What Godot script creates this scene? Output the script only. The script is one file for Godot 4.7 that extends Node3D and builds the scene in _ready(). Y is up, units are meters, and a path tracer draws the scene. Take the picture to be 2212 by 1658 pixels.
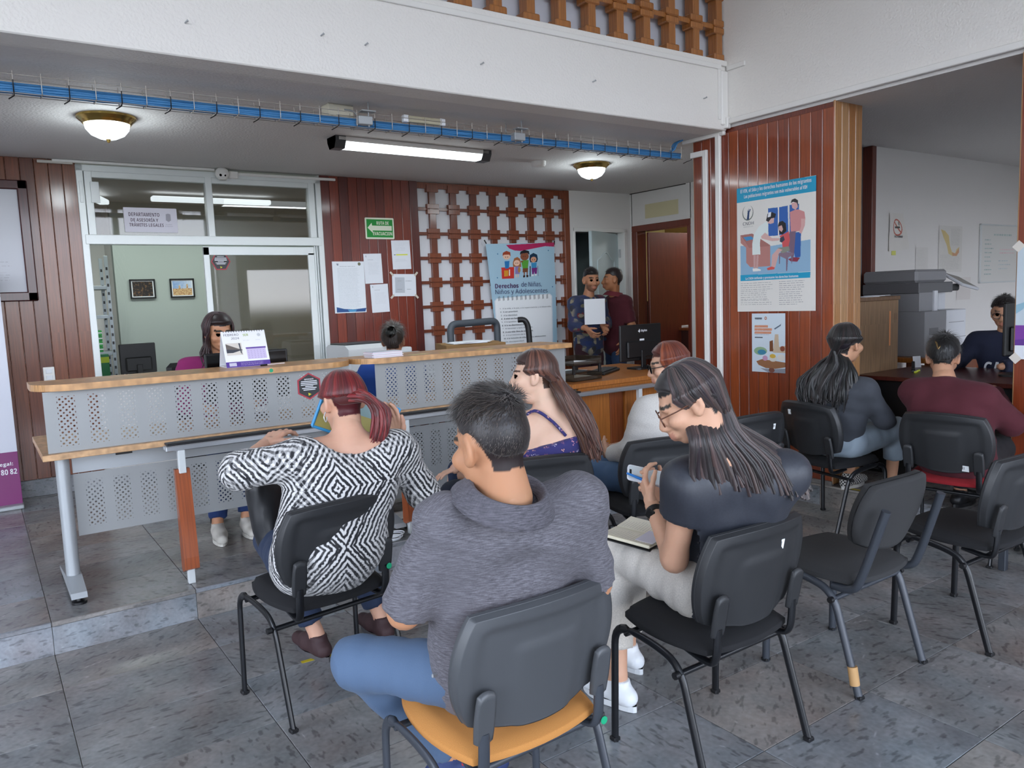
extends Node3D
# Waiting hall of a public office: reception counters on a raised platform, people waiting on stacking chairs.

var M := {}
var names := {}
var mesh_cache := {}
var rng := RandomNumberGenerator.new()
const FLOOR2 := 0.155     # platform level
const CEIL := 2.765       # ceiling over the platform
const BACKZ := -7.056     # back wall
const POSTX := 4.87       # panelled pier with the posters

func _ready() -> void:
	rng.seed = 11
	make_camera_and_light()
	make_materials()
	make_structure()
	make_back_wall()
	make_office()
	make_side_rooms()
	make_upper()
	make_ceiling_things()
	make_counters()
	make_wall_things()
	make_desk_things()
	make_right_room()
	make_chairs()
	make_people()
	make_small_things()

func make_camera_and_light() -> void:
	var cam := Camera3D.new()
	cam.name = "camera"
	cam.position = Vector3(0, 1.55, 0)
	cam.rotation = Vector3(-0.108866255, -0.603553179, -0.0389922786)
	cam.fov = 52.70665
	cam.near = 0.05
	cam.far = 200.0
	add_child(cam)
	cam.current = true
	var we := WorldEnvironment.new()
	we.name = "world_environment"
	var e := Environment.new()
	e.background_mode = Environment.BG_SKY
	var sm := ProceduralSkyMaterial.new()
	sm.sky_top_color = Color(0.80, 0.87, 0.98)
	sm.sky_horizon_color = Color(0.97, 0.98, 1.0)
	sm.ground_horizon_color = Color(0.62, 0.63, 0.60)
	sm.ground_bottom_color = Color(0.42, 0.42, 0.40)
	sm.sky_energy_multiplier = 2.0
	sm.ground_energy_multiplier = 0.9
	var sky := Sky.new()
	sky.sky_material = sm
	e.sky = sky
	e.tonemap_mode = Environment.TONE_MAPPER_LINEAR
	e.tonemap_exposure = 1.8
	e.sdfgi_enabled = true
	e.ssao_enabled = true
	e.ssil_enabled = true
	we.environment = e
	add_child(we)

# ---------------------------------------------------------------- nodes
func numbered(called: String) -> String:
	var n: int = names.get(called, 0)
	names[called] = n + 1
	return called if n == 0 else "%s_%03d" % [called, n]

func thing(called: String, label: String, category: String, at := Vector3.ZERO, turn := 0.0, group := "") -> Node3D:
	var o := Node3D.new()
	o.name = numbered(called)
	add_child(o)
	o.position = at
	o.rotation.y = turn
	o.set_meta("label", label)
	o.set_meta("category", category)
	if group != "":
		o.set_meta("group", group)
	return o

func tag(o: Node3D, label: String, category: String, group := "") -> Node3D:
	o.set_meta("label", label)
	o.set_meta("category", category)
	if group != "":
		o.set_meta("group", group)
	return o

func obj(called: String, mesh: Mesh, m: Material, parent: Node3D = null, at := Vector3.ZERO) -> MeshInstance3D:
	var o := MeshInstance3D.new()
	o.mesh = mesh
	o.material_override = m
	o.position = at
	if parent == null:
		o.name = numbered(called)
		add_child(o)
	else:
		o.name = called
		parent.add_child(o, true)
	return o

func struct(called: String, mesh: Mesh, m: Material, at := Vector3.ZERO) -> MeshInstance3D:
	var o := obj(called, mesh, m, null, at)
	o.set_meta("kind", "structure")
	return o

func sgroup(called: String, at := Vector3.ZERO) -> Node3D:
	var o := Node3D.new()
	o.name = numbered(called)
	add_child(o)
	o.position = at
	o.set_meta("kind", "structure")
	return o

# a box given by its two corners, relative to the parent
func bx(called: String, a: Vector3, b: Vector3, m: Material, parent: Node3D, bev := 0.002) -> MeshInstance3D:
	return obj(called, box((b - a).abs(), bev), m, parent, (a + b) / 2.0)

func sbx(called: String, a: Vector3, b: Vector3, m: Material, bev := 0.0) -> MeshInstance3D:
	return struct(called, box((b - a).abs(), bev), m, (a + b) / 2.0)

# ---------------------------------------------------------------- mesh building
class MB:
	var v := PackedVector3Array()
	var n := PackedVector3Array()
	var uv := PackedVector2Array()
	var c := PackedColorArray()
	var ix := PackedInt32Array()
	var col := Color(1, 1, 1)
	func vert(p: Vector3, nn: Vector3, t := Vector2.ZERO) -> int:
		v.append(p)
		n.append(nn)
		uv.append(t)
		c.append(col)
		return v.size() - 1
	# corners run counterclockwise seen from outside
	func quad(p0: Vector3, p1: Vector3, p2: Vector3, p3: Vector3, t0 := Vector2(0, 1), t1 := Vector2(1, 1), t2 := Vector2(1, 0), t3 := Vector2(0, 0)) -> void:
		var nn := (p1 - p0).cross(p2 - p0).normalized()
		if nn == Vector3.ZERO:
			nn = (p2 - p0).cross(p3 - p0).normalized()
		var a := vert(p0, nn, t0)
		vert(p1, nn, t1)
		vert(p2, nn, t2)
		vert(p3, nn, t3)
		ix.append_array(PackedInt32Array([a, a + 2, a + 1, a, a + 3, a + 2]))
	func tri(p0: Vector3, p1: Vector3, p2: Vector3) -> void:
		var nn := (p1 - p0).cross(p2 - p0).normalized()
		var a := vert(p0, nn)
		vert(p1, nn)
		vert(p2, nn)
		ix.append_array(PackedInt32Array([a, a + 2, a + 1]))
	func bbox(a: Vector3, b: Vector3, bev := 0.0) -> void:
		var cc := (a + b) / 2.0
		var h := (b - a).abs() / 2.0
		bev = minf(bev, 0.49 * minf(h.x, minf(h.y, h.z)) * 2.0)
		var ax := [Vector3(1, 0, 0), Vector3(0, 1, 0), Vector3(0, 0, 1)]
		var hh := [h.x, h.y, h.z]
		for k in 3:
			var u: Vector3 = ax[(k + 1) % 3]
			var w: Vector3 = ax[(k + 2) % 3]
			var hu: float = hh[(k + 1) % 3] - bev
			var hw: float = hh[(k + 2) % 3] - bev
			for s in [-1.0, 1.0]:
				var o: Vector3 = cc + ax[k] * hh[k] * s
				if s > 0:
					quad(o - u * hu - w * hw, o + u * hu - w * hw, o + u * hu + w * hw, o - u * hu + w * hw)
				else:
					quad(o + u * hu - w * hw, o - u * hu - w * hw, o - u * hu + w * hw, o + u * hu + w * hw)
		if bev <= 0.0:
			return
		for k in 3:
			var e: Vector3 = ax[k]
			var u: Vector3 = ax[(k + 1) % 3]
			var w: Vector3 = ax[(k + 2) % 3]
			var he: float = hh[k] - bev
			for su in [-1.0, 1.0]:
				for sw in [-1.0, 1.0]:
					var p: Vector3 = cc + u * su * hh[(k + 1) % 3] + w * sw * (hh[(k + 2) % 3] - bev)
					var q: Vector3 = cc + u * su * (hh[(k + 1) % 3] - bev) + w * sw * hh[(k + 2) % 3]
					if su * sw > 0:
						quad(p - e * he, q - e * he, q + e * he, p + e * he)
					else:
						quad(p + e * he, q + e * he, q - e * he, p - e * he)
		for sx in [-1.0, 1.0]:
			for sy in [-1.0, 1.0]:
				for sz in [-1.0, 1.0]:
					var px := cc + Vector3(sx * h.x, sy * (h.y - bev), sz * (h.z - bev))
					var py := cc + Vector3(sx * (h.x - bev), sy * h.y, sz * (h.z - bev))
					var pz := cc + Vector3(sx * (h.x - bev), sy * (h.y - bev), sz * h.z)
					if sx * sy * sz > 0:
						tri(px, py, pz)
					else:
						tri(px, pz, py)
	# a tube along points; radii per point (number or array); ry flattens it along 'flat'
	func tube(pts: Array, rad, sides := 10, caps := true, squash := 1.0, side_hint := Vector3.ZERO) -> void:
		var m := pts.size()
		var prev := Vector3.ZERO
		var base := v.size()
		for i in m:
			var t: Vector3 = (pts[mini(i + 1, m - 1)] - pts[maxi(i - 1, 0)]).normalized()
			var s: Vector3
			if i == 0 or side_hint != Vector3.ZERO:
				var ref := side_hint if side_hint != Vector3.ZERO else (Vector3.UP if absf(t.y) < 0.9 else Vector3.RIGHT)
				s = ref.cross(t).normalized()
				if side_hint != Vector3.ZERO:
					s = (side_hint - t * side_hint.dot(t)).normalized()
			else:
				s = (prev - t * prev.dot(t)).normalized()
			prev = s
			var b := t.cross(s)
			var r: float = rad[i] if rad is Array else rad
			for k in sides:
				var a := TAU * k / sides
				var nn := s * cos(a) + b * sin(a)
				vert(pts[i] + s * cos(a) * r + b * sin(a) * r * squash, (s * cos(a) + b * sin(a) / squash).normalized() if squash != 1.0 else nn, Vector2(float(k) / sides, i))
		for i in m - 1:
			for k in sides:
				var a0 := base + i * sides + k
				var a1 := base + i * sides + (k + 1) % sides
				var b0 := a0 + sides
				var b1 := a1 + sides
				ix.append_array(PackedInt32Array([a0, b1, a1, a0, b0, b1]))
		if caps:
			for e in 2:
				var i: int = 0 if e == 0 else m - 1
				var t: Vector3 = (pts[1] - pts[0]).normalized() * -1.0 if e == 0 else (pts[m - 1] - pts[m - 2]).normalized()
				var cidx := vert(pts[i], t)
				var ring := []
				for k in sides:
					ring.append(vert(v[base + i * sides + k], t))
				for k in sides:
					if e == 0:
						ix.append_array(PackedInt32Array([cidx, ring[k], ring[(k + 1) % sides]]))
					else:
						ix.append_array(PackedInt32Array([cidx, ring[(k + 1) % sides], ring[k]]))
	# profile of (radius, y) pairs from bottom to top around the y axis
	func lathe(prof: Array, sides := 24, at := Vector3.ZERO) -> void:
		for j in prof.size() - 1:
			var p: Vector2 = prof[j]
			var q: Vector2 = prof[j + 1]
			var d := (q - p).normalized()
			var base := v.size()
			for k in sides + 1:
				var a := TAU * k / sides
				var e := Vector3(cos(a), 0, sin(a))
				var nn := (e * d.y - Vector3.UP * d.x).normalized()
				vert(at + e * p.x + Vector3.UP * p.y, nn)
				vert(at + e * q.x + Vector3.UP * q.y, nn)
			for k in sides:
				var a0 := base + k * 2
				ix.append_array(PackedInt32Array([a0, a0 + 2, a0 + 1, a0 + 1, a0 + 2, a0 + 3]))
	# polygon in the xy plane (counterclockwise), extruded from z0 to z1
	func extrude(poly: PackedVector2Array, z0: float, z1: float, xf := Transform3D()) -> void:
		if Geometry2D.is_polygon_clockwise(poly):
			poly.reverse()
		var id := Geometry2D.triangulate_polygon(poly)
		var lo := Vector2(INF, INF)
		var hi := -lo
		for p in poly:
			lo = lo.min(p)
			hi = hi.max(p)
		for e in 2:
			var base := v.size()
			var z := z1 if e == 1 else z0
			for p in poly:
				vert(xf * Vector3(p.x, p.y, z), xf.basis * Vector3(0, 0, 1 if e == 1 else -1), Vector2((p.x - lo.x) / (hi.x - lo.x), (hi.y - p.y) / (hi.y - lo.y)))
			for t in range(0, id.size(), 3):
				var i0 := id[t]
				var i1 := id[t + 1]
				var i2 := id[t + 2]
				var ccw := (poly[i1] - poly[i0]).cross(poly[i2] - poly[i0]) > 0.0
				if (e == 1) == ccw:
					ix.append_array(PackedInt32Array([base + i0, base + i2, base + i1]))
				else:
					ix.append_array(PackedInt32Array([base + i0, base + i1, base + i2]))
		for i in poly.size():
			var p := poly[i]
			var q := poly[(i + 1) % poly.size()]
			quad(xf * Vector3(p.x, p.y, z0), xf * Vector3(q.x, q.y, z0), xf * Vector3(q.x, q.y, z1), xf * Vector3(p.x, p.y, z1))
	func ellipsoid(at: Vector3, r: Vector3, bas := Basis(), seg := 16, rings := 10) -> void:
		var base := v.size()
		for j in rings + 1:
			var th := PI * j / rings
			for k in seg + 1:
				var ph := TAU * k / seg
				var e := Vector3(sin(th) * cos(ph), cos(th), sin(th) * sin(ph))
				vert(at + bas * (e * r), (bas * (e / r)).normalized(), Vector2(float(k) / seg, float(j) / rings))
		for j in rings:
			for k in seg:
				var a0 := base + j * (seg + 1) + k
				var b0 := a0 + seg + 1
				ix.append_array(PackedInt32Array([a0, a0 + 1, b0, a0 + 1, b0 + 1, b0]))
	func mesh() -> ArrayMesh:
		var a := []
		a.resize(Mesh.ARRAY_MAX)
		a[Mesh.ARRAY_VERTEX] = v
		a[Mesh.ARRAY_NORMAL] = n
		a[Mesh.ARRAY_TEX_UV] = uv
		a[Mesh.ARRAY_COLOR] = c
		a[Mesh.ARRAY_INDEX] = ix
		var m := ArrayMesh.new()
		m.add_surface_from_arrays(Mesh.PRIMITIVE_TRIANGLES, a)
		return m

func box(size: Vector3, bev := 0.002) -> ArrayMesh:
	var key := [size.snapped(Vector3.ONE * 0.0001), bev]
	if not mesh_cache.has(key):
		var b := MB.new()
		b.bbox(-size / 2.0, size / 2.0, bev)
		mesh_cache[key] = b.mesh()
	return mesh_cache[key]

func tubem(pts: Array, rad, sides := 10) -> ArrayMesh:
	var b := MB.new()
	b.tube(pts, rad, sides)
	return b.mesh()

func smooth_path(pts: Array, per := 5) -> Array:
	var out := []
	var m := pts.size()
	for i in m - 1:
		var a: Vector3 = pts[maxi(i - 1, 0)]
		var b: Vector3 = pts[i]
		var c: Vector3 = pts[i + 1]
		var d: Vector3 = pts[mini(i + 2, m - 1)]
		for k in per:
			out.append(b.cubic_interpolate(c, a, d, float(k) / per))
	out.append(pts[m - 1])
	return out

# polyline with rounded corners
func bend_path(pts: Array, r: float, per := 5) -> Array:
	var out := [pts[0]]
	for i in range(1, pts.size() - 1):
		var p: Vector3 = pts[i]
		var a: Vector3 = p + (pts[i - 1] - p).normalized() * minf(r, 0.49 * p.distance_to(pts[i - 1]))
		var b: Vector3 = p + (pts[i + 1] - p).normalized() * minf(r, 0.49 * p.distance_to(pts[i + 1]))
		for k in per + 1:
			var t := float(k) / per
			out.append(a.lerp(p, t).lerp(p.lerp(b, t), t))
	out.append(pts[pts.size() - 1])
	return out

func round_rect(w: float, h: float, r: float, seg := 5) -> PackedVector2Array:
	var out := PackedVector2Array()
	for q in 4:
		var cx: float = [w / 2 - r, -w / 2 + r, -w / 2 + r, w / 2 - r][q]
		var cy: float = [h / 2 - r, h / 2 - r, -h / 2 + r, -h / 2 + r][q]
		for k in seg + 1:
			var a := PI / 2 * (q + float(k) / seg)
			out.append(Vector2(cx + cos(a) * r, cy + sin(a) * r))
	return out

func slab(poly: PackedVector2Array, z0: float, z1: float, xf := Transform3D()) -> ArrayMesh:
	var b := MB.new()
	b.extrude(poly, z0, z1, xf)
	return b.mesh()

# ---------------------------------------------------------------- materials
func mat(c: Color, rough := 0.6, metal := 0.0, spec := 0.5) -> StandardMaterial3D:
	var m := StandardMaterial3D.new()
	m.albedo_color = c
	m.roughness = rough
	m.metallic = metal
	m.metallic_specular = spec
	return m

func hexc(s: String) -> Color:
	return Color.html(s)

func noise_img(w: int, h: int, freq: float, sd: int, kind := FastNoiseLite.TYPE_SIMPLEX_SMOOTH, oct := 4, fractal := FastNoiseLite.FRACTAL_FBM) -> PackedByteArray:
	var f := FastNoiseLite.new()
	f.noise_type = kind
	f.seed = sd
	f.frequency = freq
	f.fractal_type = fractal
	f.fractal_octaves = oct
	var im := f.get_seamless_image(w, h, false, false, 0.12, true)
	im.convert(Image.FORMAT_L8)
	return im.get_data()

func tex_from(bytes: PackedByteArray, w: int, h: int, fmt := Image.FORMAT_RGB8) -> ImageTexture:
	return ImageTexture.create_from_image(Image.create_from_data(w, h, false, fmt, bytes))

func tri_tex(m: StandardMaterial3D, t: Texture2D, scale: Vector3, world := true) -> StandardMaterial3D:
	m.albedo_texture = t
	m.uv1_triplanar = true
	m.uv1_world_triplanar = world
	m.uv1_scale = scale
	m.uv1_triplanar_sharpness = 8.0
	return m

# wood grain that runs along v: grey multiplier so that the albedo colour gives the tone
func wood_tex(sd: int) -> ImageTexture:
	var w := 256
	var h := 256
	var a := noise_img(w, h, 0.035, sd, FastNoiseLite.TYPE_SIMPLEX_SMOOTH, 4)
	var out := PackedByteArray()
	out.resize(w * h * 3)
	for y in h:
		for x in w:
			# squeeze across the grain, stretch along it
			var sx := (x * 5) % w
			var g1: int = a[int(y / 4.0 + 40) % h * w + sx]
			var g2: int = a[(y / 2 + 90) % h * w + (x * 2 + 31) % w]
			var f := 0.70 + 0.22 * (g1 / 255.0) + 0.16 * (g2 / 255.0)
			var o := (y * w + x) * 3
			out[o] = int(clampf(f * 255, 0, 255))
			out[o + 1] = int(clampf((f * 1.02 - 0.02) * 255, 0, 255))
			out[o + 2] = int(clampf((f * 1.06 - 0.06) * 255, 0, 255))
	return tex_from(out, w, h)

func marble_tex(sd: int, n := 512) -> ImageTexture:
	var a := noise_img(n, n, 0.008, sd, FastNoiseLite.TYPE_SIMPLEX_SMOOTH, 5)
	var r := noise_img(n, n, 0.0052, sd + 3, FastNoiseLite.TYPE_SIMPLEX_SMOOTH, 4, FastNoiseLite.FRACTAL_RIDGED)
	var b := noise_img(n, n, 0.02, sd + 7, FastNoiseLite.TYPE_SIMPLEX_SMOOTH, 3, FastNoiseLite.FRACTAL_RIDGED)
	var d := noise_img(n, n, 0.03, sd + 9, FastNoiseLite.TYPE_SIMPLEX_SMOOTH, 3)
	var fine := noise_img(n, n, 0.12, sd + 12, FastNoiseLite.TYPE_SIMPLEX_SMOOTH, 3)
	var out := PackedByteArray()
	out.resize(n * n * 3)
	for y in n:
		for x in n:
			var i := y * n + x
			# veins run slantwise: look the ridges up in a stretched frame
			var j := ((y * 2) % n) * n + (x + y) % n
			var base := 0.64 + 0.20 * (a[i] / 255.0 - 0.5) + 0.09 * (fine[i] / 255.0 - 0.5)
			var vein := smoothstep(0.90, 0.99, r[j] / 255.0) * 0.75 + smoothstep(0.93, 1.0, b[i] / 255.0) * smoothstep(0.5, 0.7, a[i] / 255.0) * 0.4
			var dark := smoothstep(0.66, 0.80, d[((y * 3) % n) * n + x] / 255.0) * 0.13
			var warm := (a[(i + n * 97 + 211) % (n * n)] / 255.0 - 0.5) * 0.07
			var f := clampf(base - dark + vein * (0.90 - base) * 0.85, 0.0, 1.0)
			out[i * 3] = int(clampf(f + warm * 0.6, 0, 1) * 255)
			out[i * 3 + 1] = int(clampf(f - warm * 0.1, 0, 1) * 255)
			out[i * 3 + 2] = int(clampf(f - warm * 0.4, 0, 1) * 255)
	return tex_from(out, n, n)

func grain_tex(lo: float, hi: float, freq: float, sd: int, n := 256) -> ImageTexture:
	var a := noise_img(n, n, freq, sd, FastNoiseLite.TYPE_SIMPLEX_SMOOTH, 3)
	var out := PackedByteArray()
	out.resize(n * n)
	for i in n * n:
		out[i] = int(clampf(lerpf(lo, hi, a[i] / 255.0), 0, 1) * 255)
	return tex_from(out, n, n, Image.FORMAT_L8)

func bumpy(m: StandardMaterial3D, t: Texture2D, depth: float) -> StandardMaterial3D:
	m.heightmap_enabled = true
	m.heightmap_texture = t
	m.heightmap_scale = depth
	return m

func glossy_wood(c: Color, t: Texture2D, rough := 0.22) -> StandardMaterial3D:
	var m := tri_tex(mat(c, rough + 0.25), t, Vector3(3.0, 0.7, 3.0))
	m.clearcoat_enabled = true
	m.clearcoat = 0.8
	m.clearcoat_roughness = rough * 0.6
	return m

func make_materials() -> void:
	M.wood1 = wood_tex(5)
	M.wood2 = wood_tex(21)
	M.grain = grain_tex(0.86, 1.0, 0.09, 4)
	M.cloth = grain_tex(0.72, 1.0, 0.22, 8)
	M.plaster_bump = grain_tex(0.0, 1.0, 0.11, 15)
	M.marble = []
	M.marble_tint = []
	for k in 3:
		var t := marble_tex(31 + k * 17)
		M.marble.append(t)
	# tones of the floor slabs: several tints of three slabs of stone
	for tint in ["d3d0ce", "dcd5ce", "cbcdd0", "d5ccc5", "c6c5c3"]:
		for t in M.marble:
			var m := mat(hexc(tint), 0.24, 0.0, 0.42)
			m.albedo_texture = t
			M.marble_tint.append(m)
	M.marble_wall = []
	for k in 3:
		var m := tri_tex(mat(hexc(["d2d6de", "ced1d7", "cfc8c2"][k]), 0.3), M.marble[k], Vector3(0.8, 0.8, 0.8))
		M.marble_wall.append(m)
	M.grout = mat(hexc("a29d96"), 0.8)
	M.plank = []
	for k in ["7c4126", "6e3722", "874a2b", "753b22", "693524", "804327"]:
		M.plank.append(glossy_wood(hexc(k), M.wood1, 0.25))
	M.plank_red = []
	for k in ["7e2a12", "6f2110", "8b3216", "611c10", "842d13", "762612"]:
		M.plank_red.append(glossy_wood(hexc(k), M.wood2, 0.2))
	M.plank_pier = []
	for k in ["97421b", "8c3a17", "a24b1f", "933f1a", "88371a"]:
		M.plank_pier.append(glossy_wood(hexc(k), M.wood2, 0.16))
	M.pier_end = []
	for k in ["c08a55", "b87b42", "c89868", "b0703a"]:
		M.pier_end.append(glossy_wood(hexc(k), M.wood1, 0.3))
	M.lattice = glossy_wood(hexc("8a4018"), M.wood1, 0.3)
	M.lattice_dark = glossy_wood(hexc("7a3513"), M.wood1, 0.3)
	M.lattice_up = glossy_wood(hexc("b4702f"), M.wood1, 0.35)
	M.door_wood = glossy_wood(hexc("7a2f18"), M.wood1, 0.3)
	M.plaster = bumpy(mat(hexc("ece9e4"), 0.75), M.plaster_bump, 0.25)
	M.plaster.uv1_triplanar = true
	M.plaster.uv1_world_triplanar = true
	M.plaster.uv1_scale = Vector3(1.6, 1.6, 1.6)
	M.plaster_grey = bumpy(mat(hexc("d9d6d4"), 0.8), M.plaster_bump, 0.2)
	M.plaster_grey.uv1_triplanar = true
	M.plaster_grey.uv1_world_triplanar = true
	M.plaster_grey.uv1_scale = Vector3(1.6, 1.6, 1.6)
	M.white_wall = mat(hexc("e6e3e0"), 0.7)
	M.white = mat(hexc("eceae6"), 0.4)
	M.white_panel = mat(hexc("d9d9dd"), 0.5)
	M.cream = mat(hexc("d9cfa8"), 0.6)
	M.alu = mat(hexc("d5d9d9"), 0.35, 0.15)
	M.alu_frame = mat(hexc("dfe4e3"), 0.32, 0.1)
	M.rail = mat(hexc("b9bcc0"), 0.3, 0.75)
	M.grey_metal = mat(hexc("a9adb0"), 0.38, 0.25)
	M.grey_panel = mat(hexc("979999"), 0.42, 0.12)
	M.beech = tri_tex(mat(hexc("d2a06c"), 0.35), M.wood1, Vector3(0.5, 3.0, 3.0))
	M.beech_edge = tri_tex(mat(hexc("d9ad80"), 0.4), M.wood1, Vector3(0.5, 6.0, 3.0))
	M.oak = tri_tex(mat(hexc("b8702e"), 0.4), M.wood2, Vector3(2.4, 0.6, 2.4))
	M.oak_dark = tri_tex(mat(hexc("8f4a22"), 0.4), M.wood2, Vector3(2.4, 0.6, 2.4))
	M.post_wood = glossy_wood(hexc("a8501c"), M.wood1, 0.35)
	M.black = mat(hexc("141416"), 0.45)
	M.black_gloss = mat(hexc("0c0c0e"), 0.12)
	M.plastic = bumpy(mat(hexc("2a2b2d"), 0.45), M.grain, 0.03)
	M.plastic_grey = mat(hexc("46484b"), 0.4)
	M.steel_black = mat(hexc("17181b"), 0.28, 0.1)
	M.steel_grey = mat(hexc("3a3e45"), 0.35, 0.1)
	M.seat_black = tri_tex(mat(hexc("1d1d20"), 0.95), M.cloth, Vector3(9, 9, 9), false)
	M.seat_grey = tri_tex(mat(hexc("3a3a3b"), 0.95), M.cloth, Vector3(9, 9, 9), false)
	M.seat_ochre = tri_tex(mat(hexc("d6924a"), 0.9), M.cloth, Vector3(12, 12, 12), false)
	M.seat_red = tri_tex(mat(hexc("a01c26"), 0.95), M.cloth, Vector3(9, 9, 9), false)
	M.sticker = mat(hexc("eceff0"), 0.35)
	M.green_dot = mat(hexc("0f9a6c"), 0.5)
	M.blue_cable = mat(hexc("3f7fb4"), 0.5)
	M.wire = mat(hexc("b5aea6"), 0.35, 0.6)
	M.brass = mat(hexc("b89a55"), 0.2, 0.9)
	M.paper = mat(hexc("e8eaee"), 0.6)
	M.lamp_glass = mat(hexc("ffffff"), 0.3)
	M.lamp_glass.emission_enabled = true
	M.lamp_glass.emission = Color(0.93, 0.98, 1.0)
	M.lamp_glass.emission_energy_multiplier = 1.6
	M.ink = mat(hexc("35323a"), 0.7)
	M.glass = mat(Color(0.30, 0.24, 0.16, 0.45), 0.02)
	M.glass.transparency = BaseMaterial3D.TRANSPARENCY_ALPHA
	M.clear = mat(Color(0.9, 0.92, 0.92, 0.10), 0.03)
	M.clear.transparency = BaseMaterial3D.TRANSPARENCY_ALPHA

# ---------------------------------------------------------------- floors, walls
var tile_meshes := []

func tile_set() -> void:
	# twelve cuts of one slab size: each shows another patch of the stone
	for k in 12:
		var b := MB.new()
		var s := Vector3(0.628, 0.012, 0.4115)
		b.bbox(-s / 2, s / 2, 0.0012)
		var o := Vector2(rng.randf(), rng.randf())
		var turn := [0.0, PI / 2, PI, -PI / 2, 0.6, 2.2][k % 6] as float
		for i in b.v.size():
			var q := Vector2(b.v[i].x, b.v[i].z).rotated(turn) * 0.55
			b.uv[i] = o + q
		tile_meshes.append(b.mesh())

func tile_field(parent: Node3D, x0: float, x1: float, z0: float, z1: float, y: float) -> void:
	var nx0 := int(ceil((x0 - 0.17) / 0.631 - 0.001))
	var nx1 := int(floor((x1 - 0.17) / 0.631 + 0.001))
	var nz0 := int(ceil((z0 + 4.06) / 0.4142 - 0.001))
	var nz1 := int(floor((z1 + 4.06) / 0.4142 + 0.001))
	for i in range(nx0, nx1):
		for j in range(nz0, nz1):
			var at := Vector3(0.17 + (i + 0.5) * 0.631, y - 0.006 + rng.randf_range(-0.0004, 0.0), -4.06 + (j + 0.5) * 0.4142)
			var t := obj("tile", tile_meshes[rng.randi() % 12], M.marble_tint[rng.randi() % M.marble_tint.size()], parent, at)
			if rng.randf() < 0.5:
				t.rotation.y = PI

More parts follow.
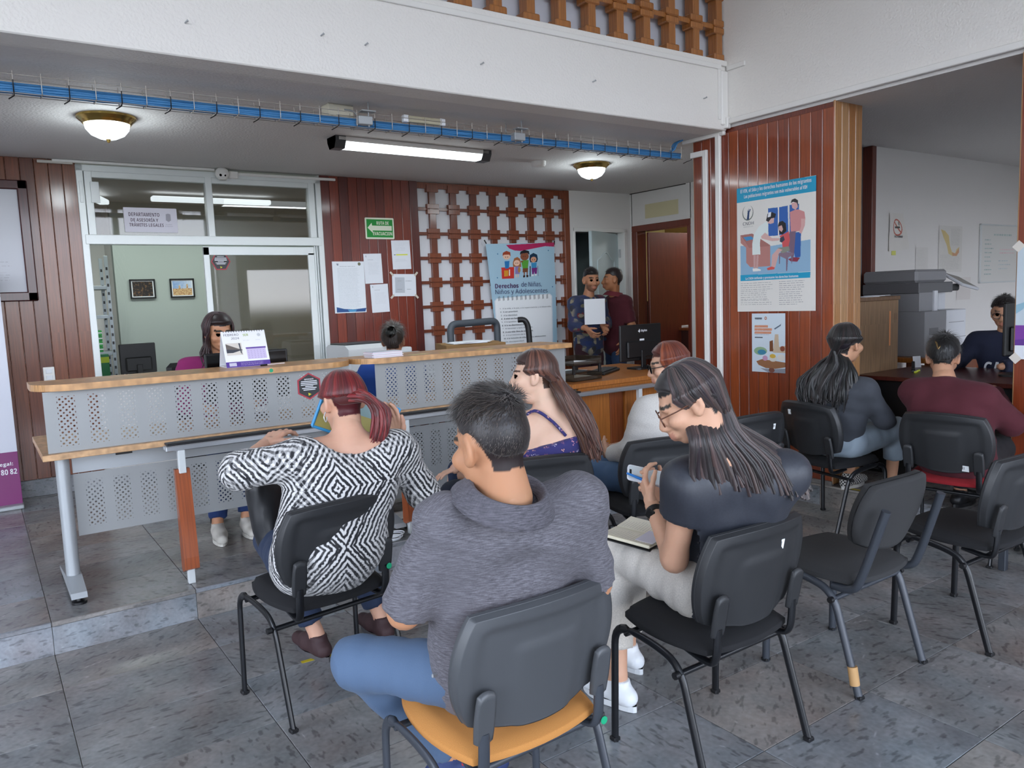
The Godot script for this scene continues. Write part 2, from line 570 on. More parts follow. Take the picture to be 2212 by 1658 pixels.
func make_structure() -> void:
	tile_set()
	var fl := sgroup("floor")
	bx("bed", Vector3(-4.7, -0.15, -4.05), Vector3(POSTX, -0.0075, 5.2), M.grout, fl, 0.0)
	tile_field(fl, -1.1, 4.6, -4.06, 0.1, 0.0)
	# beyond the slabs one can tell apart the same stone goes on
	var b := MB.new()
	for r in [[-4.7, -1.092, -4.06, 0.082], [-4.7, POSTX, 0.082, 5.2], [4.587, POSTX, -4.06, 0.082]]:
		b.quad(Vector3(r[0], 0, r[3]), Vector3(r[1], 0, r[3]), Vector3(r[1], 0, r[2]), Vector3(r[0], 0, r[2]), Vector2(r[0], r[3]) * 0.55, Vector2(r[1], r[3]) * 0.55, Vector2(r[1], r[2]) * 0.55, Vector2(r[0], r[2]) * 0.55)
	obj("stone_surface", b.mesh(), M.marble_tint[4], fl)
	# raised platform and the raised floor of the room on the right
	var pf := sgroup("floor_platform")
	bx("bed", Vector3(-4.7, -0.15, -10.2), Vector3(10.2, FLOOR2 - 0.0075, -4.065), M.grout, pf, 0.0)
	bx("bed", Vector3(POSTX + 0.012, -0.15, -4.065), Vector3(10.2, FLOOR2 - 0.0075, 5.2), M.grout, pf, 0.0)
	tile_field(pf, -1.1, 5.2, -6.99, -4.05, FLOOR2)
	b = MB.new()
	for r in [[-4.7, -1.092, -7.05, -4.06], [5.218, 10.2, -7.05, -4.06], [-4.7, 10.2, -10.2, -6.96], [POSTX + 0.012, 10.2, -4.06, 5.2]]:
		b.quad(Vector3(r[0], FLOOR2, r[3]), Vector3(r[1], FLOOR2, r[3]), Vector3(r[1], FLOOR2, r[2]), Vector3(r[0], FLOOR2, r[2]), Vector2(r[0], r[3]) * 0.55, Vector2(r[1], r[3]) * 0.55, Vector2(r[1], r[2]) * 0.55, Vector2(r[0], r[2]) * 0.55)
	obj("stone_surface", b.mesh(), M.marble_tint[1], pf)
	# step: riser slabs and nosing strips
	var st := sgroup("trim_step")
	for i in range(-7, 8):
		var x := 0.17 + i * 0.631
		if x > POSTX - 0.1:
			break
		bx("riser_slab", Vector3(x + 0.001, 0.0, -4.065), Vector3(minf(x + 0.63, POSTX), FLOOR2 - 0.021, -4.049), M.marble_wall[(i + 7) % 3], st, 0.001)
		bx("nosing", Vector3(x + 0.001, FLOOR2 - 0.02, -4.064), Vector3(minf(x + 0.63, POSTX), FLOOR2 + 0.001, -4.045), M.marble_wall[(i + 8) % 3], st, 0.003)
	for j in range(0, 22):
		var z := -4.06 + j * 0.4142
		bx("riser_slab", Vector3(POSTX - 0.004, 0.0, z + 0.001), Vector3(POSTX + 0.012, FLOOR2 - 0.021, z + 0.413), M.marble_wall[j % 3], st, 0.001)
		if z > -3.2:
			bx("nosing", Vector3(POSTX - 0.008, FLOOR2 - 0.02, z + 0.001), Vector3(POSTX + 0.012, FLOOR2 + 0.001, z + 0.413), M.marble_wall[(j + 1) % 3], st, 0.003)
	# ceilings
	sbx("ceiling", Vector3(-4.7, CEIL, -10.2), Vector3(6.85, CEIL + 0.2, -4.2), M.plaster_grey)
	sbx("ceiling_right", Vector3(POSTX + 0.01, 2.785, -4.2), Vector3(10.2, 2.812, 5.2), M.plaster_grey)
	sbx("ceiling_hall", Vector3(-4.7, 5.6, -5.0), Vector3(5.1, 5.8, 5.2), M.plaster)
	# beam over the step and the wall above the right-hand opening
	sbx("wall_beam", Vector3(-4.7, CEIL, -4.24), Vector3(POSTX, 3.235, -4.04), M.plaster, 0.006)
	sbx("wall_right", Vector3(POSTX, 2.815, -4.9), Vector3(POSTX + 0.22, 5.6, 5.2), M.plaster, 0.004)
	# the hall behind the camera: glazed front and left side, closed above
	var fr := sgroup("wall_front")
	bx("sill", Vector3(-4.7, -0.1, 5.0), Vector3(5.1, 0.35, 5.2), M.plaster, fr, 0.0)
	bx("lintel", Vector3(-4.7, 4.7, 5.0), Vector3(5.1, 5.8, 5.2), M.plaster, fr, 0.0)
	for x in [-4.6, -2.75, -0.9, 0.95, 2.8, 4.75]:
		bx("mullion", Vector3(x - 0.06, 0.35, 5.02), Vector3(x + 0.06, 4.7, 5.18), M.alu_frame, fr, 0.003)
	bx("transom", Vector3(-4.6, 2.5, 5.04), Vector3(4.8, 2.6, 5.16), M.alu_frame, fr, 0.003)
	var lf := sgroup("wall_left")
	bx("wall_piece", Vector3(-4.9, -0.1, -10.2), Vector3(-4.7, 5.8, -3.6), M.plaster, lf, 0.0)
	bx("wall_piece", Vector3(-4.9, 3.6, -3.6), Vector3(-4.7, 5.8, 5.2), M.plaster, lf, 0.0)
	bx("wall_piece", Vector3(-4.9, -0.1, 2.6), Vector3(-4.7, 3.6, 5.2), M.plaster, lf, 0.0)
	for z in [-3.5, -1.5, 0.5, 2.5]:
		bx("mullion", Vector3(-4.88, 0.0, z - 0.05), Vector3(-4.72, 3.6, z + 0.05), M.alu_frame, lf, 0.003)
	# right-hand side of the hall behind the second pier: wall pieces around a glazed door to the garden
	var rw := sgroup("wall_right_lower")
	bx("wall_piece", Vector3(POSTX, FLOOR2, 3.4), Vector3(POSTX + 0.22, 2.815, 5.2), M.plaster, rw, 0.0)
	bx("wall_piece", Vector3(10.0, 0.0, -4.2), Vector3(10.2, 2.9, 5.2), M.white_wall, rw, 0.0)
	bx("sill", Vector3(5.0, 0.0, 5.0), Vector3(10.2, 0.9, 5.2), M.white_wall, rw, 0.0)
	bx("lintel", Vector3(5.0, 2.5, 5.0), Vector3(10.2, 2.9, 5.2), M.white_wall, rw, 0.0)

# vertical boards side by side along an axis, each with its own edges
func boards(parent: Node3D, origin: Vector3, along: Vector3, out: Vector3, length: float, width: float, y0: float, y1: float, mats: Array, sd: int, thick := 0.016) -> void:
	var r := RandomNumberGenerator.new()
	r.seed = sd
	var n := int(round(length / width))
	var w := length / n
	for i in n:
		var at := origin + along * (w * (i + 0.5)) + out * (thick / 2.0 + r.randf_range(0.0, 0.0015)) + Vector3.UP * ((y0 + y1) / 2.0)
		var s := along.abs() * (w - 0.0025) + out.abs() * thick + Vector3.UP * (y1 - y0)
		var m: Material = mats[r.randi() % mats.size()]
		obj("plank", box(s, 0.0035), m, parent, at)

func make_back_wall() -> void:
	var z := BACKZ
	var w := sgroup("wall_back")
	# solid wall pieces behind the boards
	bx("wall_piece", Vector3(-4.7, 0.1, z - 0.16), Vector3(0.78, CEIL, z - 0.017), M.white_wall, w, 0.0)
	bx("wall_piece", Vector3(2.77, 0.1, z - 0.16), Vector3(3.80, CEIL, z - 0.017), M.white_wall, w, 0.0)
	bx("wall_piece", Vector3(3.80, 0.1, z - 0.16), Vector3(5.79, CEIL, z - 0.045), M.white_panel, w, 0.0)
	bx("wall_piece", Vector3(5.76, 0.1, z - 0.16), Vector3(5.83, CEIL, z - 0.0), M.white_wall, w, 0.0)
	bx("wall_piece", Vector3(5.83, 2.345, z - 0.16), Vector3(6.75, CEIL, z - 0.0), M.white_wall, w, 0.0)
	bx("wall_piece", Vector3(6.64, 0.1, z - 0.16), Vector3(6.75, 2.345, z - 0.0), M.white_wall, w, 0.0)
	bx("wall_piece", Vector3(0.78, 0.1, z - 0.14), Vector3(2.77, 0.99, z - 0.02), M.white_wall, w, 0.0)
	boards(w, Vector3(-1.2, 0, z - 0.017), Vector3.RIGHT, Vector3.BACK, 1.98, 0.0945, 0.29, CEIL, M.plank, 5)
	boards(w, Vector3(2.775, 0, z - 0.017), Vector3.RIGHT, Vector3.BACK, 1.025, 0.0945, 0.29, CEIL, M.plank_red, 9)
	var bb := sgroup("baseboard_back")
	for i in range(-2, 7):
		bx("slab", Vector3(0.17 + i * 0.63, FLOOR2, z - 0.01), Vector3(0.17 + i * 0.63 + 0.628, 0.288, z + 0.004), M.marble_wall[(i + 3) % 3], bb, 0.002)
	# wall with the wooden door on the right of the platform
	var sw := sgroup("wall_side")
	bx("wall_piece", Vector3(6.71, FLOOR2, -7.2), Vector3(6.85, CEIL, -7.02), M.white_wall, sw, 0.0)
	bx("wall_piece", Vector3(6.71, 2.374, -7.03), Vector3(6.85, CEIL, -6.08), M.white_wall, sw, 0.0)
	bx("wall_piece", Vector3(6.71, FLOOR2, -6.09), Vector3(6.85, CEIL, -4.1), M.white_wall, sw, 0.0)
	obj("crack", box(Vector3(0.006, 0.012, 0.9), 0.0), mat(hexc("4a4744"), 0.9), sw, Vector3(6.708, CEIL - 0.004, -6.6))
	obj("painted_patch", box(Vector3(0.004, 0.165, 0.53), 0.001), M.cream, sw, Vector3(6.708, 2.525, -6.53))
	var dr := sgroup("door_1")
	bx("jamb", Vector3(6.695, FLOOR2, -7.022), Vector3(6.85, 2.30, -6.93), M.door_wood, dr, 0.004)
	bx("jamb", Vector3(6.695, FLOOR2, -6.13), Vector3(6.85, 2.30, -6.085), M.door_wood, dr, 0.004)
	bx("head", Vector3(6.695, 2.30, -7.022), Vector3(6.85, 2.372, -6.085), M.door_wood, dr, 0.004)
	var leaf := bx("door_leaf", Vector3(6.85, FLOOR2 + 0.01, -6.925), Vector3(7.55, 2.295, -6.885), M.door_wood, dr, 0.004)
	leaf.name = "door_leaf"
	# white panelled door, ajar, in the back wall
	var d2 := sgroup("door_2", Vector3(6.60, 0.0, z - 0.13))
	bx("frame", Vector3(0.0, FLOOR2, 0.0), Vector3(0.045, 2.345, 0.14), M.white, d2, 0.003)
	bx("frame", Vector3(-0.79, FLOOR2, 0.0), Vector3(-0.765, 2.345, 0.14), M.white, d2, 0.003)
	bx("frame", Vector3(-0.79, 2.30, 0.0), Vector3(0.045, 2.345, 0.14), M.white, d2, 0.003)
	var lm := mat(hexc("c3d4d6"), 0.45)
	var lf := obj("door_leaf", box(Vector3(0.76, 2.13, 0.04), 0.003), lm, d2)
	lf.rotation.y = 0.42
	lf.position = Vector3(0, FLOOR2 + 1.075, 0.0) + Basis(Vector3.UP, 0.42) * Vector3(-0.38, 0, 0)
	# raised moulding with an arched head
	var pts := [Vector3(-0.24, -0.62, 0), Vector3(-0.24, 0.72, 0)]
	for k in 9:
		var t := k / 8.0
		pts.append(Vector3(-0.22 + 0.44 * t, 0.74 + 0.09 * (0.5 - 0.5 * cos(TAU * t)), 0))
	pts.append_array([Vector3(0.24, 0.72, 0), Vector3(0.24, -0.62, 0), Vector3(-0.24, -0.62, 0)])
	var mb := MB.new()
	mb.tube(pts, 0.011, 6)
	obj("moulding", mb.mesh(), lm, lf, Vector3(0, 0, 0.02))
	for y in [0.85, 0.0, -0.8]:
		obj("hinge", tubem([Vector3(0, -0.05, 0), Vector3(0, 0.05, 0)], 0.011), M.grey_metal, d2, Vector3(-0.01, FLOOR2 + 1.05 + y, 0.06))
	var rm := sgroup("wall_store_room")
	bx("wall_piece", Vector3(5.2, FLOOR2, -9.0), Vector3(6.84, CEIL, -8.9), mat(hexc("b9c9c8"), 0.7), rm, 0.0)
	bx("wall_piece", Vector3(5.2, FLOOR2, -9.0), Vector3(5.3, CEIL, z - 0.16), mat(hexc("b9c9c8"), 0.7), rm, 0.0)
	bx("wall_piece", Vector3(6.76, FLOOR2, -9.0), Vector3(6.84, CEIL, z - 0.16), mat(hexc("b9c9c8"), 0.7), rm, 0.0)
	bx("ceiling_piece", Vector3(6.6, CEIL, -9.0), Vector3(6.84, CEIL + 0.1, z), M.plaster_grey, rm, 0.0)
	# wooden lattice screen over a white wall
	lattice("wooden_lattice", Vector3(3.8, 0, z - 0.044), 3.973, 0.2492, 8, 2.745, 0.2482, 10, 5.755, M.lattice, M.lattice_dark, 0.044)

func lattice(called: String, o: Vector3, px0: float, pitch: float, n: int, top: float, vp: float, rows: int, xr: float, m: Material, m2: Material, depth: float) -> void:
	var t := thing(called, "brown wooden lattice screen with stepped blocks on the white back wall", "lattice", Vector3(o.x, 0, o.z))
	var ylow := maxf(top - vp * rows, FLOOR2 + 0.002)
	bx("rail", Vector3(0, top - 0.045, 0), Vector3(xr - o.x, top + 0.014, depth * 0.8), m, t, 0.002)
	bx("frame_post", Vector3(xr - o.x - 0.075, ylow, 0), Vector3(xr - o.x, top + 0.014, depth * 1.15), m, t, 0.002)
	for r in range(1, rows):
		var y := top - vp * r
		bx("rail", Vector3(0, y - 0.016, 0.002), Vector3(xr - o.x, y + 0.016, depth * 0.55), m2, t, 0.002)
	for i in n:
		var x := px0 + pitch * i - o.x
		if i < n - 1:
			bx("post", Vector3(x - 0.037, ylow, 0.001), Vector3(x + 0.037, top, depth * 0.75), m2, t, 0.002)
		for r in rows:
			var y := top - vp * r
			var s0 := 0.0 if i < n - 1 else -0.02
			var x1 := x + 0.068 if i < n - 1 else x + 0.0
			if r > 0 and y + 0.06 < top:
				bx("block", Vector3(x - 0.068 + s0, y + 0.004, 0.0), Vector3(x1, y + 0.05, depth), m, t, 0.002)
			if y - 0.06 > ylow:
				bx("block", Vector3(x - 0.068 + s0, y - 0.05 - (0.03 if r == 0 else 0.0), 0.0), Vector3(x1, y - 0.004, depth), m, t, 0.002)

# ---------------------------------------------------------------- glazed office front and the office behind it
func make_office() -> void:
	var z := BACKZ
	var w := sgroup("window_1", Vector3(0, 0, z - 0.03))
	var f := M.alu_frame as Material
	# outer frame
	bx("jamb", Vector3(0.775, 1.0, -0.04), Vector3(0.825, 2.735, 0.05), f, w, 0.003)
	bx("jamb", Vector3(0.83, 2.19, -0.03), Vector3(0.885, 2.70, 0.045), f, w, 0.003)
	bx("jamb", Vector3(2.725, 1.0, -0.04), Vector3(2.775, 2.735, 0.05), f, w, 0.003)
	bx("jamb", Vector3(2.655, 2.19, -0.03), Vector3(2.715, 2.70, 0.045), f, w, 0.003)
	bx("head", Vector3(0.775, 2.685, -0.04), Vector3(2.775, 2.735, 0.05), f, w, 0.003)
	bx("head", Vector3(0.83, 2.64, -0.03), Vector3(2.715, 2.69, 0.04), f, w, 0.003)
	bx("transom", Vector3(0.8, 2.115, -0.04), Vector3(2.75, 2.19, 0.055), f, w, 0.003)
	bx("mullion", Vector3(1.745, 2.18, -0.03), Vector3(1.80, 2.69, 0.05), f, w, 0.003)
	bx("sill", Vector3(0.775, 0.98, -0.06), Vector3(2.775, 1.03, 0.06), f, w, 0.003)
	bx("pane", Vector3(0.88, 2.185, -0.003), Vector3(1.75, 2.65, 0.003), M.glass, w, 0.0)
	bx("pane", Vector3(1.79, 2.185, -0.003), Vector3(2.66, 2.65, 0.003), M.glass, w, 0.0)
	# sliding sash on the right
	var s := obj("sash", box(Vector3(0.05, 1.06, 0.03), 0.003), f, w, Vector3(1.715, 1.57, 0.015))
	bx("sash_rail", Vector3(1.69, 2.03, 0.0), Vector3(2.68, 2.105, 0.03), f, w, 0.003)
	bx("sash_stile", Vector3(2.62, 1.03, 0.0), Vector3(2.68, 2.05, 0.03), f, w, 0.003)
	bx("track", Vector3(2.685, 1.03, -0.02), Vector3(2.70, 2.115, 0.02), f, w, 0.001)
	bx("track", Vector3(2.705, 1.03, -0.035), Vector3(2.715, 2.115, 0.035), f, w, 0.001)
	bx("pane", Vector3(1.735, 1.03, 0.012), Vector3(2.63, 2.04, 0.018), M.glass, w, 0.0)
	# latch plates
	bx("latch", Vector3(0.868, 2.44, 0.045), Vector3(0.93, 2.605, 0.055), M.alu, w, 0.002)
	bx("latch", Vector3(0.79, 2.44, 0.05), Vector3(0.815, 2.605, 0.056), M.alu, w, 0.002)
	# the office behind
	var o := sgroup("wall_office")
	var sage := mat(hexc("a9b1ab"), 0.75)
	bx("wall_piece", Vector3(1.33, FLOOR2, -9.62), Vector3(4.0, CEIL, -9.5), sage, o, 0.0)
	bx("wall_piece", Vector3(-0.6, FLOOR2, -10.2), Vector3(1.45, CEIL, -10.1), M.white, o, 0.0)
	bx("wall_piece", Vector3(1.33, FLOOR2, -10.2), Vector3(1.45, CEIL, -9.5), M.white, o, 0.0)
	bx("wall_piece", Vector3(-0.6, FLOOR2, -10.2), Vector3(-0.5, CEIL, z - 0.16), M.white, o, 0.0)
	bx("wall_piece", Vector3(3.9, FLOOR2, -10.2), Vector3(4.0, CEIL, z - 0.16), mat(hexc("8f7d63"), 0.7), o, 0.0)
	# tubes on the office ceiling
	for q in [[1.85, -8.6, 0.0, 1.2], [0.75, -8.7, 1.2, 0.7]]:
		var t := thing("office_tube_light", ["long white fluorescent tube inside the office, seen through the right upper pane", "short slanting fluorescent tube inside the office, above the department sign"][int(q[2] > 0.5)], "light", Vector3(q[0] + 0.35, CEIL - 0.06, q[1]), q[2])
		bx("tube", Vector3(-q[3] / 2, -0.03, -0.05), Vector3(q[3] / 2, 0.02, 0.05), M.lamp_glass, t, 0.01)
		var l := AreaLight3D.new()
		l.name = "office_light"
		l.area_size = Vector2(q[3], 0.1)
		l.light_energy = 0.75 * q[3]
		l.light_color = Color(0.95, 1.0, 0.98)
		l.shadow_enabled = true
		l.position = Vector3(0, -0.04, 0)
		l.rotation.x = -PI / 2
		t.add_child(l)
	for k in 2:
		picture(Vector3([1.595, 2.011][k], 1.823, -9.485), k)
	make_shelf()

func picture(at: Vector3, k: int) -> void:
	var t := thing("framed_photo", ["framed photograph of dark orange foliage on the grey office wall", "framed photograph of a pale church under blue sky on the grey office wall"][k], "picture", at)
	var w := 0.262
	var h := 0.215
	for s in [-1, 1]:
		bx("frame", Vector3(-w / 2, s * (h / 2 - 0.008) - 0.008, -0.01), Vector3(w / 2, s * (h / 2 - 0.008) + 0.008, 0.012), M.black, t, 0.002)
		bx("frame", Vector3(s * (w / 2 - 0.008) - 0.008, -h / 2, -0.01), Vector3(s * (w / 2 - 0.008) + 0.008, h / 2, 0.012), M.black, t, 0.002)
	bx("mount", Vector3(-w / 2 + 0.01, -h / 2 + 0.01, -0.008), Vector3(w / 2 - 0.01, h / 2 - 0.01, 0.0), M.paper, t, 0.0)
	var im := Image.create(64, 48, false, Image.FORMAT_RGB8)
	var nz := FastNoiseLite.new()
	nz.seed = 3 + k
	nz.frequency = 0.09
	for y in 48:
		for x in 64:
			var f := nz.get_noise_2d(x, y) * 0.5 + 0.5
			var g := nz.get_noise_2d(x * 2.3 + 90, y * 2.3) * 0.5 + 0.5
			var c: Color
			if k == 0:
				c = hexc("1c1612").lerp(hexc("7a5a38"), smoothstep(0.45, 0.8, f)).lerp(hexc("b96f1e"), smoothstep(0.6, 0.8, g) * smoothstep(18, 30, y) * smoothstep(44, 20, x))
			else:
				c = hexc("6d8fc4").lerp(hexc("c9d3e2"), clampf(f * 0.6 + x / 90.0, 0, 1))
				if y > 28 - 6 * g or (abs(x - 22) < 3 and y > 14) or (abs(x - 48) < 3 and y > 10):
					c = hexc("d4b483").lerp(hexc("8a4a2c"), smoothstep(0.5, 0.75, g))
			im.set_pixel(x, y, c)
	var m := mat(Color.WHITE, 0.35)
	m.albedo_texture = ImageTexture.create_from_image(im)
	var b := MB.new()
	b.quad(Vector3(-w / 2 + 0.028, -h / 2 + 0.026, 0.001), Vector3(w / 2 - 0.028, -h / 2 + 0.026, 0.001), Vector3(w / 2 - 0.028, h / 2 - 0.026, 0.001), Vector3(-w / 2 + 0.028, h / 2 - 0.026, 0.001))
	obj("print", b.mesh(), m, t)

func make_shelf() -> void:
	# slotted steel shelving with reams of paper, at the left of the office
	var t := thing("steel_shelving", "grey slotted steel shelving unit at the left inside the office", "shelf", Vector3(0.85, FLOOR2, -9.2))
	var g := mat(hexc("8d9498"), 0.4, 0.4)
	for x in [-0.55, 0.32]:
		for zz in [-0.2, 0.2]:
			var p := bx("upright", Vector3(x, 0, zz), Vector3(x + 0.035, 2.0, zz + 0.004), g, t, 0.001)
			for k in 22:
				bx("slot", Vector3(-0.009, -0.93 + k * 0.085, 0.0021), Vector3(0.009, -0.90 + k * 0.085, 0.003), M.black, p, 0.0)
	for y in [0.62, 0.98, 1.36, 1.66]:
		bx("shelf_board", Vector3(-0.56, y, -0.2), Vector3(0.36, y + 0.035, 0.2), g, t, 0.002)
	var green := mat(hexc("1f8a3c"), 0.5)
	for k in 4:
		var r := obj("paper_ream", box(Vector3(0.22, 0.055, 0.3), 0.004), [green, mat(hexc("2f9d46"), 0.5)][k % 2])
		r.position = Vector3(0.98, FLOOR2 + 1.016 + 0.0275 + k * 0.0565, -9.16)
		tag(r, ["green-wrapped paper ream, lowest of the stack on the steel shelf", "green-wrapped paper ream, second from the bottom on the steel shelf", "green-wrapped paper ream, third from the bottom on the steel shelf", "green-wrapped paper ream, topmost of the stack on the steel shelf"][k], "paper ream", "paper reams on the steel shelf")
		var band := bx("white_band", Vector3(-0.1105, -0.004, -0.1505), Vector3(0.1105, 0.007, 0.1505), M.paper, r, 0.0)
		band.name = "white_band"
	var c := obj("green_carton", box(Vector3(0.3, 0.34, 0.32), 0.004), mat(hexc("15683a"), 0.5))
	c.position = Vector3(0.98, FLOOR2 + 0.655 + 0.17, -9.14)
	tag(c, "dark green cardboard carton under the paper reams in the office", "carton")
	bx("yellow_band", Vector3(-0.151, 0.08, -0.161), Vector3(0.151, 0.14, 0.161), mat(hexc("9fb21c"), 0.5), c, 0.0)
	var bin := obj("white_binder", box(Vector3(0.06, 0.30, 0.26), 0.004), M.paper)
	bin.position = Vector3(1.02, FLOOR2 + 1.395 + 0.15, -9.16)
	tag(bin, "white and pink binder standing on the steel shelf", "binder")
	bx("spine_label", Vector3(-0.02, -0.08, 0.13), Vector3(0.02, 0.08, 0.132), mat(hexc("d9b3b3"), 0.6), bin, 0.0)

# ---------------------------------------------------------------- other rooms seen through doors
func make_side_rooms() -> void:
	# room behind the wooden door: yellow wall
	var r := sgroup("wall_yellow_room")
	var ym := mat(hexc("d8c98a"), 0.7)
	bx("wall_piece", Vector3(9.3, FLOOR2, -8.6), Vector3(9.4, CEIL, -4.0), ym, r, 0.0)
	bx("wall_piece", Vector3(6.85, FLOOR2, -8.7), Vector3(9.4, CEIL, -8.6), ym, r, 0.0)
	bx("wall_piece", Vector3(6.85, FLOOR2, -4.1), Vector3(9.4, CEIL, -4.0), ym, r, 0.0)
	bx("ceiling_piece", Vector3(6.85, CEIL, -8.7), Vector3(9.4, CEIL + 0.1, -4.0), M.plaster_grey, r, 0.0)
	bx("beam", Vector3(8.9, 2.45, -8.6), Vector3(9.3, CEIL, -4.0), mat(hexc("9c7b45"), 0.7), r, 0.0)
	var t := thing("room_ceiling_lamp", "ceiling lamp inside the yellow room behind the wooden door", "lamp", Vector3(8.0, CEIL - 0.05, -6.6))
	var b := MB.new()
	b.lathe([Vector2(0.001, -0.09), Vector2(0.08, -0.07), Vector2(0.13, 0.0), Vector2(0.14, 0.05)], 20)
	obj("glass_bowl", b.mesh(), M.lamp_glass, t)
	var l := OmniLight3D.new()
	l.name = "room_light"
	l.light_energy = 0.35
	l.light_size = 0.1
	l.omni_range = 12.0
	l.shadow_enabled = true
	l.position = Vector3(0, -0.13, 0)
	t.add_child(l)

# ---------------------------------------------------------------- upper level: ledge, lattice, trims
func make_upper() -> void:
	var t1 := sgroup("trim_1")
	bx("ledge", Vector3(-4.7, 3.235, -4.3), Vector3(POSTX, 3.275, -4.03), M.plaster, t1, 0.004)
	bx("ledge_lip", Vector3(-4.7, 3.205, -4.04), Vector3(4.80, 3.24, -4.026), M.white, t1, 0.003)
	bx("conduit", Vector3(4.852, 3.20, -4.03), Vector3(POSTX, 3.235, -3.86), M.white, t1, 0.003)
	bx("corner_strip", Vector3(4.77, 2.84, -4.04), Vector3(4.80, 3.235, -4.032), M.white, t1, 0.002)
	bx("corner_post", Vector3(4.80, 2.80, -4.06), Vector3(POSTX, 3.20, -4.022), M.white, t1, 0.008)
	bx("conduit", Vector3(4.842, 2.806, -4.0), Vector3(POSTX + 0.002, 2.846, -1.3), M.white, t1, 0.004)
	bx("conduit", Vector3(4.83, 2.775, -4.05), Vector3(POSTX + 0.002, 2.86, -4.0), M.white, t1, 0.006)
	bx("conduit", Vector3(4.84, 2.735, -4.47), Vector3(POSTX + 0.0, 2.764, -4.05), M.white, t1, 0.003)
	# screen of lattice in front of white panels
	var s := thing("balcony_lattice", "honey-coloured wooden lattice of the balcony above the white beam", "lattice", Vector3(0, 3.275, -4.1))
	for k in 12:
		bx("panel", Vector3(-1.2 + k * 0.5055, 0, -0.09), Vector3(-1.2 + k * 0.5055 + 0.503, 2.3, -0.08), mat(hexc("cfd2dc"), 0.4), s, 0.001)
	for r in range(1, 9):
		bx("rail", Vector3(-1.0, 0.245 * r - 0.018, -0.03), Vector3(4.865, 0.245 * r + 0.018, 0.03), M.lattice_up, s, 0.003)
	for i in 23:
		var x := 4.82 - 0.252 * i
		bx("post", Vector3(x - 0.032, 0, -0.045), Vector3(x + 0.032, 2.3, 0.04), M.lattice_up, s, 0.003)
		for r in 6:
			var y := 0.245 * r
			var b := MB.new()
			for q in [[0.0, 0.052]] + ([[-0.052, 0.0]] if r > 0 else []):
				b.bbox(Vector3(x - 0.064, y + q[0] + (0.0 if q[0] < 0 else 0.002), -0.05), Vector3(minf(x + 0.064, 4.866), y + q[1] - (0.002 if q[0] < 0 else 0.0), 0.05), 0.008)
			obj("block", b.mesh(), M.lattice_up, s)
	# nails left in the beam
	var np := [Vector2(0.97, 2.922), Vector2(1.65, 2.968), Vector2(1.899, 2.957), Vector2(2.647, 2.956), Vector2(3.529, 2.962), Vector2(4.612, 2.975)]
	for k in np.size():
		var n := obj("wall_hook", tubem([Vector3(0, 0, -0.01), Vector3(0.0, 0.0, 0.02), Vector3(0.008, 0.006, 0.026)], [0.004, 0.004, 0.006], 6), M.grey_metal)
		n.position = Vector3(np[k].x, np[k].y, -4.04)
		tag(n, ["small metal hook in the white beam, leftmost of the row", "small metal hook in the white beam, second from the left", "small metal hook in the white beam, third from the left", "small metal hook in the white beam, above the cable tray hangers", "small metal hook in the white beam, fifth from the left", "small metal hook in the white beam, nearest the corner with the pier"][k], "hook", "hooks left in the white beam")
	# panelled pier with the posters
	pier("wall_pier", -4.38, -3.136, true)
	pier("wall_pier_front", -2.0, -1.15, false)

func pier(called: String, z0: float, z1: float, first: bool) -> void:
	var p := sgroup(called)
	bx("core", Vector3(POSTX + 0.016, 0.0, z0 + 0.012), Vector3(5.19, 2.79, z1 - 0.012), M.door_wood, p, 0.0)
	boards(p, Vector3(POSTX + 0.017, 0, z0), Vector3.BACK, Vector3.LEFT, z1 - z0, 0.0875, FLOOR2 + 0.03, 2.803 if z0 > -4.3 else 2.75, M.plank_pier, 3)
	if first:
		# the part in front of the beam reaches higher
		for i in 10:
			pass
	boards(p, Vector3(POSTX + 0.001, 0, z1 - 0.013), Vector3.RIGHT, Vector3.BACK, 0.325, 0.082, FLOOR2 + 0.01, 2.79, M.pier_end, 8)
	boards(p, Vector3(POSTX + 0.001, 0, z0 + 0.013), Vector3.RIGHT, Vector3.FORWARD, 0.325, 0.082, FLOOR2 + 0.01, 2.79, M.pier_end, 18)
	bx("base_strip", Vector3(POSTX - 0.012, FLOOR2, z0), Vector3(POSTX + 0.02, FLOOR2 + 0.03, z1), M.marble_wall[2], p, 0.002)
	if first:
		var t := sgroup("trim_2")
		bx("pipe", Vector3(4.838, FLOOR2 + 0.03, -4.136), Vector3(POSTX - 0.001, 2.76, -4.088), M.white, t, 0.006)
		bx("conduit", Vector3(4.842, FLOOR2 + 0.03, -4.265), Vector3(POSTX - 0.001, 2.655, -4.222), M.white, t, 0.004)
		bx("conduit", Vector3(4.842, 2.612, -4.39), Vector3(POSTX - 0.001, 2.655, -4.262), M.white, t, 0.004)

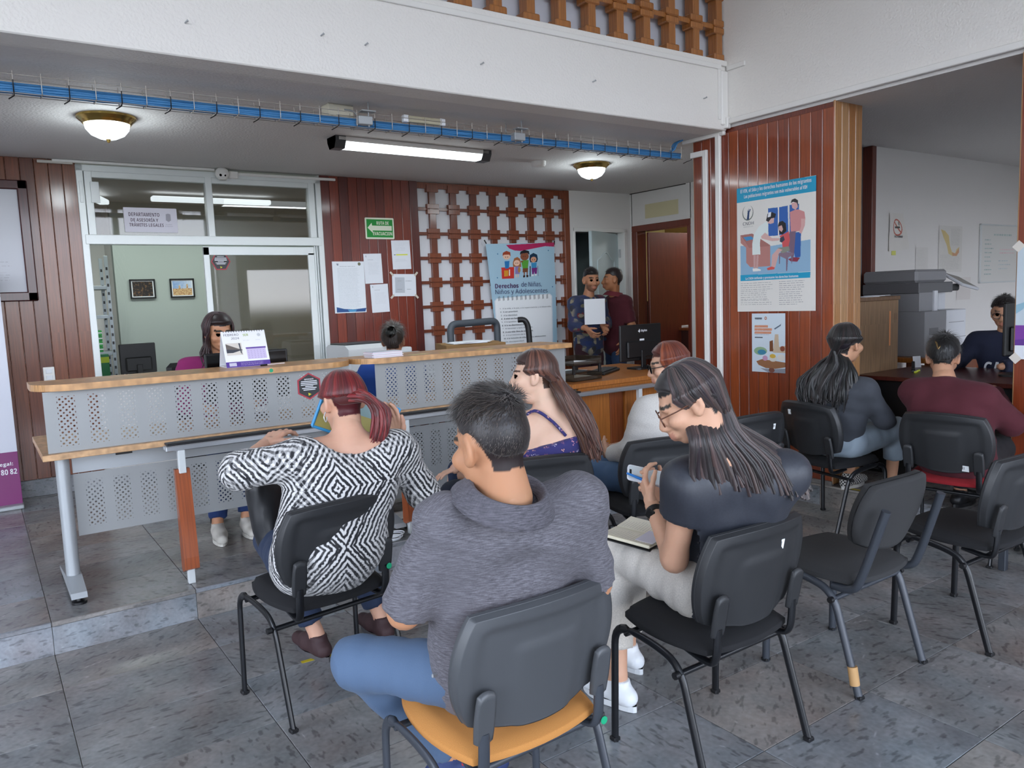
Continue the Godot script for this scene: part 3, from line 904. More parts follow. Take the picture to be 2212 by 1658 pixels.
# ---------------------------------------------------------------- things on the ceiling
func make_ceiling_things() -> void:
	# wire cable tray with a bundle of blue network cables
	var z := -4.5
	var y := 2.63
	var t := thing("cable_tray", "wire mesh cable tray hung under the ceiling along the white beam", "cable tray", Vector3(0, y, z))
	for q in [[-0.01, -0.032], [-0.01, 0.032], [0.034, -0.05], [0.034, 0.05], [0.07, -0.05], [0.07, 0.05]]:
		obj("long_wire", tubem([Vector3(-1.0, q[0], q[1]), Vector3(4.84, q[0], q[1])], 0.0022, 5), M.wire, t)
	var rung := tubem(bend_path([Vector3(0, 0.085, 0.05), Vector3(0, -0.012, 0.05), Vector3(0, -0.012, -0.05), Vector3(0, 0.085, -0.05)], 0.012, 3), 0.0024, 5)
	for i in 50:
		obj("rung", rung, M.wire, t, Vector3(-0.9 + i * 0.1165, 0, 0))
	for x in [2.06, 3.2]:
		for dz in [-0.06, 0.06]:
			obj("hanger_rod", tubem([Vector3(x + dz * 0.4, -0.01, dz), Vector3(x + dz * 0.4, 0.135, dz)], 0.004, 6), M.grey_metal, t)
		bx("hanger_bracket", Vector3(x - 0.045, 0.0, -0.07), Vector3(x + 0.045, 0.05, 0.075), M.grey_metal, t, 0.004)
		bx("hanger_plate", Vector3(x - 0.03, 0.075, 0.03), Vector3(x + 0.06, 0.082, 0.09), M.grey_metal, t, 0.001)
	var cb := thing("blue_cable_bundle", "bundle of blue network cables lying in the wire tray", "cables", Vector3(0, y, z))
	var r := RandomNumberGenerator.new()
	r.seed = 4
	for k in 12:
		var pts := []
		var oy := 0.0 + 0.011 * (k % 4)
		var oz := -0.024 + 0.016 * (k / 4) + 0.01
		for i in 61:
			pts.append(Vector3(-1.0 + i * 0.0972, oy + r.randf_range(-0.002, 0.003), oz + r.randf_range(-0.004, 0.004)))
		obj("cable", tubem(smooth_path(pts, 2), 0.0075, 6), M.blue_cable, cb)
	for i in 26:
		var x := -0.9 + i * 0.233
		obj("cable_tie", tubem([Vector3(x, 0.045, 0.052), Vector3(x, -0.012, 0.05), Vector3(x + 0.004, -0.016, 0.0), Vector3(x - 0.02, -0.03, -0.02)], 0.003, 5), M.black, cb)
	var drop := thing("blue_cable_drop", "blue cables rising from the tray to the conduit by the pier", "cables", Vector3(4.72, y, z))
	for k in 4:
		obj("cable", tubem(smooth_path([Vector3(-0.05, 0.03, 0.02), Vector3(0.0, 0.05, 0.02 + k * 0.012), Vector3(0.02, 0.1, 0.03 + k * 0.014), Vector3(0.06, 0.125, 0.06 + k * 0.012)], 4), 0.0065, 6), M.blue_cable, drop)
	var tb := thing("ballast_strip", "yellowed lamp ballast strip resting on the cable tray", "ballast", Vector3(2.49, y + 0.07, z + 0.03))
	bx("strip", Vector3(-0.13, -0.02, -0.015), Vector3(0.13, 0.02, 0.015), mat(hexc("b9b29a"), 0.5), tb, 0.004)
	bx("end_cap", Vector3(-0.16, -0.022, -0.018), Vector3(-0.125, 0.022, 0.018), M.paper, tb, 0.004)
	bx("end_cap", Vector3(0.10, -0.022, -0.018), Vector3(0.14, 0.022, 0.018), M.paper, tb, 0.004)
	var jb := thing("junction_box", "cream plastic junction box on the ceiling beside the cable tray", "box", Vector3(1.955, CEIL, -4.60), 0.05)
	bx("body", Vector3(-0.085, -0.075, -0.05), Vector3(0.085, -0.001, 0.05), mat(hexc("e2dcc8"), 0.5), jb, 0.006)
	obj("lead", tubem(smooth_path([Vector3(0.02, -0.03, 0.05), Vector3(0.08, -0.04, 0.06), Vector3(0.12, -0.1, 0.06)], 5), 0.005, 6), M.grey_metal, jb)
	var sd := thing("smoke_detector", "small white smoke detector on the ceiling by the round lamp", "smoke detector", Vector3(4.289, CEIL, -5.67))
	var b := MB.new()
	b.lathe([Vector2(0.001, -0.05), Vector2(0.055, -0.048), Vector2(0.066, -0.035), Vector2(0.068, -0.001)], 20)
	obj("body", b.mesh(), M.white, sd)
	for k in 2:
		dome_lamp(Vector3([0.80, 4.85][k], CEIL, [-5.466, -5.60][k]), ["round brass-rimmed ceiling lamp at the left, above the office window", "round brass-rimmed ceiling lamp at the right, near the doors"][k])
	# fluorescent batten
	var f := thing("fluorescent_batten", "long fluorescent ceiling light with grey end caps", "light", Vector3(2.93, CEIL, -5.46), 0.03)
	bx("housing", Vector3(-0.66, -0.035, -0.075), Vector3(0.66, -0.001, 0.075), M.white, f, 0.006)
	for s in [-1.0, 1.0]:
		var e := MB.new()
		e.extrude(PackedVector2Array([Vector2(-0.075, -0.001), Vector2(-0.075, -0.035), Vector2(-0.045, -0.085), Vector2(0.045, -0.085), Vector2(0.075, -0.035), Vector2(0.075, -0.001)]), 0.60 * s, 0.68 * s, Transform3D(Basis(Vector3.UP, -PI / 2) * Basis(Vector3(1, 0, 0), Vector3(0, 1, 0), Vector3(0, 0, -1)), Vector3.ZERO))
		obj("end_cap", e.mesh(), M.plastic_grey, f)
	var d := MB.new()
	d.extrude(PackedVector2Array([Vector2(-0.066, -0.033), Vector2(-0.056, -0.055), Vector2(-0.038, -0.078), Vector2(0.038, -0.078), Vector2(0.056, -0.055), Vector2(0.066, -0.033)]), -0.602, 0.602, Transform3D(Basis(Vector3.UP, PI / 2), Vector3.ZERO))
	obj("diffuser", d.mesh(), M.lamp_glass, f)
	var l := AreaLight3D.new()
	l.name = "batten_light"
	l.area_size = Vector2(1.2, 0.12)
	l.light_energy = 0.75
	l.light_color = Color(0.93, 0.98, 1.0)
	l.shadow_enabled = true
	l.area_range = 14.0
	l.position = Vector3(0, -0.095, 0)
	l.rotation.x = -PI / 2
	f.add_child(l)
	# security camera over the office window and its conduit
	var c := thing("security_camera", "white dome security camera above the office window", "camera", Vector3(1.88, 2.715, -6.985))
	b = MB.new()
	b.lathe([Vector2(0.001, -0.055), Vector2(0.03, -0.05), Vector2(0.05, -0.03), Vector2(0.058, 0.0), Vector2(0.05, 0.03), Vector2(0.03, 0.048)], 22)
	obj("dome", b.mesh(), M.white, c)
	for k in 2:
		b = MB.new()
		b.ellipsoid(Vector3(-0.025 + 0.035 * k, -0.018, 0.046), Vector3(0.011, 0.011, 0.008))
		obj("lens", b.mesh(), [mat(hexc("6b7076"), 0.2), M.black_gloss][k], c)
	bx("junction", Vector3(0.055, -0.03, -0.06), Vector3(0.14, 0.03, -0.01), M.white, c, 0.006)
	var tr := sgroup("trim_3")
	bx("conduit", Vector3(0.62, 2.742, -7.04), Vector3(1.83, CEIL - 0.003, -7.018), M.white, tr, 0.003)
	bx("conduit", Vector3(2.0, 2.715, -7.04), Vector3(2.92, 2.738, -7.018), M.white, tr, 0.003)
	bx("conduit", Vector3(0.52, 2.728, -7.04), Vector3(0.76, 2.75, -7.02), mat(hexc("cfcac2"), 0.7), tr, 0.003)

func dome_lamp(at: Vector3, label: String) -> void:
	var t := thing("dome_lamp", label, "lamp", at, 0.0, "round ceiling lamps")
	var b := MB.new()
	b.lathe([Vector2(0.128, -0.045), Vector2(0.135, -0.046), Vector2(0.148, -0.03), Vector2(0.168, -0.012), Vector2(0.17, 0.0)], 36)
	obj("brass_rim", b.mesh(), M.brass, t)
	b = MB.new()
	b.lathe([Vector2(0.002, -0.135), Vector2(0.05, -0.13), Vector2(0.095, -0.108), Vector2(0.122, -0.075), Vector2(0.13, -0.04)], 36)
	obj("glass_bowl", b.mesh(), M.lamp_glass, t)
	b = MB.new()
	b.lathe([Vector2(0.001, -0.155), Vector2(0.008, -0.152), Vector2(0.011, -0.143), Vector2(0.014, -0.134)], 12)
	obj("finial", b.mesh(), M.brass, t)
	var l := OmniLight3D.new()
	l.name = "lamp_light"
	l.light_energy = 0.16
	l.light_color = Color(0.93, 0.98, 1.0)
	l.light_size = 0.08
	l.omni_range = 14.0
	l.shadow_enabled = true
	l.position = Vector3(0, -0.09, 0)
	t.add_child(l)

# ---------------------------------------------------------------- counters
# sheet in the xy plane with groups of round holes; x0..x1, y0..y1
func perforated(x0: float, x1: float, y0: float, y1: float, groups: Array, gy: float, rows: int, hp: float, vp: float, hr: float) -> ArrayMesh:
	var b := MB.new()
	var xs := [x0]
	for g in groups:
		xs.append_array([g - hp * 1.5, g + hp * 1.5])
	xs.append(x1)
	var ytop := gy + vp / 2.0
	var ybot := gy - vp * (rows - 0.5)
	var t := 0.0015
	for zz in [t, -t]:
		var fl := func(ax: float, ay: float, bx_: float, by: float) -> void:
			if zz > 0:
				b.quad(Vector3(ax, ay, zz), Vector3(bx_, ay, zz), Vector3(bx_, by, zz), Vector3(ax, by, zz))
			else:
				b.quad(Vector3(bx_, ay, zz), Vector3(ax, ay, zz), Vector3(ax, by, zz), Vector3(bx_, by, zz))
		fl.call(x0, ytop, x1, y1)
		fl.call(x0, y0, x1, ybot)
		for i in range(0, xs.size() - 1, 2):
			fl.call(xs[i], ybot, xs[i + 1], ytop)
		for g in groups:
			for c in 3:
				for r in rows:
					var o := Vector3(g + (c - 1) * hp, gy - r * vp, zz)
					var n := 12
					for k in n:
						var a0 := TAU * k / n
						var a1 := TAU * (k + 1) / n
						var i0 := o + Vector3(cos(a0), sin(a0), 0) * hr
						var i1 := o + Vector3(cos(a1), sin(a1), 0) * hr
						var e0 := o + Vector3(cos(a0) / maxf(absf(cos(a0)), absf(sin(a0))) * hp / 2, sin(a0) / maxf(absf(cos(a0)), absf(sin(a0))) * vp / 2, 0)
						var e1 := o + Vector3(cos(a1) / maxf(absf(cos(a1)), absf(sin(a1))) * hp / 2, sin(a1) / maxf(absf(cos(a1)), absf(sin(a1))) * vp / 2, 0)
						if zz > 0:
							b.quad(i0, e0, e1, i1)
							b.quad(i0, i1, i1 - Vector3(0, 0, 2 * t), i0 - Vector3(0, 0, 2 * t))
						else:
							b.quad(i1, e1, e0, i0)
	return b.mesh()

func make_counters() -> void:
	for k in 2:
		var x0: float = [0.243, 1.975][k]
		var x1: float = [1.80, 3.445][k]
		var t := thing("reception_counter", ["left grey steel reception counter with perforated panels and light wood top", "right grey steel reception counter with perforated panels, beside the orange desk"][k], "counter", Vector3((x0 + x1) / 2, FLOOR2, -4.45), 0.0)
		var o := -t.position
		var g := []
		for i in 11:
			var gx: float = ([0.338, 2.082][k]) + i * [0.1342, 0.1325][k]
			if gx + 0.05 < x1:
				g.append(gx)
		var p := obj("upper_panel", perforated(x0, x1, 0.893, 1.192, g, 1.153, 9, 0.0262, 0.0272, 0.0052), M.grey_panel, t, o + Vector3(0, 0, -4.322))
		# worktop with a rounded front end, carried above the panel
		var poly := PackedVector2Array()
		var w: float = x1 - x0 + 0.085
		var xa: float = x0 - 0.045 if k == 0 else x0 - 0.115
		var xb: float = x1 + 0.045 if k == 0 else x1 + 0.012
		for i in 9:
			var a := PI + PI / 2 * i / 8.0
			poly.append(Vector2(xa + 0.2 + 0.2 * cos(a), 4.44 + 0.19 * sin(a)))
		if k == 0:
			for i in 9:
				var a := PI * 1.5 + PI / 2 * i / 8.0
				poly.append(Vector2(xb - 0.2 + 0.2 * cos(a), 4.44 + 0.19 * sin(a)))
			poly.append(Vector2(xb, 4.62))
		else:
			poly.append_array(PackedVector2Array([Vector2(xb, 4.25), Vector2(xb, 4.62)]))
		poly.append(Vector2(xa, 4.62))
		var top := obj("worktop", slab(poly, 1.196, 1.228, Transform3D(Basis(Vector3(1, 0, 0), Vector3(0, 0, -1), Vector3(0, 1, 0)), Vector3.ZERO)), M.beech, t, o)
		# desk board behind and under the panel
		bx("desk_board", o + Vector3(x0 - 0.028, 0.862, -5.05), o + Vector3(x1 + (0.03 if k == 0 else 0.0), 0.892, -4.285), M.beech_edge, t, 0.002)
		# modesty panels
		var g2 := []
		for i in 11:
			var gx: float = ([0.439, 2.19][k]) + i * 0.1292
			if gx + 0.05 < x1 - 0.03:
				g2.append(gx)
		obj("lower_panel", perforated(x0 + 0.105, x1 - 0.02, 0.43 if k == 0 else 0.30, 0.752, g2, 0.701, 9, 0.0262, 0.0266, 0.0052), M.grey_panel, t, o + Vector3(0, 0, -4.47))
		bx("fascia", o + Vector3(x0 + 0.105, 0.757, -4.475), o + Vector3(x1 - 0.02, 0.862, -4.468), M.grey_metal, t, 0.001)
		bx("cable_slot", o + Vector3(0.55 + k * 1.7, 0.822, -4.469), o + Vector3(0.63 + k * 1.7, 0.84, -4.4665), M.black, t, 0.006)
		for x in [x0 + 0.06, x1 - 0.06]:
			obj("leg", tubem([o + Vector3(x, FLOOR2 + 0.06, -4.43), o + Vector3(x, 0.862, -4.43)], 0.032, 18), M.grey_metal, t)
			var f := MB.new()
			f.extrude(PackedVector2Array([Vector2(-4.80, 0.035), Vector2(-4.80, 0.05), Vector2(-4.45, 0.095), Vector2(-4.40, 0.095), Vector2(-4.215, 0.06), Vector2(-4.20, 0.035)]), -0.035, 0.035, Transform3D(Basis(Vector3(0, 0, 1), Vector3(0, 1, 0), Vector3(-1, 0, 0)), o + Vector3(x, FLOOR2, 0)))
			obj("foot", f.mesh(), M.grey_metal, t)
			for zz in [-4.24, -4.75]:
				var d := MB.new()
				d.lathe([Vector2(0.034, 0.0), Vector2(0.034, 0.012), Vector2(0.014, 0.016), Vector2(0.012, 0.04)], 16, o + Vector3(x, FLOOR2, zz))
				obj("levelling_foot", d.mesh(), M.black, t)
		if k == 1:
			bx("base_rail", o + Vector3(x0 + 0.1, FLOOR2 + 0.005, -4.5), o + Vector3(x1 - 0.06, FLOOR2 + 0.05, -4.47), M.white, t, 0.003)
	# hand rail in front on wooden posts
	var r := thing("counter_rail", "aluminium hand rail on orange wooden posts in front of the counters", "rail", Vector3(2.5, FLOOR2, -4.17))
	bx("rail_bar", Vector3(0.738 - 2.5, 0.697, -0.022), Vector3(4.55 - 2.5, 0.726, 0.02), M.rail, r, 0.005)
	bx("rubber_top", Vector3(0.745 - 2.5, 0.726, -0.055), Vector3(3.45 - 2.5, 0.738, 0.014), M.black, r, 0.003)
	bx("rail_bar", Vector3(0.738 - 2.5, 0.70, -0.06), Vector3(4.55 - 2.5, 0.722, -0.03), M.rail, r, 0.004)
	for x in [0.81, 2.085, 4.02]:
		var o := Vector3(x - 2.5, 0, 0)
		bx("steel_stub", o + Vector3(-0.017, 0.58, -0.017), o + Vector3(0.017, 0.70, 0.017), M.alu, r, 0.002)
		bx("steel_stub", o + Vector3(-0.017, 0.0, -0.017), o + Vector3(0.017, 0.10, 0.017), M.alu, r, 0.002)
		var q := MB.new()
		q.extrude(PackedVector2Array([Vector2(-0.03, 0.60), Vector2(-0.03, 0.07), Vector2(0.0, 0.065), Vector2(0.045, 0.085), Vector2(0.045, 0.145), Vector2(0.0, 0.60)]), -0.036, 0.036, Transform3D(Basis(Vector3(0, 0, 1), Vector3(0, 1, 0), Vector3(-1, 0, 0)), o))
		obj("wooden_post", q.mesh(), M.post_wood, r)
	# orange wooden desk at the right end
	var d := thing("wooden_desk", "orange varnished wooden desk with panelled front, right of the counters", "desk", Vector3(4.15, FLOOR2, -4.75))
	var o := -d.position
	bx("top", o + Vector3(3.46, 0.895, -5.25), o + Vector3(4.83, 0.93, -4.26), M.oak, d, 0.004)
	bx("apron", o + Vector3(3.53, 0.835, -4.31), o + Vector3(4.80, 0.895, -4.28), M.oak, d, 0.003)
	bx("front_panel", o + Vector3(3.50, FLOOR2 + 0.06, -4.35), o + Vector3(3.86, 0.835, -4.32), M.oak, d, 0.003)
	bx("front_panel", o + Vector3(4.02, FLOOR2 + 0.06, -4.35), o + Vector3(4.80, 0.835, -4.32), M.oak, d, 0.003)
	bx("stile", o + Vector3(3.86, FLOOR2 + 0.0, -4.36), o + Vector3(3.92, 0.835, -4.315), M.oak_dark, d, 0.003)
	bx("stile", o + Vector3(3.92, FLOOR2 + 0.0, -4.40), o + Vector3(4.02, 0.835, -4.345), M.oak_dark, d, 0.003)
	bx("side_panel", o + Vector3(3.475, FLOOR2, -5.2), o + Vector3(3.50, 0.895, -4.30), M.oak_dark, d, 0.003)
	bx("side_panel", o + Vector3(4.79, FLOOR2, -5.2), o + Vector3(4.815, 0.895, -4.42), M.oak_dark, d, 0.003)

# ---------------------------------------------------------------- printed matter
class Pic:
	var im: Image
	var w: int
	var h: int
	var r := RandomNumberGenerator.new()
	func _init(ww: int, hh: int, c: Color) -> void:
		w = ww
		h = hh
		im = Image.create(w, h, false, Image.FORMAT_RGB8)
		im.fill(c)
		r.seed = ww * 7 + hh
	# outline in thousandths: [x0, y0, x1, y1, ...]
	func poly(a: Array, c: Color) -> void:
		var n := a.size() / 2
		var p := []
		var lo := INF
		var hi := -INF
		for i in n:
			var q := Vector2(a[i * 2] * w / 1000.0, a[i * 2 + 1] * h / 1000.0)
			p.append(q)
			lo = minf(lo, q.y)
			hi = maxf(hi, q.y)
		for y in range(maxi(0, int(lo)), mini(h, int(hi) + 1)):
			var xs := []
			for i in n:
				var s: Vector2 = p[i]
				var e: Vector2 = p[(i + 1) % n]
				if (s.y <= y + 0.5) != (e.y <= y + 0.5):
					xs.append(s.x + (y + 0.5 - s.y) / (e.y - s.y) * (e.x - s.x))
			xs.sort()
			for k in range(0, xs.size() - 1, 2):
				im.fill_rect(Rect2i(int(round(xs[k])), y, maxi(1, int(round(xs[k + 1])) - int(round(xs[k]))), 1), c)
	func rect(x: float, y: float, ww: float, hh: float, c: Color) -> void:
		im.fill_rect(Rect2i(int(x * w / 1000), int(y * h / 1000), maxi(1, int(ww * w / 1000)), maxi(1, int(hh * h / 1000))), c)
	func disc(x: float, y: float, rx: float, ry: float, c: Color) -> void:
		var a := []
		for k in 20:
			a.append(x + rx * cos(TAU * k / 20))
			a.append(y + ry * sin(TAU * k / 20))
		poly(a, c)
	# small print that cannot be read: words as short strokes
	func lines(x: float, y: float, ww: float, n: int, step: float, th: float, c: Color, ragged := 0.25) -> void:
		for i in n:
			var e := x + ww * (1.0 - r.randf() * ragged)
			var q := x
			while q < e:
				var l := minf(r.randf_range(14, 60), e - q)
				rect(q, y + i * step, l, th, c.lerp(Color.WHITE, r.randf() * 0.3))
				q += l + 9
	func mat() -> StandardMaterial3D:
		var m := StandardMaterial3D.new()
		m.albedo_texture = ImageTexture.create_from_image(im)
		m.roughness = 0.45
		m.texture_repeat = false
		return m

# a sheet facing +z in its own frame, with a printed face, real thickness and slight waves
func sheet(w: float, h: float, m: Material, wave := 0.0, corners := []) -> ArrayMesh:
	var b := MB.new()
	var nx := 8
	var ny := 10
	var f := func(u: float, v: float, back: bool) -> Vector3:
		var p := Vector2((u - 0.5) * w, (0.5 - v) * h)
		if corners.size() == 4:
			p = (corners[0] as Vector2).lerp(corners[1], u).lerp((corners[3] as Vector2).lerp(corners[2], u), v)
		var z := wave * (sin(u * 9.0 + v * 2.0) * 0.5 + sin(v * 7.0 - u * 3.0) * 0.5 + 1.0)
		return Vector3(p.x, p.y, z - (0.0006 if back else 0.0))
	for i in nx:
		for j in ny:
			var u0 := float(i) / nx
			var u1 := float(i + 1) / nx
			var v0 := float(j) / ny
			var v1 := float(j + 1) / ny
			b.quad(f.call(u0, v1, false), f.call(u1, v1, false), f.call(u1, v0, false), f.call(u0, v0, false), Vector2(u0, v1), Vector2(u1, v1), Vector2(u1, v0), Vector2(u0, v0))
			b.quad(f.call(u1, v1, true), f.call(u0, v1, true), f.call(u0, v0, true), f.call(u1, v0, true), Vector2(u1, v1), Vector2(u0, v1), Vector2(u0, v0), Vector2(u1, v0))
	return b.mesh()

func lettering(parent: Node3D, s: String, w: float, h: float, at: Vector3, m: Material, bold := true, serif := false) -> MeshInstance3D:
	var f := SystemFont.new()
	f.font_names = PackedStringArray(["Droid Serif" if serif else "Droid Sans"])
	f.font_weight = 700 if bold else 400
	var t := TextMesh.new()
	t.text = s
	t.font = f
	t.font_size = 48
	t.pixel_size = 0.01
	t.depth = 0.02
	t.curve_step = 1.5
	var o := obj("lettering", t, m, parent)
	var a := t.get_aabb()
	var k := Vector3(w / maxf(a.size.x, 0.001), h / maxf(a.size.y, 0.001), 0.01)
	o.scale = k
	o.position = at - Vector3(a.get_center().x * k.x, a.get_center().y * k.y, 0)
	return o

func page(called: String, label: String, cat: String, at: Vector3, turn: float, w: float, h: float, pic: Pic, group := "", wave := 0.001, corners := []) -> Node3D:
	var t := thing(called, label, cat, at, turn, group)
	obj("sheet", sheet(w, h, null, wave, corners), pic.mat(), t)
	return t

func make_wall_things() -> void:
	var z := BACKZ + 0.003
	# framed map at the far left
	var f := thing("framed_map", "map in a dark red-brown wooden frame at the left edge", "map", Vector3(-0.05, 2.135, z))
	for q in [[-0.49, -0.455, 0.49, -0.385], [-0.49, 0.385, 0.49, 0.455], [-0.49, -0.455, -0.42, 0.455], [0.42, -0.455, 0.49, 0.455]]:
		bx("frame", Vector3(q[0], q[1], 0), Vector3(q[2], q[3], 0.03), glossy_wood(hexc("4c1518"), M.wood1, 0.25), f, 0.008)
	var pm := Pic.new(256, 240, hexc("c9cbd2"))
	pm.poly([300, 100, 620, 60, 860, 160, 800, 330, 700, 500, 560, 640, 420, 900, 300, 700, 360, 420], hexc("a9bccb"))
	pm.poly([700, 180, 850, 200, 790, 330, 690, 350], hexc("8fc0d2"))
	pm.poly([660, 380, 790, 340, 740, 440, 650, 470], hexc("cdb0bd"))
	pm.poly([560, 520, 660, 500, 620, 640, 540, 680], hexc("86b9cf"))
	pm.lines(760, 700, 150, 2, 40, 6, hexc("9a9aa2"))
	pm.lines(740, 800, 140, 4, 26, 5, hexc("a5a5ad"))
	obj("sheet", sheet(0.85, 0.78, null), pm.mat(), f, Vector3(0, 0, 0.008))
	# department sign on the upper pane
	var d := thing("department_sign", "white sign with department name stuck on the left upper pane", "sign", Vector3(1.30, 2.318, BACKZ - 0.02))
	obj("board", slab(round_rect(0.408, 0.20, 0.006), 0.0, 0.002), mat(hexc("d9d7e2"), 0.5), d)
	var dk := mat(hexc("5e4f5e"), 0.6)
	lettering(d, "DEPARTAMENTO", 0.235, 0.030, Vector3(-0.05, 0.045, 0.0021), dk)
	lettering(d, "DE ASESORÍA Y", 0.21, 0.034, Vector3(-0.05, 0.004, 0.0021), dk)
	lettering(d, "TRÁMITES LEGALES", 0.262, 0.034, Vector3(-0.037, -0.036, 0.0021), dk)
	var gy := mat(hexc("a5a3ae"), 0.6)
	obj("crest", slab(PackedVector2Array([Vector2(-0.018, 0.03), Vector2(0.0, 0.036), Vector2(0.018, 0.03), Vector2(0.02, -0.02), Vector2(0.0, -0.034), Vector2(-0.02, -0.02)]), 0.002, 0.0024), gy, d, Vector3(0.135, 0.022, 0))
	lettering(d, "Secretaría", 0.05, 0.010, Vector3(0.135, -0.032, 0.0021), gy, false)
	lettering(d, "del Migrante", 0.062, 0.011, Vector3(0.135, -0.048, 0.0021), gy, false)
	# evacuation sign
	var e := thing("evacuation_sign", "green evacuation route sign with white arrow pointing left", "sign", Vector3(3.361, 2.288, z))
	var wm := mat(hexc("e6ead6"), 0.45)
	obj("board", slab(round_rect(0.308, 0.205, 0.012), 0.0, 0.003), wm, e)
	obj("green_field", slab(round_rect(0.278, 0.173, 0.004), 0.003, 0.004), mat(hexc("0f8f33"), 0.45), e)
	obj("arrow", slab(PackedVector2Array([Vector2(-0.13, 0.005), Vector2(-0.085, 0.052), Vector2(-0.082, 0.026), Vector2(0.128, 0.026), Vector2(0.128, -0.02), Vector2(-0.078, -0.02), Vector2(-0.075, -0.045)]), 0.004, 0.005), wm, e)
	lettering(e, "RUTA DE", 0.13, 0.032, Vector3(0.033, 0.052, 0.0041), wm)
	lettering(e, "EVACUACION", 0.205, 0.033, Vector3(0.028, -0.05, 0.0041), wm)
	# notices taped to the red boards
	var p := Pic.new(200, 300, hexc("e6eaef"))
	p.lines(150, 130, 700, 60, 13, 5, hexc("b9c0c6"), 0.15)
	p.lines(230, 95, 560, 1, 10, 7, hexc("8f959c"))
	p.disc(850, 50, 48, 32, hexc("6f6f58"))
	p.poly([130, 40, 200, 40, 190, 80, 150, 75], hexc("8a8f9c"))
	p.poly([60, 880, 300, 920, 600, 935, 1000, 915, 960, 985, 60, 985], hexc("24508a"))
	p.poly([400, 935, 700, 940, 640, 985, 460, 985], hexc("4d9ac9"))
	page("large_notice", "large printed notice with a blue wave at its foot, leftmost on the red boards", "notice", Vector3(3.009, 1.725, z), 0.0, 0.325, 0.49, p, "notices on the red boards")
	for k in 4:
		var q := Pic.new(160, 210, hexc("e4e7ed"))
		var cfg: Array = [[3.268, 1.90, 0.19, 0.288, "portrait notice sheet, upper of the two overlapping pages beside the large notice"], [3.322, 1.61, 0.19, 0.275, "portrait notice sheet with a signature, lower of the two pages beside the large notice"], [3.579, 2.033, 0.205, 0.285, "portrait notice with a yellow highlighted line, under the evacuation sign"], [3.594, 1.732, 0.265, 0.22, "landscape notice with a grey box, taped at its corners"]][k]
		if k < 2:
			q.lines(220, 200, 350, 1, 20, 12, hexc("7e838c"))
			q.lines(220, 300, 640, 16, 26, 6, hexc("bcc2ca"), 0.2)
			q.rect(120, 60, 40, 60, hexc("9aa0a8"))
		elif k == 2:
			q.lines(180, 130, 640, 3, 60, 8, hexc("b5bac2"))
			q.rect(230, 480, 620, 45, hexc("dbe04a"))
			q.rect(110, 485, 90, 30, hexc("6a6f78"))
			q.lines(180, 280, 660, 4, 26, 7, hexc("b9bec6"))
			q.lines(180, 650, 660, 4, 26, 7, hexc("b9bec6"))
		else:
			q.rect(120, 150, 400, 700, hexc("bfc3ca"))
			q.lines(220, 300, 190, 1, 30, 26, hexc("8f949c"))
			q.lines(560, 300, 330, 1, 30, 26, hexc("8f949c"))
			q.lines(200, 680, 240, 1, 30, 24, hexc("8f949c"))
			q.lines(600, 680, 220, 1, 30, 24, hexc("8f949c"))
		var n := page("notice", cfg[4], "notice", Vector3(cfg[0], cfg[1], z + 0.001 * k), -0.0, cfg[2], cfg[3], q, "notices on the red boards")
		n.rotation.z = [0.02, 0.03, 0.02, -0.02][k]
		if k == 3:
			for c in 4:
				var tp := obj("tape", box(Vector3(0.05, 0.02, 0.0008), 0.0), mat(hexc("cfc7ba"), 0.3), n, Vector3(0.135 * (1 if c % 2 else -1), 0.112 * (1 if c < 2 else -1), 0.003))
				tp.rotation.z = 0.8 * (1 if c == 1 or c == 2 else -1)
	# banner on the lattice
	var bp := Pic.new(420, 560, hexc("a9c9db"))
	for a in BANNER_ART:
		var arr: Array = (a[1] as Array).duplicate()
		for i in range(1, arr.size(), 2):
			arr[i] = arr[i] * 0.9
		bp.poly(arr, hexc(a[0]))
	for q in [[524, 117], [552, 117], [658, 149], [687, 149], [406, 176], [433, 176], [261, 120], [291, 120]]:
		bp.disc(q[0], q[1], 5, 5, hexc("3a2a2a"))
	for q in [[150, 90], [110, 300], [905, 70], [950, 400]]:
		bp.disc(q[0], q[1], 7, 6, hexc("3f6fa0"))
	for k in 12:
		bp.rect(95 + k * 68, 468, 9, 40, hexc("5f6468"))
		bp.rect(110 + k * 68, 466, 9, 40, hexc("5f6468"))
	var bn := page("vinyl_banner", "light blue vinyl banner with cartoon children and a list of rights, hung on the lattice", "banner", Vector3(5.05, 1.55, BACKZ + 0.012), 0.0, 0.93, 1.2, bp, "", 0.006, [Vector2(-0.47, 0.597), Vector2(0.459, 0.62), Vector2(0.459, -0.62), Vector2(-0.363, -0.61)])
	(bn.get_child(0) as MeshInstance3D).material_override.roughness = 0.18
	var pu := mat(hexc("4a1f55"), 0.4)
	lettering(bn, "Derechos", 0.31, 0.052, Vector3(-0.22, 0.148, 0.014), pu)
	lettering(bn, "de Niñas,", 0.28, 0.062, Vector3(0.115, 0.155, 0.014), mat(hexc("3a3f6a"), 0.4), false)
	lettering(bn, "Niños y Adolescentes", 0.71, 0.066, Vector3(-0.02, 0.078, 0.014), mat(hexc("3a3f6a"), 0.4), false)
	var rights := ["1   A la vida, a la paz, a la supervivencia y al desarrollo.", "2   A ser prioridad.", "3   A la identidad.", "4   A vivir en familia.", "5   A la igualdad sustantiva.", "6   A la no discriminación.", "7   Al bienestar y sano desarrollo.", "8   A una vida libre de violencias.", "9   A la protección de la salud.", "10  A la inclusión de niñas, niños y adolescentes", "      con discapacidad.", "11  A la educación.", "12  Al descanso y esparcimiento."]
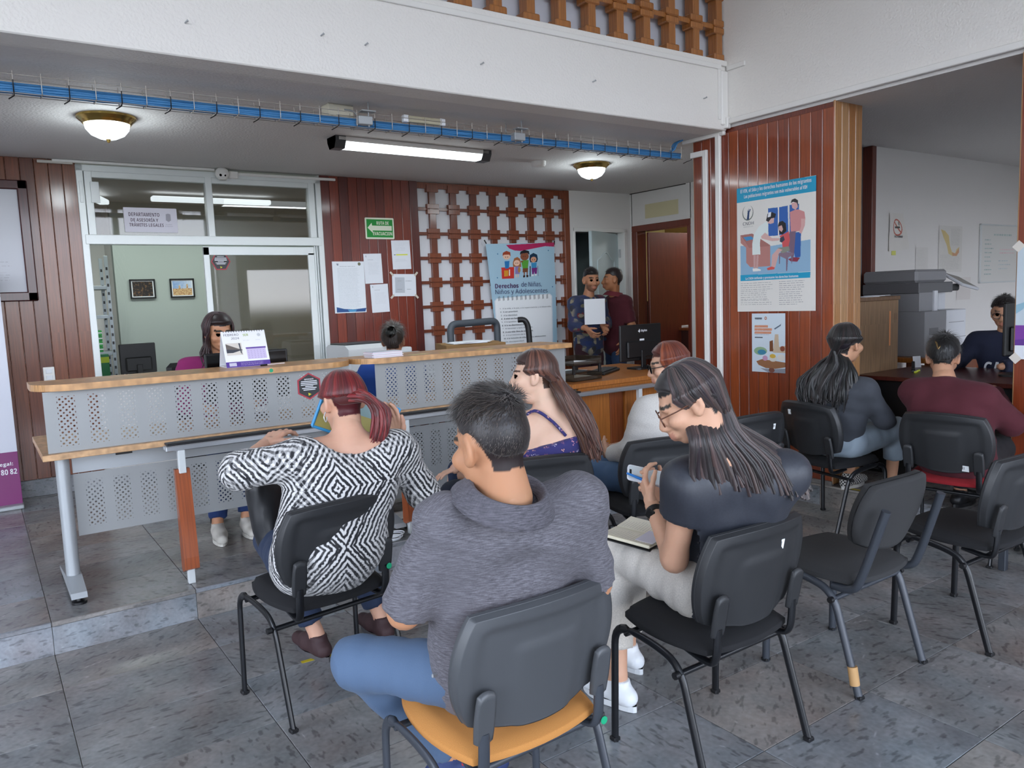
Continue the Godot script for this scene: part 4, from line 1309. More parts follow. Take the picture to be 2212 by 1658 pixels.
	for k in rights.size():
		var wd: float = 0.0118 * rights[k].length()
		lettering(bn, rights[k], wd, 0.019, Vector3(-0.325 + k * 0.004 + wd / 2, -0.10 - k * 0.0365, 0.014), mat(hexc("50555f"), 0.6), k % 2 == 1)
	for s in [-1, 1]:
		obj("tie", tubem([Vector3(0.46 * s, 0.60, 0.006), Vector3(0.475 * s, 0.64, -0.01)], 0.007, 6), M.black, bn)
	# switch plate, half hidden by the counter
	var sp := thing("switch_plate", "white double switch plate on the brown boards by the counter", "switch", Vector3(0.458, 1.10, BACKZ + 0.002))
	obj("plate", box(Vector3(0.078, 0.125, 0.01), 0.003), M.white, sp)
	for k in 2:
		obj("rocker", box(Vector3(0.044, 0.034, 0.008), 0.002), M.paper, sp, Vector3(0, 0.03 - 0.05 * k, 0.006))
	# hexagonal notices: one on the office sash, one on the counter front
	hexagon(Vector3(1.832, 1.975, BACKZ - 0.008), 0.083, "black hexagonal notice with red border on the sliding office pane", 0.0)
	hexagon(Vector3(1.558, 1.098, -4.3185), 0.078, "black hexagonal notice with red border on the counter front", PI / 2)
	# purple and white roll-up banner at the left edge
	var rb := thing("roll_up_banner", "tall white and purple roll-up banner cut by the left edge", "banner", Vector3(-0.22, FLOOR2, -6.75))
	bx("white_face", Vector3(-0.42, 0.42, 0.0), Vector3(0.405, 1.75, 0.004), mat(hexc("d5d7e2"), 0.35), rb, 0.001)
	bx("purple_face", Vector3(-0.42, 0.02, 0.0), Vector3(0.405, 0.42, 0.004), mat(hexc("7a1f66"), 0.3), rb, 0.001)
	bx("base", Vector3(-0.44, 0.0, -0.06), Vector3(0.41, 0.03, 0.08), M.grey_metal, rb, 0.006)
	lettering(rb, "Línea legal:", 0.2, 0.035, Vector3(0.27, 0.33, 0.0045), M.paper)
	lettering(rb, "33 10 00 80 82", 0.27, 0.04, Vector3(0.255, 0.275, 0.0045), M.paper)
	# big poster and small poster on the pier
	var tn := -PI / 2
	var px := POSTX - 0.004
	var pp := Pic.new(420, 580, hexc("e3e0da"))
	for a in POSTER_ART:
		pp.poly(a[1], hexc(a[0]))
	pp.disc(150, 205, 75, 62, hexc("6d746c"))
	pp.disc(150, 200, 66, 58, hexc("e3e0da"))
	pp.poly([135, 260, 165, 258, 172, 205, 190, 180, 176, 178, 170, 195, 165, 172, 158, 195, 148, 180, 146, 215], hexc("1d3a66"))
	pp.rect(46, 245, 54, 60, hexc("e3e0da"))
	pp.lines(46, 770, 430, 4, 17, 5, hexc("8d8d8d"), 0.1)
	pp.lines(46, 835, 400, 5, 16, 5, hexc("8d8d8d"), 0.15)
	pp.lines(46, 910, 420, 3, 16, 5, hexc("8d8d8d"), 0.2)
	pp.lines(555, 768, 340, 5, 16, 5, hexc("85858a"), 0.2)
	pp.lines(555, 850, 320, 7, 16, 5, hexc("85858a"), 0.3)
	var po := page("rights_poster", "large poster with a clinic drawing and blue header on the panelled pier", "poster", Vector3(px, 1.852, -3.607), tn, 0.676, 0.93, pp, "", 0.0015)
	lettering(po, "El VIH, el Sida y los derechos humanos de los migrantes", 0.605, 0.036, Vector3(0.0, 0.435, 0.0035), M.paper)
	lettering(po, "Las poblaciones migrantes son más vulnerables al VIH", 0.54, 0.034, Vector3(0.0, 0.393, 0.0035), M.paper)
	lettering(po, "CNDH", 0.10, 0.024, Vector3(-0.232, 0.195, 0.0035), mat(hexc("3a4250"), 0.5), false)
	lettering(po, "MÉXICO", 0.085, 0.008, Vector3(-0.232, 0.172, 0.0035), mat(hexc("9a9a9a"), 0.5), false)
	lettering(po, "La CNDH defiende y promueve los derechos humanos", 0.46, 0.024, Vector3(-0.03, -0.218, 0.0035), M.paper)
	var sp2 := Pic.new(200, 300, hexc("cfdbe4"))
	sp2.rect(90, 200, 400, 40, hexc("dca58c"))
	sp2.rect(90, 252, 520, 38, hexc("dca58c"))
	sp2.rect(90, 305, 500, 38, hexc("dca58c"))
	sp2.lines(90, 358, 480, 1, 12, 8, hexc("7f8a94"))
	sp2.rect(90, 400, 240, 18, hexc("3c4650"))
	sp2.rect(90, 70, 220, 22, hexc("59616a"))
	sp2.disc(420, 80, 36, 26, hexc("b8683c"))
	sp2.disc(420, 80, 20, 14, hexc("cfdbe4"))
	sp2.poly([670, 255, 850, 190, 880, 170, 870, 205, 700, 270], hexc("5a6a7c"))
	sp2.poly([130, 820, 300, 780, 700, 800, 1000, 820, 1000, 900, 700, 935, 420, 930, 200, 880], hexc("9a6a48"))
	sp2.poly([250, 935, 600, 945, 1000, 920, 1000, 1000, 500, 1000], hexc("8f939c"))
	sp2.disc(260, 640, 200, 70, hexc("8fb08a"))
	sp2.disc(300, 660, 130, 45, hexc("3f86a3"))
	sp2.disc(640, 760, 120, 55, hexc("d9d5cc"))
	sp2.disc(630, 720, 90, 36, hexc("d9b24a"))
	sp2.disc(400, 760, 80, 45, hexc("c79ab8"))
	sp2.disc(880, 740, 110, 55, hexc("dedad2"))
	sp2.poly([540, 470, 640, 450, 650, 640, 540, 640], hexc("7a4a2c"))
	sp2.poly([700, 350, 800, 350, 820, 560, 1000, 540, 1000, 660, 640, 660], hexc("c9b49a"))
	sp2.disc(920, 590, 70, 45, hexc("8c4a34"))
	sp2.disc(600, 960, 90, 38, hexc("7a4a3c"))
	var ps := page("small_poster", "small pale blue poster with dishes of food, under the large poster", "poster", Vector3(px, 1.151, -3.665), tn, 0.295, 0.44, sp2)
	lettering(ps, "INEGI", 0.06, 0.012, Vector3(-0.085, 0.18, 0.003), mat(hexc("59616a"), 0.5))
	var oc := mat(hexc("d9916c"), 0.5)
	lettering(ps, "¡ES TIEMPO", 0.12, 0.019, Vector3(-0.062, 0.123, 0.003), oc)
	lettering(ps, "DE LOS CENSOS", 0.152, 0.019, Vector3(-0.046, 0.10, 0.003), oc)
	lettering(ps, "ECONÓMICOS!", 0.146, 0.019, Vector3(-0.049, 0.077, 0.003), oc)
	# sheet taped to the nearer pier, cut by the right edge
	var rp := Pic.new(160, 360, hexc("c2ced6"))
	rp.rect(0, 700, 1000, 180, hexc("7a3a9a"))
	rp.poly([0, 830, 1000, 760, 1000, 880, 0, 880], hexc("5f2f8a"))
	rp.rect(0, 880, 1000, 120, hexc("dfe2e8"))
	rp.poly([0, 520, 250, 480, 120, 560, 0, 600], hexc("8fb6c8"))
	rp.disc(600, 930, 120, 14, hexc("8a8f96"))
	var rr := page("taped_poster", "pale poster with a purple band taped to the right-hand pier, cut by the right edge", "poster", Vector3(px, 1.42, -1.845), tn, 0.30, 0.64, rp)
	lettering(rr, "¡I", 0.04, 0.05, Vector3(-0.06, -0.175, 0.003), M.paper)
	for s in [-1, 1]:
		var tp := obj("tape", box(Vector3(0.05, 0.045, 0.001), 0.0), mat(hexc("d9d2c8"), 0.3), rr, Vector3(-0.145, 0.315 * s, 0.002))
		tp.rotation.z = 0.8 * s

func hexagon(at: Vector3, r: float, label: String, turn: float) -> void:
	var t := thing("hexagon_notice", label, "notice", at, 0.0, "hexagonal notices")
	for k in 2:
		var p := PackedVector2Array()
		for i in 6:
			p.append(Vector2(cos(TAU * i / 6 + turn), sin(TAU * i / 6 + turn)) * r * (1.0 - 0.12 * k))
		obj(["border", "black_field"][k], slab(p, 0.001 * k, 0.001 * k + 0.001), [mat(hexc("b03040"), 0.45), mat(hexc("26272b"), 0.4)][k], t)
	lettering(t, "IMPORTANTE", r * 0.7, r * 0.10, Vector3(0, r * 0.52, 0.0021), M.paper)
	var b := MB.new()
	for i in 6:
		var w: float = r * [1.2, 1.25, 1.25, 0.6, 1.1, 0.9][i] / 2
		b.bbox(Vector3(-w, r * (0.34 - 0.125 * i), 0.002), Vector3(w, r * (0.40 - 0.125 * i), 0.0023))
	obj("print_lines", b.mesh(), M.paper, t)
	obj("yellow_mark", slab(PackedVector2Array([Vector2(-0.1, 0.1), Vector2(0.13, -0.02), Vector2(-0.08, -0.12)]), 0.002, 0.0026, Transform3D(Basis().scaled(Vector3(r, r, 1)), Vector3(0, -r * 0.58, 0))), mat(hexc("d9d02a"), 0.5), t)

# flat print of two posters: colour and outline in thousandths of the sheet
const POSTER_ART := [
	["1a9cc4", [-3, 0, 1008, 1, 1000, 116, 0, 116]],
	["8fb3cf", [45, 463, 444, 487, 938, 465, 938, 704, 45, 701]],
	["2f62ae", [416, 192, 539, 195, 543, 410, 421, 409]],
	["2f62ae", [556, 195, 663, 192, 674, 412, 558, 408]],
	["2f62ae", [685, 190, 801, 190, 798, 393, 689, 406]],
	["2b5ca6", [736, 402, 826, 402, 820, 589, 758, 593, 730, 517]],
	["8c2f45", [669, 599, 736, 588, 815, 595, 781, 624, 702, 617]],
	["cf8d8d", [691, 243, 753, 231, 792, 231, 865, 254, 876, 305, 826, 304, 826, 395, 702, 394]],
	["d9a9a6", [826, 304, 876, 305, 871, 358, 831, 415, 803, 407, 826, 361]],
	["d9a9a6", [708, 177, 781, 173, 787, 214, 758, 232, 719, 215]],
	["2d2a2d", [700, 176, 713, 152, 753, 146, 787, 163, 790, 208, 772, 179, 730, 169]],
	["a9716a", [45, 378, 208, 374, 444, 480, 438, 501, 163, 485]],
	["b98079", [45, 380, 163, 485, 202, 487, 444, 487, 444, 643, 180, 642, 124, 604, 124, 482, 51, 442]],
	["3f8fc4", [84, 397, 191, 394, 236, 418, 129, 429]],
	["dfe9e6", [393, 292, 421, 326, 410, 381, 320, 403, 309, 458, 315, 546, 208, 544, 208, 452, 230, 382, 298, 324]],
	["d9b0aa", [376, 378, 466, 426, 556, 432, 562, 449, 466, 450, 331, 421, 326, 403]],
	["c9a09c", [221, 545, 253, 547, 247, 656, 221, 655]],
	["c9a09c", [264, 547, 292, 549, 281, 654, 253, 653]],
	["eceae6", [208, 654, 264, 653, 320, 666, 315, 676, 213, 678]],
	["d9b0aa", [421, 270, 494, 269, 489, 310, 444, 315, 410, 304]],
	["1f1c22", [390, 285, 410, 234, 466, 225, 517, 243, 506, 270, 455, 273, 421, 298]],
	["e6e9ee", [421, 225, 457, 223, 449, 259, 410, 262]],
	["7c6276", [685, 392, 764, 391, 742, 572, 713, 638, 702, 549, 669, 541]],
	["8a7282", [551, 552, 601, 537, 730, 554, 730, 568, 646, 598, 551, 566]],
	["7c6276", [646, 594, 669, 589, 657, 690, 646, 690]],
	["7c6276", [554, 566, 570, 570, 565, 632, 554, 631]],
	["d2565a", [562, 415, 624, 402, 678, 388, 693, 454, 674, 504, 601, 503, 590, 448]],
	["8d8f83", [539, 507, 680, 501, 691, 535, 601, 551, 545, 521]],
	["d9aca6", [545, 510, 601, 524, 522, 561, 489, 659, 455, 654, 466, 558]],
	["d9aca6", [522, 519, 562, 528, 534, 596, 506, 657, 489, 652]],
	["d9574f", [397, 659, 455, 647, 500, 656, 494, 670, 410, 675]],
	["3a3d52", [567, 433, 612, 418, 629, 450, 590, 468, 567, 460]],
	["19161c", [543, 335, 556, 308, 601, 303, 640, 325, 648, 383, 601, 407, 562, 398]],
	["d9aca6", [551, 342, 590, 335, 607, 367, 590, 387, 556, 370]],
	["1a9cc4", [43, 701, 938, 707, 936, 750, 43, 750]],
]
const BANNER_ART := [
	["b8265c", [284, 14, 1005, -3, 1001, 41, 858, 34, 734, 48, 589, 65, 485, 75, 403, 70, 325, 48]],
	["cf3a34", [182, 235, 375, 232, 358, 345, 175, 346]],
	["d9962f", [219, 263, 282, 263, 273, 321, 210, 324]],
	["f0ece0", [293, 256, 309, 256, 300, 317, 284, 317]],
	["2a78b8", [239, 174, 312, 171, 295, 242, 238, 246]],
	["f0c3a8", [334, 123, 326, 138, 309, 151, 285, 157, 260, 157, 238, 151, 224, 138, 221, 123, 229, 107, 247, 95, 270, 88, 295, 88, 317, 95, 331, 107]],
	["a2452c", [216, 119, 228, 89, 280, 72, 335, 85, 336, 126, 316, 109, 244, 109]],
	["a8663f", [361, 188, 387, 147, 435, 134, 474, 154, 483, 235, 360, 229]],
	["f0c3a8", [466, 193, 460, 206, 446, 217, 426, 222, 405, 222, 387, 217, 376, 206, 373, 193, 380, 180, 394, 170, 414, 164, 434, 164, 452, 170, 464, 180]],
	["8f7fb8", [391, 229, 443, 229, 453, 304, 380, 304]],
	["b8824a", [467, 263, 463, 275, 456, 285, 447, 291, 438, 291, 430, 285, 426, 275, 426, 263, 429, 250, 437, 240, 446, 235, 455, 235, 462, 240, 467, 250]],
	["f0c3a8", [390, 304, 403, 304, 398, 338, 385, 338]],
	["f0c3a8", [420, 304, 432, 304, 427, 338, 415, 338]],
	["8d5138", [608, 130, 599, 148, 580, 163, 553, 171, 525, 171, 500, 163, 484, 148, 480, 130, 489, 111, 509, 97, 536, 88, 564, 88, 588, 97, 604, 111]],
	["1d1a22", [475, 113, 489, 82, 548, 66, 613, 78, 621, 116, 585, 96, 502, 102]],
	["5aa33c", [487, 171, 601, 167, 580, 249, 502, 253]],
	["8d5138", [482, 174, 513, 174, 511, 189, 479, 189]],
	["7a4a30", [502, 249, 583, 249, 575, 287, 497, 290]],
	["8d5138", [513, 287, 531, 287, 522, 321, 508, 321]],
	["8d5138", [555, 287, 572, 287, 568, 321, 553, 321]],
	["3a2622", [498, 321, 530, 317, 527, 338, 498, 339]],
	["3a2622", [547, 317, 579, 317, 576, 338, 548, 339]],
	["17324a", [612, 160, 623, 119, 677, 99, 731, 116, 739, 160, 722, 191, 624, 193]],
	["d29a7a", [717, 164, 712, 176, 698, 186, 680, 192, 661, 192, 644, 186, 633, 176, 631, 164, 637, 151, 650, 141, 668, 136, 687, 136, 704, 141, 715, 151]],
	["2f2a3a", [609, 229, 625, 229, 611, 334, 597, 334]],
	["3a8fc0", [634, 198, 717, 195, 710, 249, 637, 251]],
	["7a2f7c", [635, 249, 721, 246, 709, 307, 677, 309, 673, 283, 661, 311, 638, 311]],
	["e8e8ea", [630, 311, 661, 311, 659, 328, 625, 330]],
	["e8e8ea", [677, 309, 705, 307, 706, 324, 678, 327]],
	["8a8fa0", [723, 229, 736, 229, 734, 328, 723, 331]],
	["dfe4ea", [32, 563, 68, 536, 901, 512, 936, 536, 928, 959, 919, 1096, 4, 1096, 0, 1000]],
	["f2f4f6", [48, 563, 78, 541, 895, 521, 919, 539, 912, 959, 902, 1096, 15, 1096, 14, 1000]],
]

# ---------------------------------------------------------------- stacking chairs (facing -z in their own frame)
# a cushion or shell over a rounded square; depth is a function of (u, v) in -1..1 giving the front (z0) and rear (z1) surface
func pillow(hw: float, hh: float, corner: float, front: Callable, rear: Callable, n := 14) -> ArrayMesh:
	var b := MB.new()
	var rows := []
	for side in 2:
		var base := b.v.size()
		for j in n + 1:
			for i in n + 1:
				var u := sin(PI / 2 * (2.0 * i / n - 1.0))
				var v := sin(PI / 2 * (2.0 * j / n - 1.0))
				var x := hw * u * sqrt(1.0 - corner * v * v / 2.0)
				var y := hh * v * sqrt(1.0 - corner * u * u / 2.0)
				var z: float = (front if side == 0 else rear).call(u, v)
				b.vert(Vector3(x, y, z), Vector3.ZERO, Vector2(x, -y) * 2.0)
		for j in n:
			for i in n:
				var a := base + j * (n + 1) + i
				if side == 1:
					b.ix.append_array(PackedInt32Array([a, a + n + 2, a + 1, a, a + n + 1, a + n + 2]))
				else:
					b.ix.append_array(PackedInt32Array([a, a + 1, a + n + 2, a, a + n + 2, a + n + 1]))
		rows.append(base)
	# rim joining the two faces
	var ring := []
	for i in n + 1:
		ring.append(i)
	for j in range(1, n + 1):
		ring.append(j * (n + 1) + n)
	for i in range(n - 1, -1, -1):
		ring.append(n * (n + 1) + i)
	for j in range(n - 1, 0, -1):
		ring.append(j * (n + 1))
	for k in ring.size():
		var f0: int = ring[k] + rows[0]
		var f1: int = ring[(k + 1) % ring.size()] + rows[0]
		var r0: int = ring[k] + rows[1]
		var r1: int = ring[(k + 1) % ring.size()] + rows[1]
		b.ix.append_array(PackedInt32Array([f0, r0, r1, f0, r1, f1]))
	smooth_normals(b)
	return b.mesh()

func smooth_normals(b: MB) -> void:
	var acc := {}
	var keys := []
	for p in b.v:
		keys.append(Vector3i((p * 20000.0).round()))
	for t in range(0, b.ix.size(), 3):
		var p0 := b.v[b.ix[t]]
		var nn := (b.v[b.ix[t + 2]] - p0).cross(b.v[b.ix[t + 1]] - p0)
		for k in 3:
			var key: Vector3i = keys[b.ix[t + k]]
			acc[key] = acc.get(key, Vector3.ZERO) + nn
	for i in b.v.size():
		b.n[i] = (acc.get(keys[i], Vector3.UP) as Vector3).normalized()

func chair_proto(kind: String, t: Node3D) -> void:
	var steel: Material = M.steel_grey if kind in ["ochre", "grey"] else M.steel_black
	var seatm: Material = {"black": M.seat_black, "ochre": M.seat_ochre, "red": M.seat_red, "grey": M.seat_grey}[kind]
	var shellm: Material = M.plastic_grey if kind == "ochre" else M.plastic
	var hwf := 0.262 if kind != "grey" else 0.238
	for s in [-1.0, 1.0]:
		var fl := Vector3(hwf * s, 0.0, -0.205)
		var rl := Vector3((hwf - 0.008) * s, 0.0, 0.21)
		var path := bend_path([fl, Vector3((hwf - 0.004) * s, 0.432, -0.195), Vector3((hwf - 0.010) * s, 0.418, -0.02), Vector3((hwf - 0.012) * s, 0.385, 0.095), rl], 0.075, 6)
		var cut1 := 6
		var cut2 := path.size() - 3
		var key := "frame%s%s" % [kind == "grey", s]
		if not mesh_cache.has(key):
			var ms := []
			for q in [path.slice(0, cut1), path.slice(cut1 - 1, cut2), path.slice(cut2 - 1)]:
				var b := MB.new()
				b.tube(q, 0.0155, 10, true, 0.62 if kind != "grey" else 1.0, Vector3(0, 0, 1) if kind != "grey" else Vector3.ZERO)
				ms.append(b.mesh())
			mesh_cache[key] = ms
		obj("leg", mesh_cache[key][0], steel, t)
		obj("side_bar", mesh_cache[key][1], steel, t)
		obj("leg", mesh_cache[key][2], steel, t)
		obj("glide", box(Vector3(0.03, 0.016, 0.03), 0.004), M.black, t, fl + Vector3(0, 0.008, 0))
		obj("glide", box(Vector3(0.03, 0.016, 0.03), 0.004), M.black, t, rl + Vector3(0, 0.008, 0))
		# support of the back
		var bpath := [Vector3(0.17 * s, 0.405, 0.05), Vector3(0.18 * s, 0.395, 0.15), Vector3(0.185 * s, 0.42, 0.185), Vector3(0.185 * s, 0.52, 0.195)]
		if kind == "grey":
			bpath = [Vector3(0.20 * s, 0.40, 0.08), Vector3(0.205 * s, 0.41, 0.16), Vector3(0.205 * s, 0.47, 0.20), Vector3(0.195 * s, 0.735, 0.285)]
		var k2 := "sup%s%s" % [kind == "grey", s]
		if not mesh_cache.has(k2):
			var b := MB.new()
			b.tube(smooth_path(bpath, 5), 0.0165, 10, true, 0.6 if kind != "grey" else 1.0, Vector3(1, 0, 0))
			mesh_cache[k2] = b.mesh()
		obj("back_support", mesh_cache[k2], steel, t)
	for z in [-0.15, 0.1]:
		obj("crossbar", tubem([Vector3(-hwf + 0.01, 0.405 if z < 0 else 0.36, z), Vector3(hwf - 0.01, 0.405 if z < 0 else 0.36, z)], 0.0105, 8), steel, t)
	for s in [-1.0, 1.0]:
		obj("stacking_stud", tubem([Vector3(hwf * s, 0.36, 0.1), Vector3((hwf + 0.018) * s, 0.36, 0.1)], 0.012, 8), M.black, t)
	# seat
	if not mesh_cache.has("seat"):
		mesh_cache["seat"] = pillow(0.232, 0.215, 0.55,
			func(u, v): return 0.0 if maxf(absf(u), absf(v)) > 0.97 else 0.020 + 0.010 * (1.0 - u * u) * (1.0 - v * v) - 0.012 * v * v * float(v < 0),
			func(u, v): return -0.018)
		mesh_cache["seat_shell"] = pillow(0.226, 0.21, 0.55, func(u, v): return -0.017, func(u, v): return -0.017 - 0.016 * (1.0 - pow(maxf(absf(u), absf(v)), 6.0)))
	var sb := Basis(Vector3.RIGHT, -PI / 2 + 0.03)
	var seat := obj("seat", mesh_cache["seat"], seatm, t, Vector3(0, 0.445, -0.025))
	seat.basis = sb
	var sh := obj("seat_shell", mesh_cache["seat_shell"], M.plastic if kind != "grey" else M.seat_grey, t, Vector3(0, 0.445, -0.025))
	sh.basis = sb
	# back: cushion in front, moulded shell behind
	if not mesh_cache.has("cushion"):
		var arc := func(u: float) -> float: return -0.05 * u * u
		mesh_cache["cushion"] = pillow(0.238, 0.16, 0.62, func(u, v): return arc.call(u) - (0.0 if maxf(absf(u), absf(v)) > 0.97 else 0.028 + 0.008 * (1.0 - u * u) * (1.0 - v * v)), func(u, v): return arc.call(u) + 0.004)
		mesh_cache["shell"] = pillow(0.252, 0.176, 0.62, func(u, v): return arc.call(u) - 0.004,
			func(u, v):
				var m := maxf(absf(u), absf(v))
				var z: float = arc.call(u) + (0.006 if m > 0.985 else 0.024)
				z -= 0.009 * smoothstep(0.86, 0.72, absf(u)) * smoothstep(0.80, 0.66, v) * smoothstep(-1.2, -0.9, v)
				z += 0.006 * smoothstep(0.42, 0.36, absf(u)) * smoothstep(0.42, 0.32, v)
				return z, 40)
		mesh_cache["old_back"] = pillow(0.235, 0.155, 0.8, func(u, v): return arc.call(u) * 0.9 - (0.0 if maxf(absf(u), absf(v)) > 0.97 else 0.03), func(u, v): return arc.call(u) * 0.9 + (0.0 if maxf(absf(u), absf(v)) > 0.97 else 0.016), 18)
	var tilt := Basis(Vector3.RIGHT, 0.20)
	var c: MeshInstance3D
	if kind == "grey":
		c = obj("backrest", mesh_cache["old_back"], M.seat_grey, t, Vector3(0, 0.685, 0.225))
		c.basis = Basis(Vector3.RIGHT, 0.27)
	else:
		c = obj("backrest", mesh_cache["cushion"], seatm, t, Vector3(0, 0.665, 0.205))
		c.basis = tilt
		var s := obj("back_shell", mesh_cache["shell"], shellm, t, Vector3(0, 0.662, 0.207))
		s.basis = tilt
		for sgn in [-1.0, 1.0]:
			var rib := obj("sleeve", pillow(0.028, 0.075, 0.5, func(u, v): return 0.0, func(u, v): return 0.014 if maxf(absf(u), absf(v)) < 0.95 else 0.003, 8), shellm, t, Vector3(0.185 * sgn, 0.56, 0.196))
			rib.basis = tilt

func back_sticker(t: Node3D, x: float, y: float, w := 0.062, h := 0.034, bars := true) -> void:
	var s := obj("label_sticker", box(Vector3(w, h, 0.0008), 0.0), M.sticker, t, Vector3(x, y, 0.219 + (y - 0.662) * 0.203 - 0.05 * pow(x / 0.252, 2.0)))
	s.basis = Basis(Vector3.RIGHT, 0.20) * Basis(Vector3.UP, -0.08 * x / 0.1)
	if bars:
		var b := MB.new()
		for k in 7:
			b.bbox(Vector3(-0.010 + k * 0.0045, -0.006, 0.0004), Vector3(-0.0078 + k * 0.0045 - 0.001 * (k % 2), 0.010, 0.0007))
		obj("bar_code", b.mesh(), M.ink, s)

func make_chairs() -> void:
	var list := [
		["black", 1.055, -2.944, 0.125, "black stacking chair under the woman in the patterned blouse"],
		["ochre", 1.095, -1.70, 0.02, "stacking chair with ochre upholstery and grey back shell under the man in grey"],
		["black", 1.976, -1.73, 0.0, "black stacking chair under the woman in black with white trousers"],
		["grey", 2.844, -1.775, 0.0, "empty old grey upholstered chair with tape around one leg"],
		["black", 3.605, -1.63, -0.03, "empty black chair cut by the right edge of the picture"],
		["red", 2.185, -3.02, -0.305, "dark-shelled chair with red cushions under the woman in the floral top"],
		["black", 2.90, -2.95, -0.30, "black chair under the woman in the white sweatshirt"],
		["black", 3.76, -3.10, -0.10, "empty black chair by the panelled pier, behind the woman in black"],
		["black", 4.51, -2.92, -1.77, "black chair under the woman in the grey top and light jeans"],
		["red", 4.59, -2.17, -1.47, "grey-shelled chair with red cushions under the person in dark red"],
	]
	for c in list:
		var t := thing("stacking_chair", c[4], "chair", Vector3(c[1], 0, c[2]), c[3], "waiting chairs")
		chair_proto(c[0], t)
		match list.find(c):
			0:
				back_sticker(t, 0.005, 0.755)
				obj("green_sticker", tubem([Vector3(0, 0, 0), Vector3(0, 0, 0.002)], 0.012, 14), M.green_dot, t, Vector3(0.192, 0.515, 0.212))
			1:
				obj("green_sticker", tubem([Vector3(0, 0, 0), Vector3(0, 0, 0.002)], 0.011, 14), M.green_dot, t, Vector3(0.197, 0.415, 0.198))
			2:
				back_sticker(t, 0.055, 0.742)
			3:
				obj("tape", tubem([Vector3(0, -0.035, -0.003), Vector3(0, 0.035, 0.003)], 0.0185, 12), mat(hexc("b58d5c"), 0.6), t, Vector3(-0.232, 0.085, 0.187)).rotation.x = -0.25
			7:
				back_sticker(t, 0.10, 0.74, 0.05)
			8:
				back_sticker(t, -0.10, 0.755, 0.06)
			9:
				back_sticker(t, 0.09, 0.525, 0.085, 0.034)
				obj("green_sticker", tubem([Vector3(0, 0, 0), Vector3(0, 0, 0.002)], 0.012, 14), M.green_dot, t, Vector3(0.16, 0.535, 0.172))
	# low stand behind the right-hand chair
	var st := thing("low_stand", "low dark metal stand on the floor behind the right-hand chair", "stand", Vector3(4.60, 0, -1.78))
	for q in [[-0.17, -0.06], [0.17, -0.06], [-0.17, 0.2], [0.17, 0.2]]:
		bx("leg", Vector3(q[0] - 0.018, 0, q[1] - 0.018), Vector3(q[0] + 0.018, 0.30, q[1] + 0.018), M.steel_grey, st, 0.003)
	bx("top", Vector3(-0.2, 0.30, -0.09), Vector3(0.2, 0.33, 0.23), M.steel_grey, st, 0.004)

# ---------------------------------------------------------------- things on counters and desks
func monitor(called: String, label: String, at: Vector3, turn: float, w: float, h: float, stand := 0.12) -> Node3D:
	var t := thing(called, label, "monitor", at, turn)
	var sh := obj("case", box(Vector3(w, h, 0.022), 0.006), M.black, t, Vector3(0, stand + h / 2, 0))
	bx("bulge", Vector3(-w * 0.36, -h * 0.42, 0.01), Vector3(w * 0.36, h * 0.05, 0.03), M.black, sh, 0.01)
	bx("screen", Vector3(-w / 2 + 0.012, -h / 2 + 0.014, -0.0125), Vector3(w / 2 - 0.012, h / 2 - 0.012, -0.0112), M.black_gloss, sh, 0.0)
	bx("neck", Vector3(-0.025, 0.01, 0.02), Vector3(0.025, stand + h * 0.3, 0.04), M.black, t, 0.004)
	obj("base", slab(round_rect(0.22, 0.16, 0.04), 0.0, 0.012, Transform3D(Basis(Vector3.RIGHT, -PI / 2), Vector3.ZERO)), M.black, t)
	return t

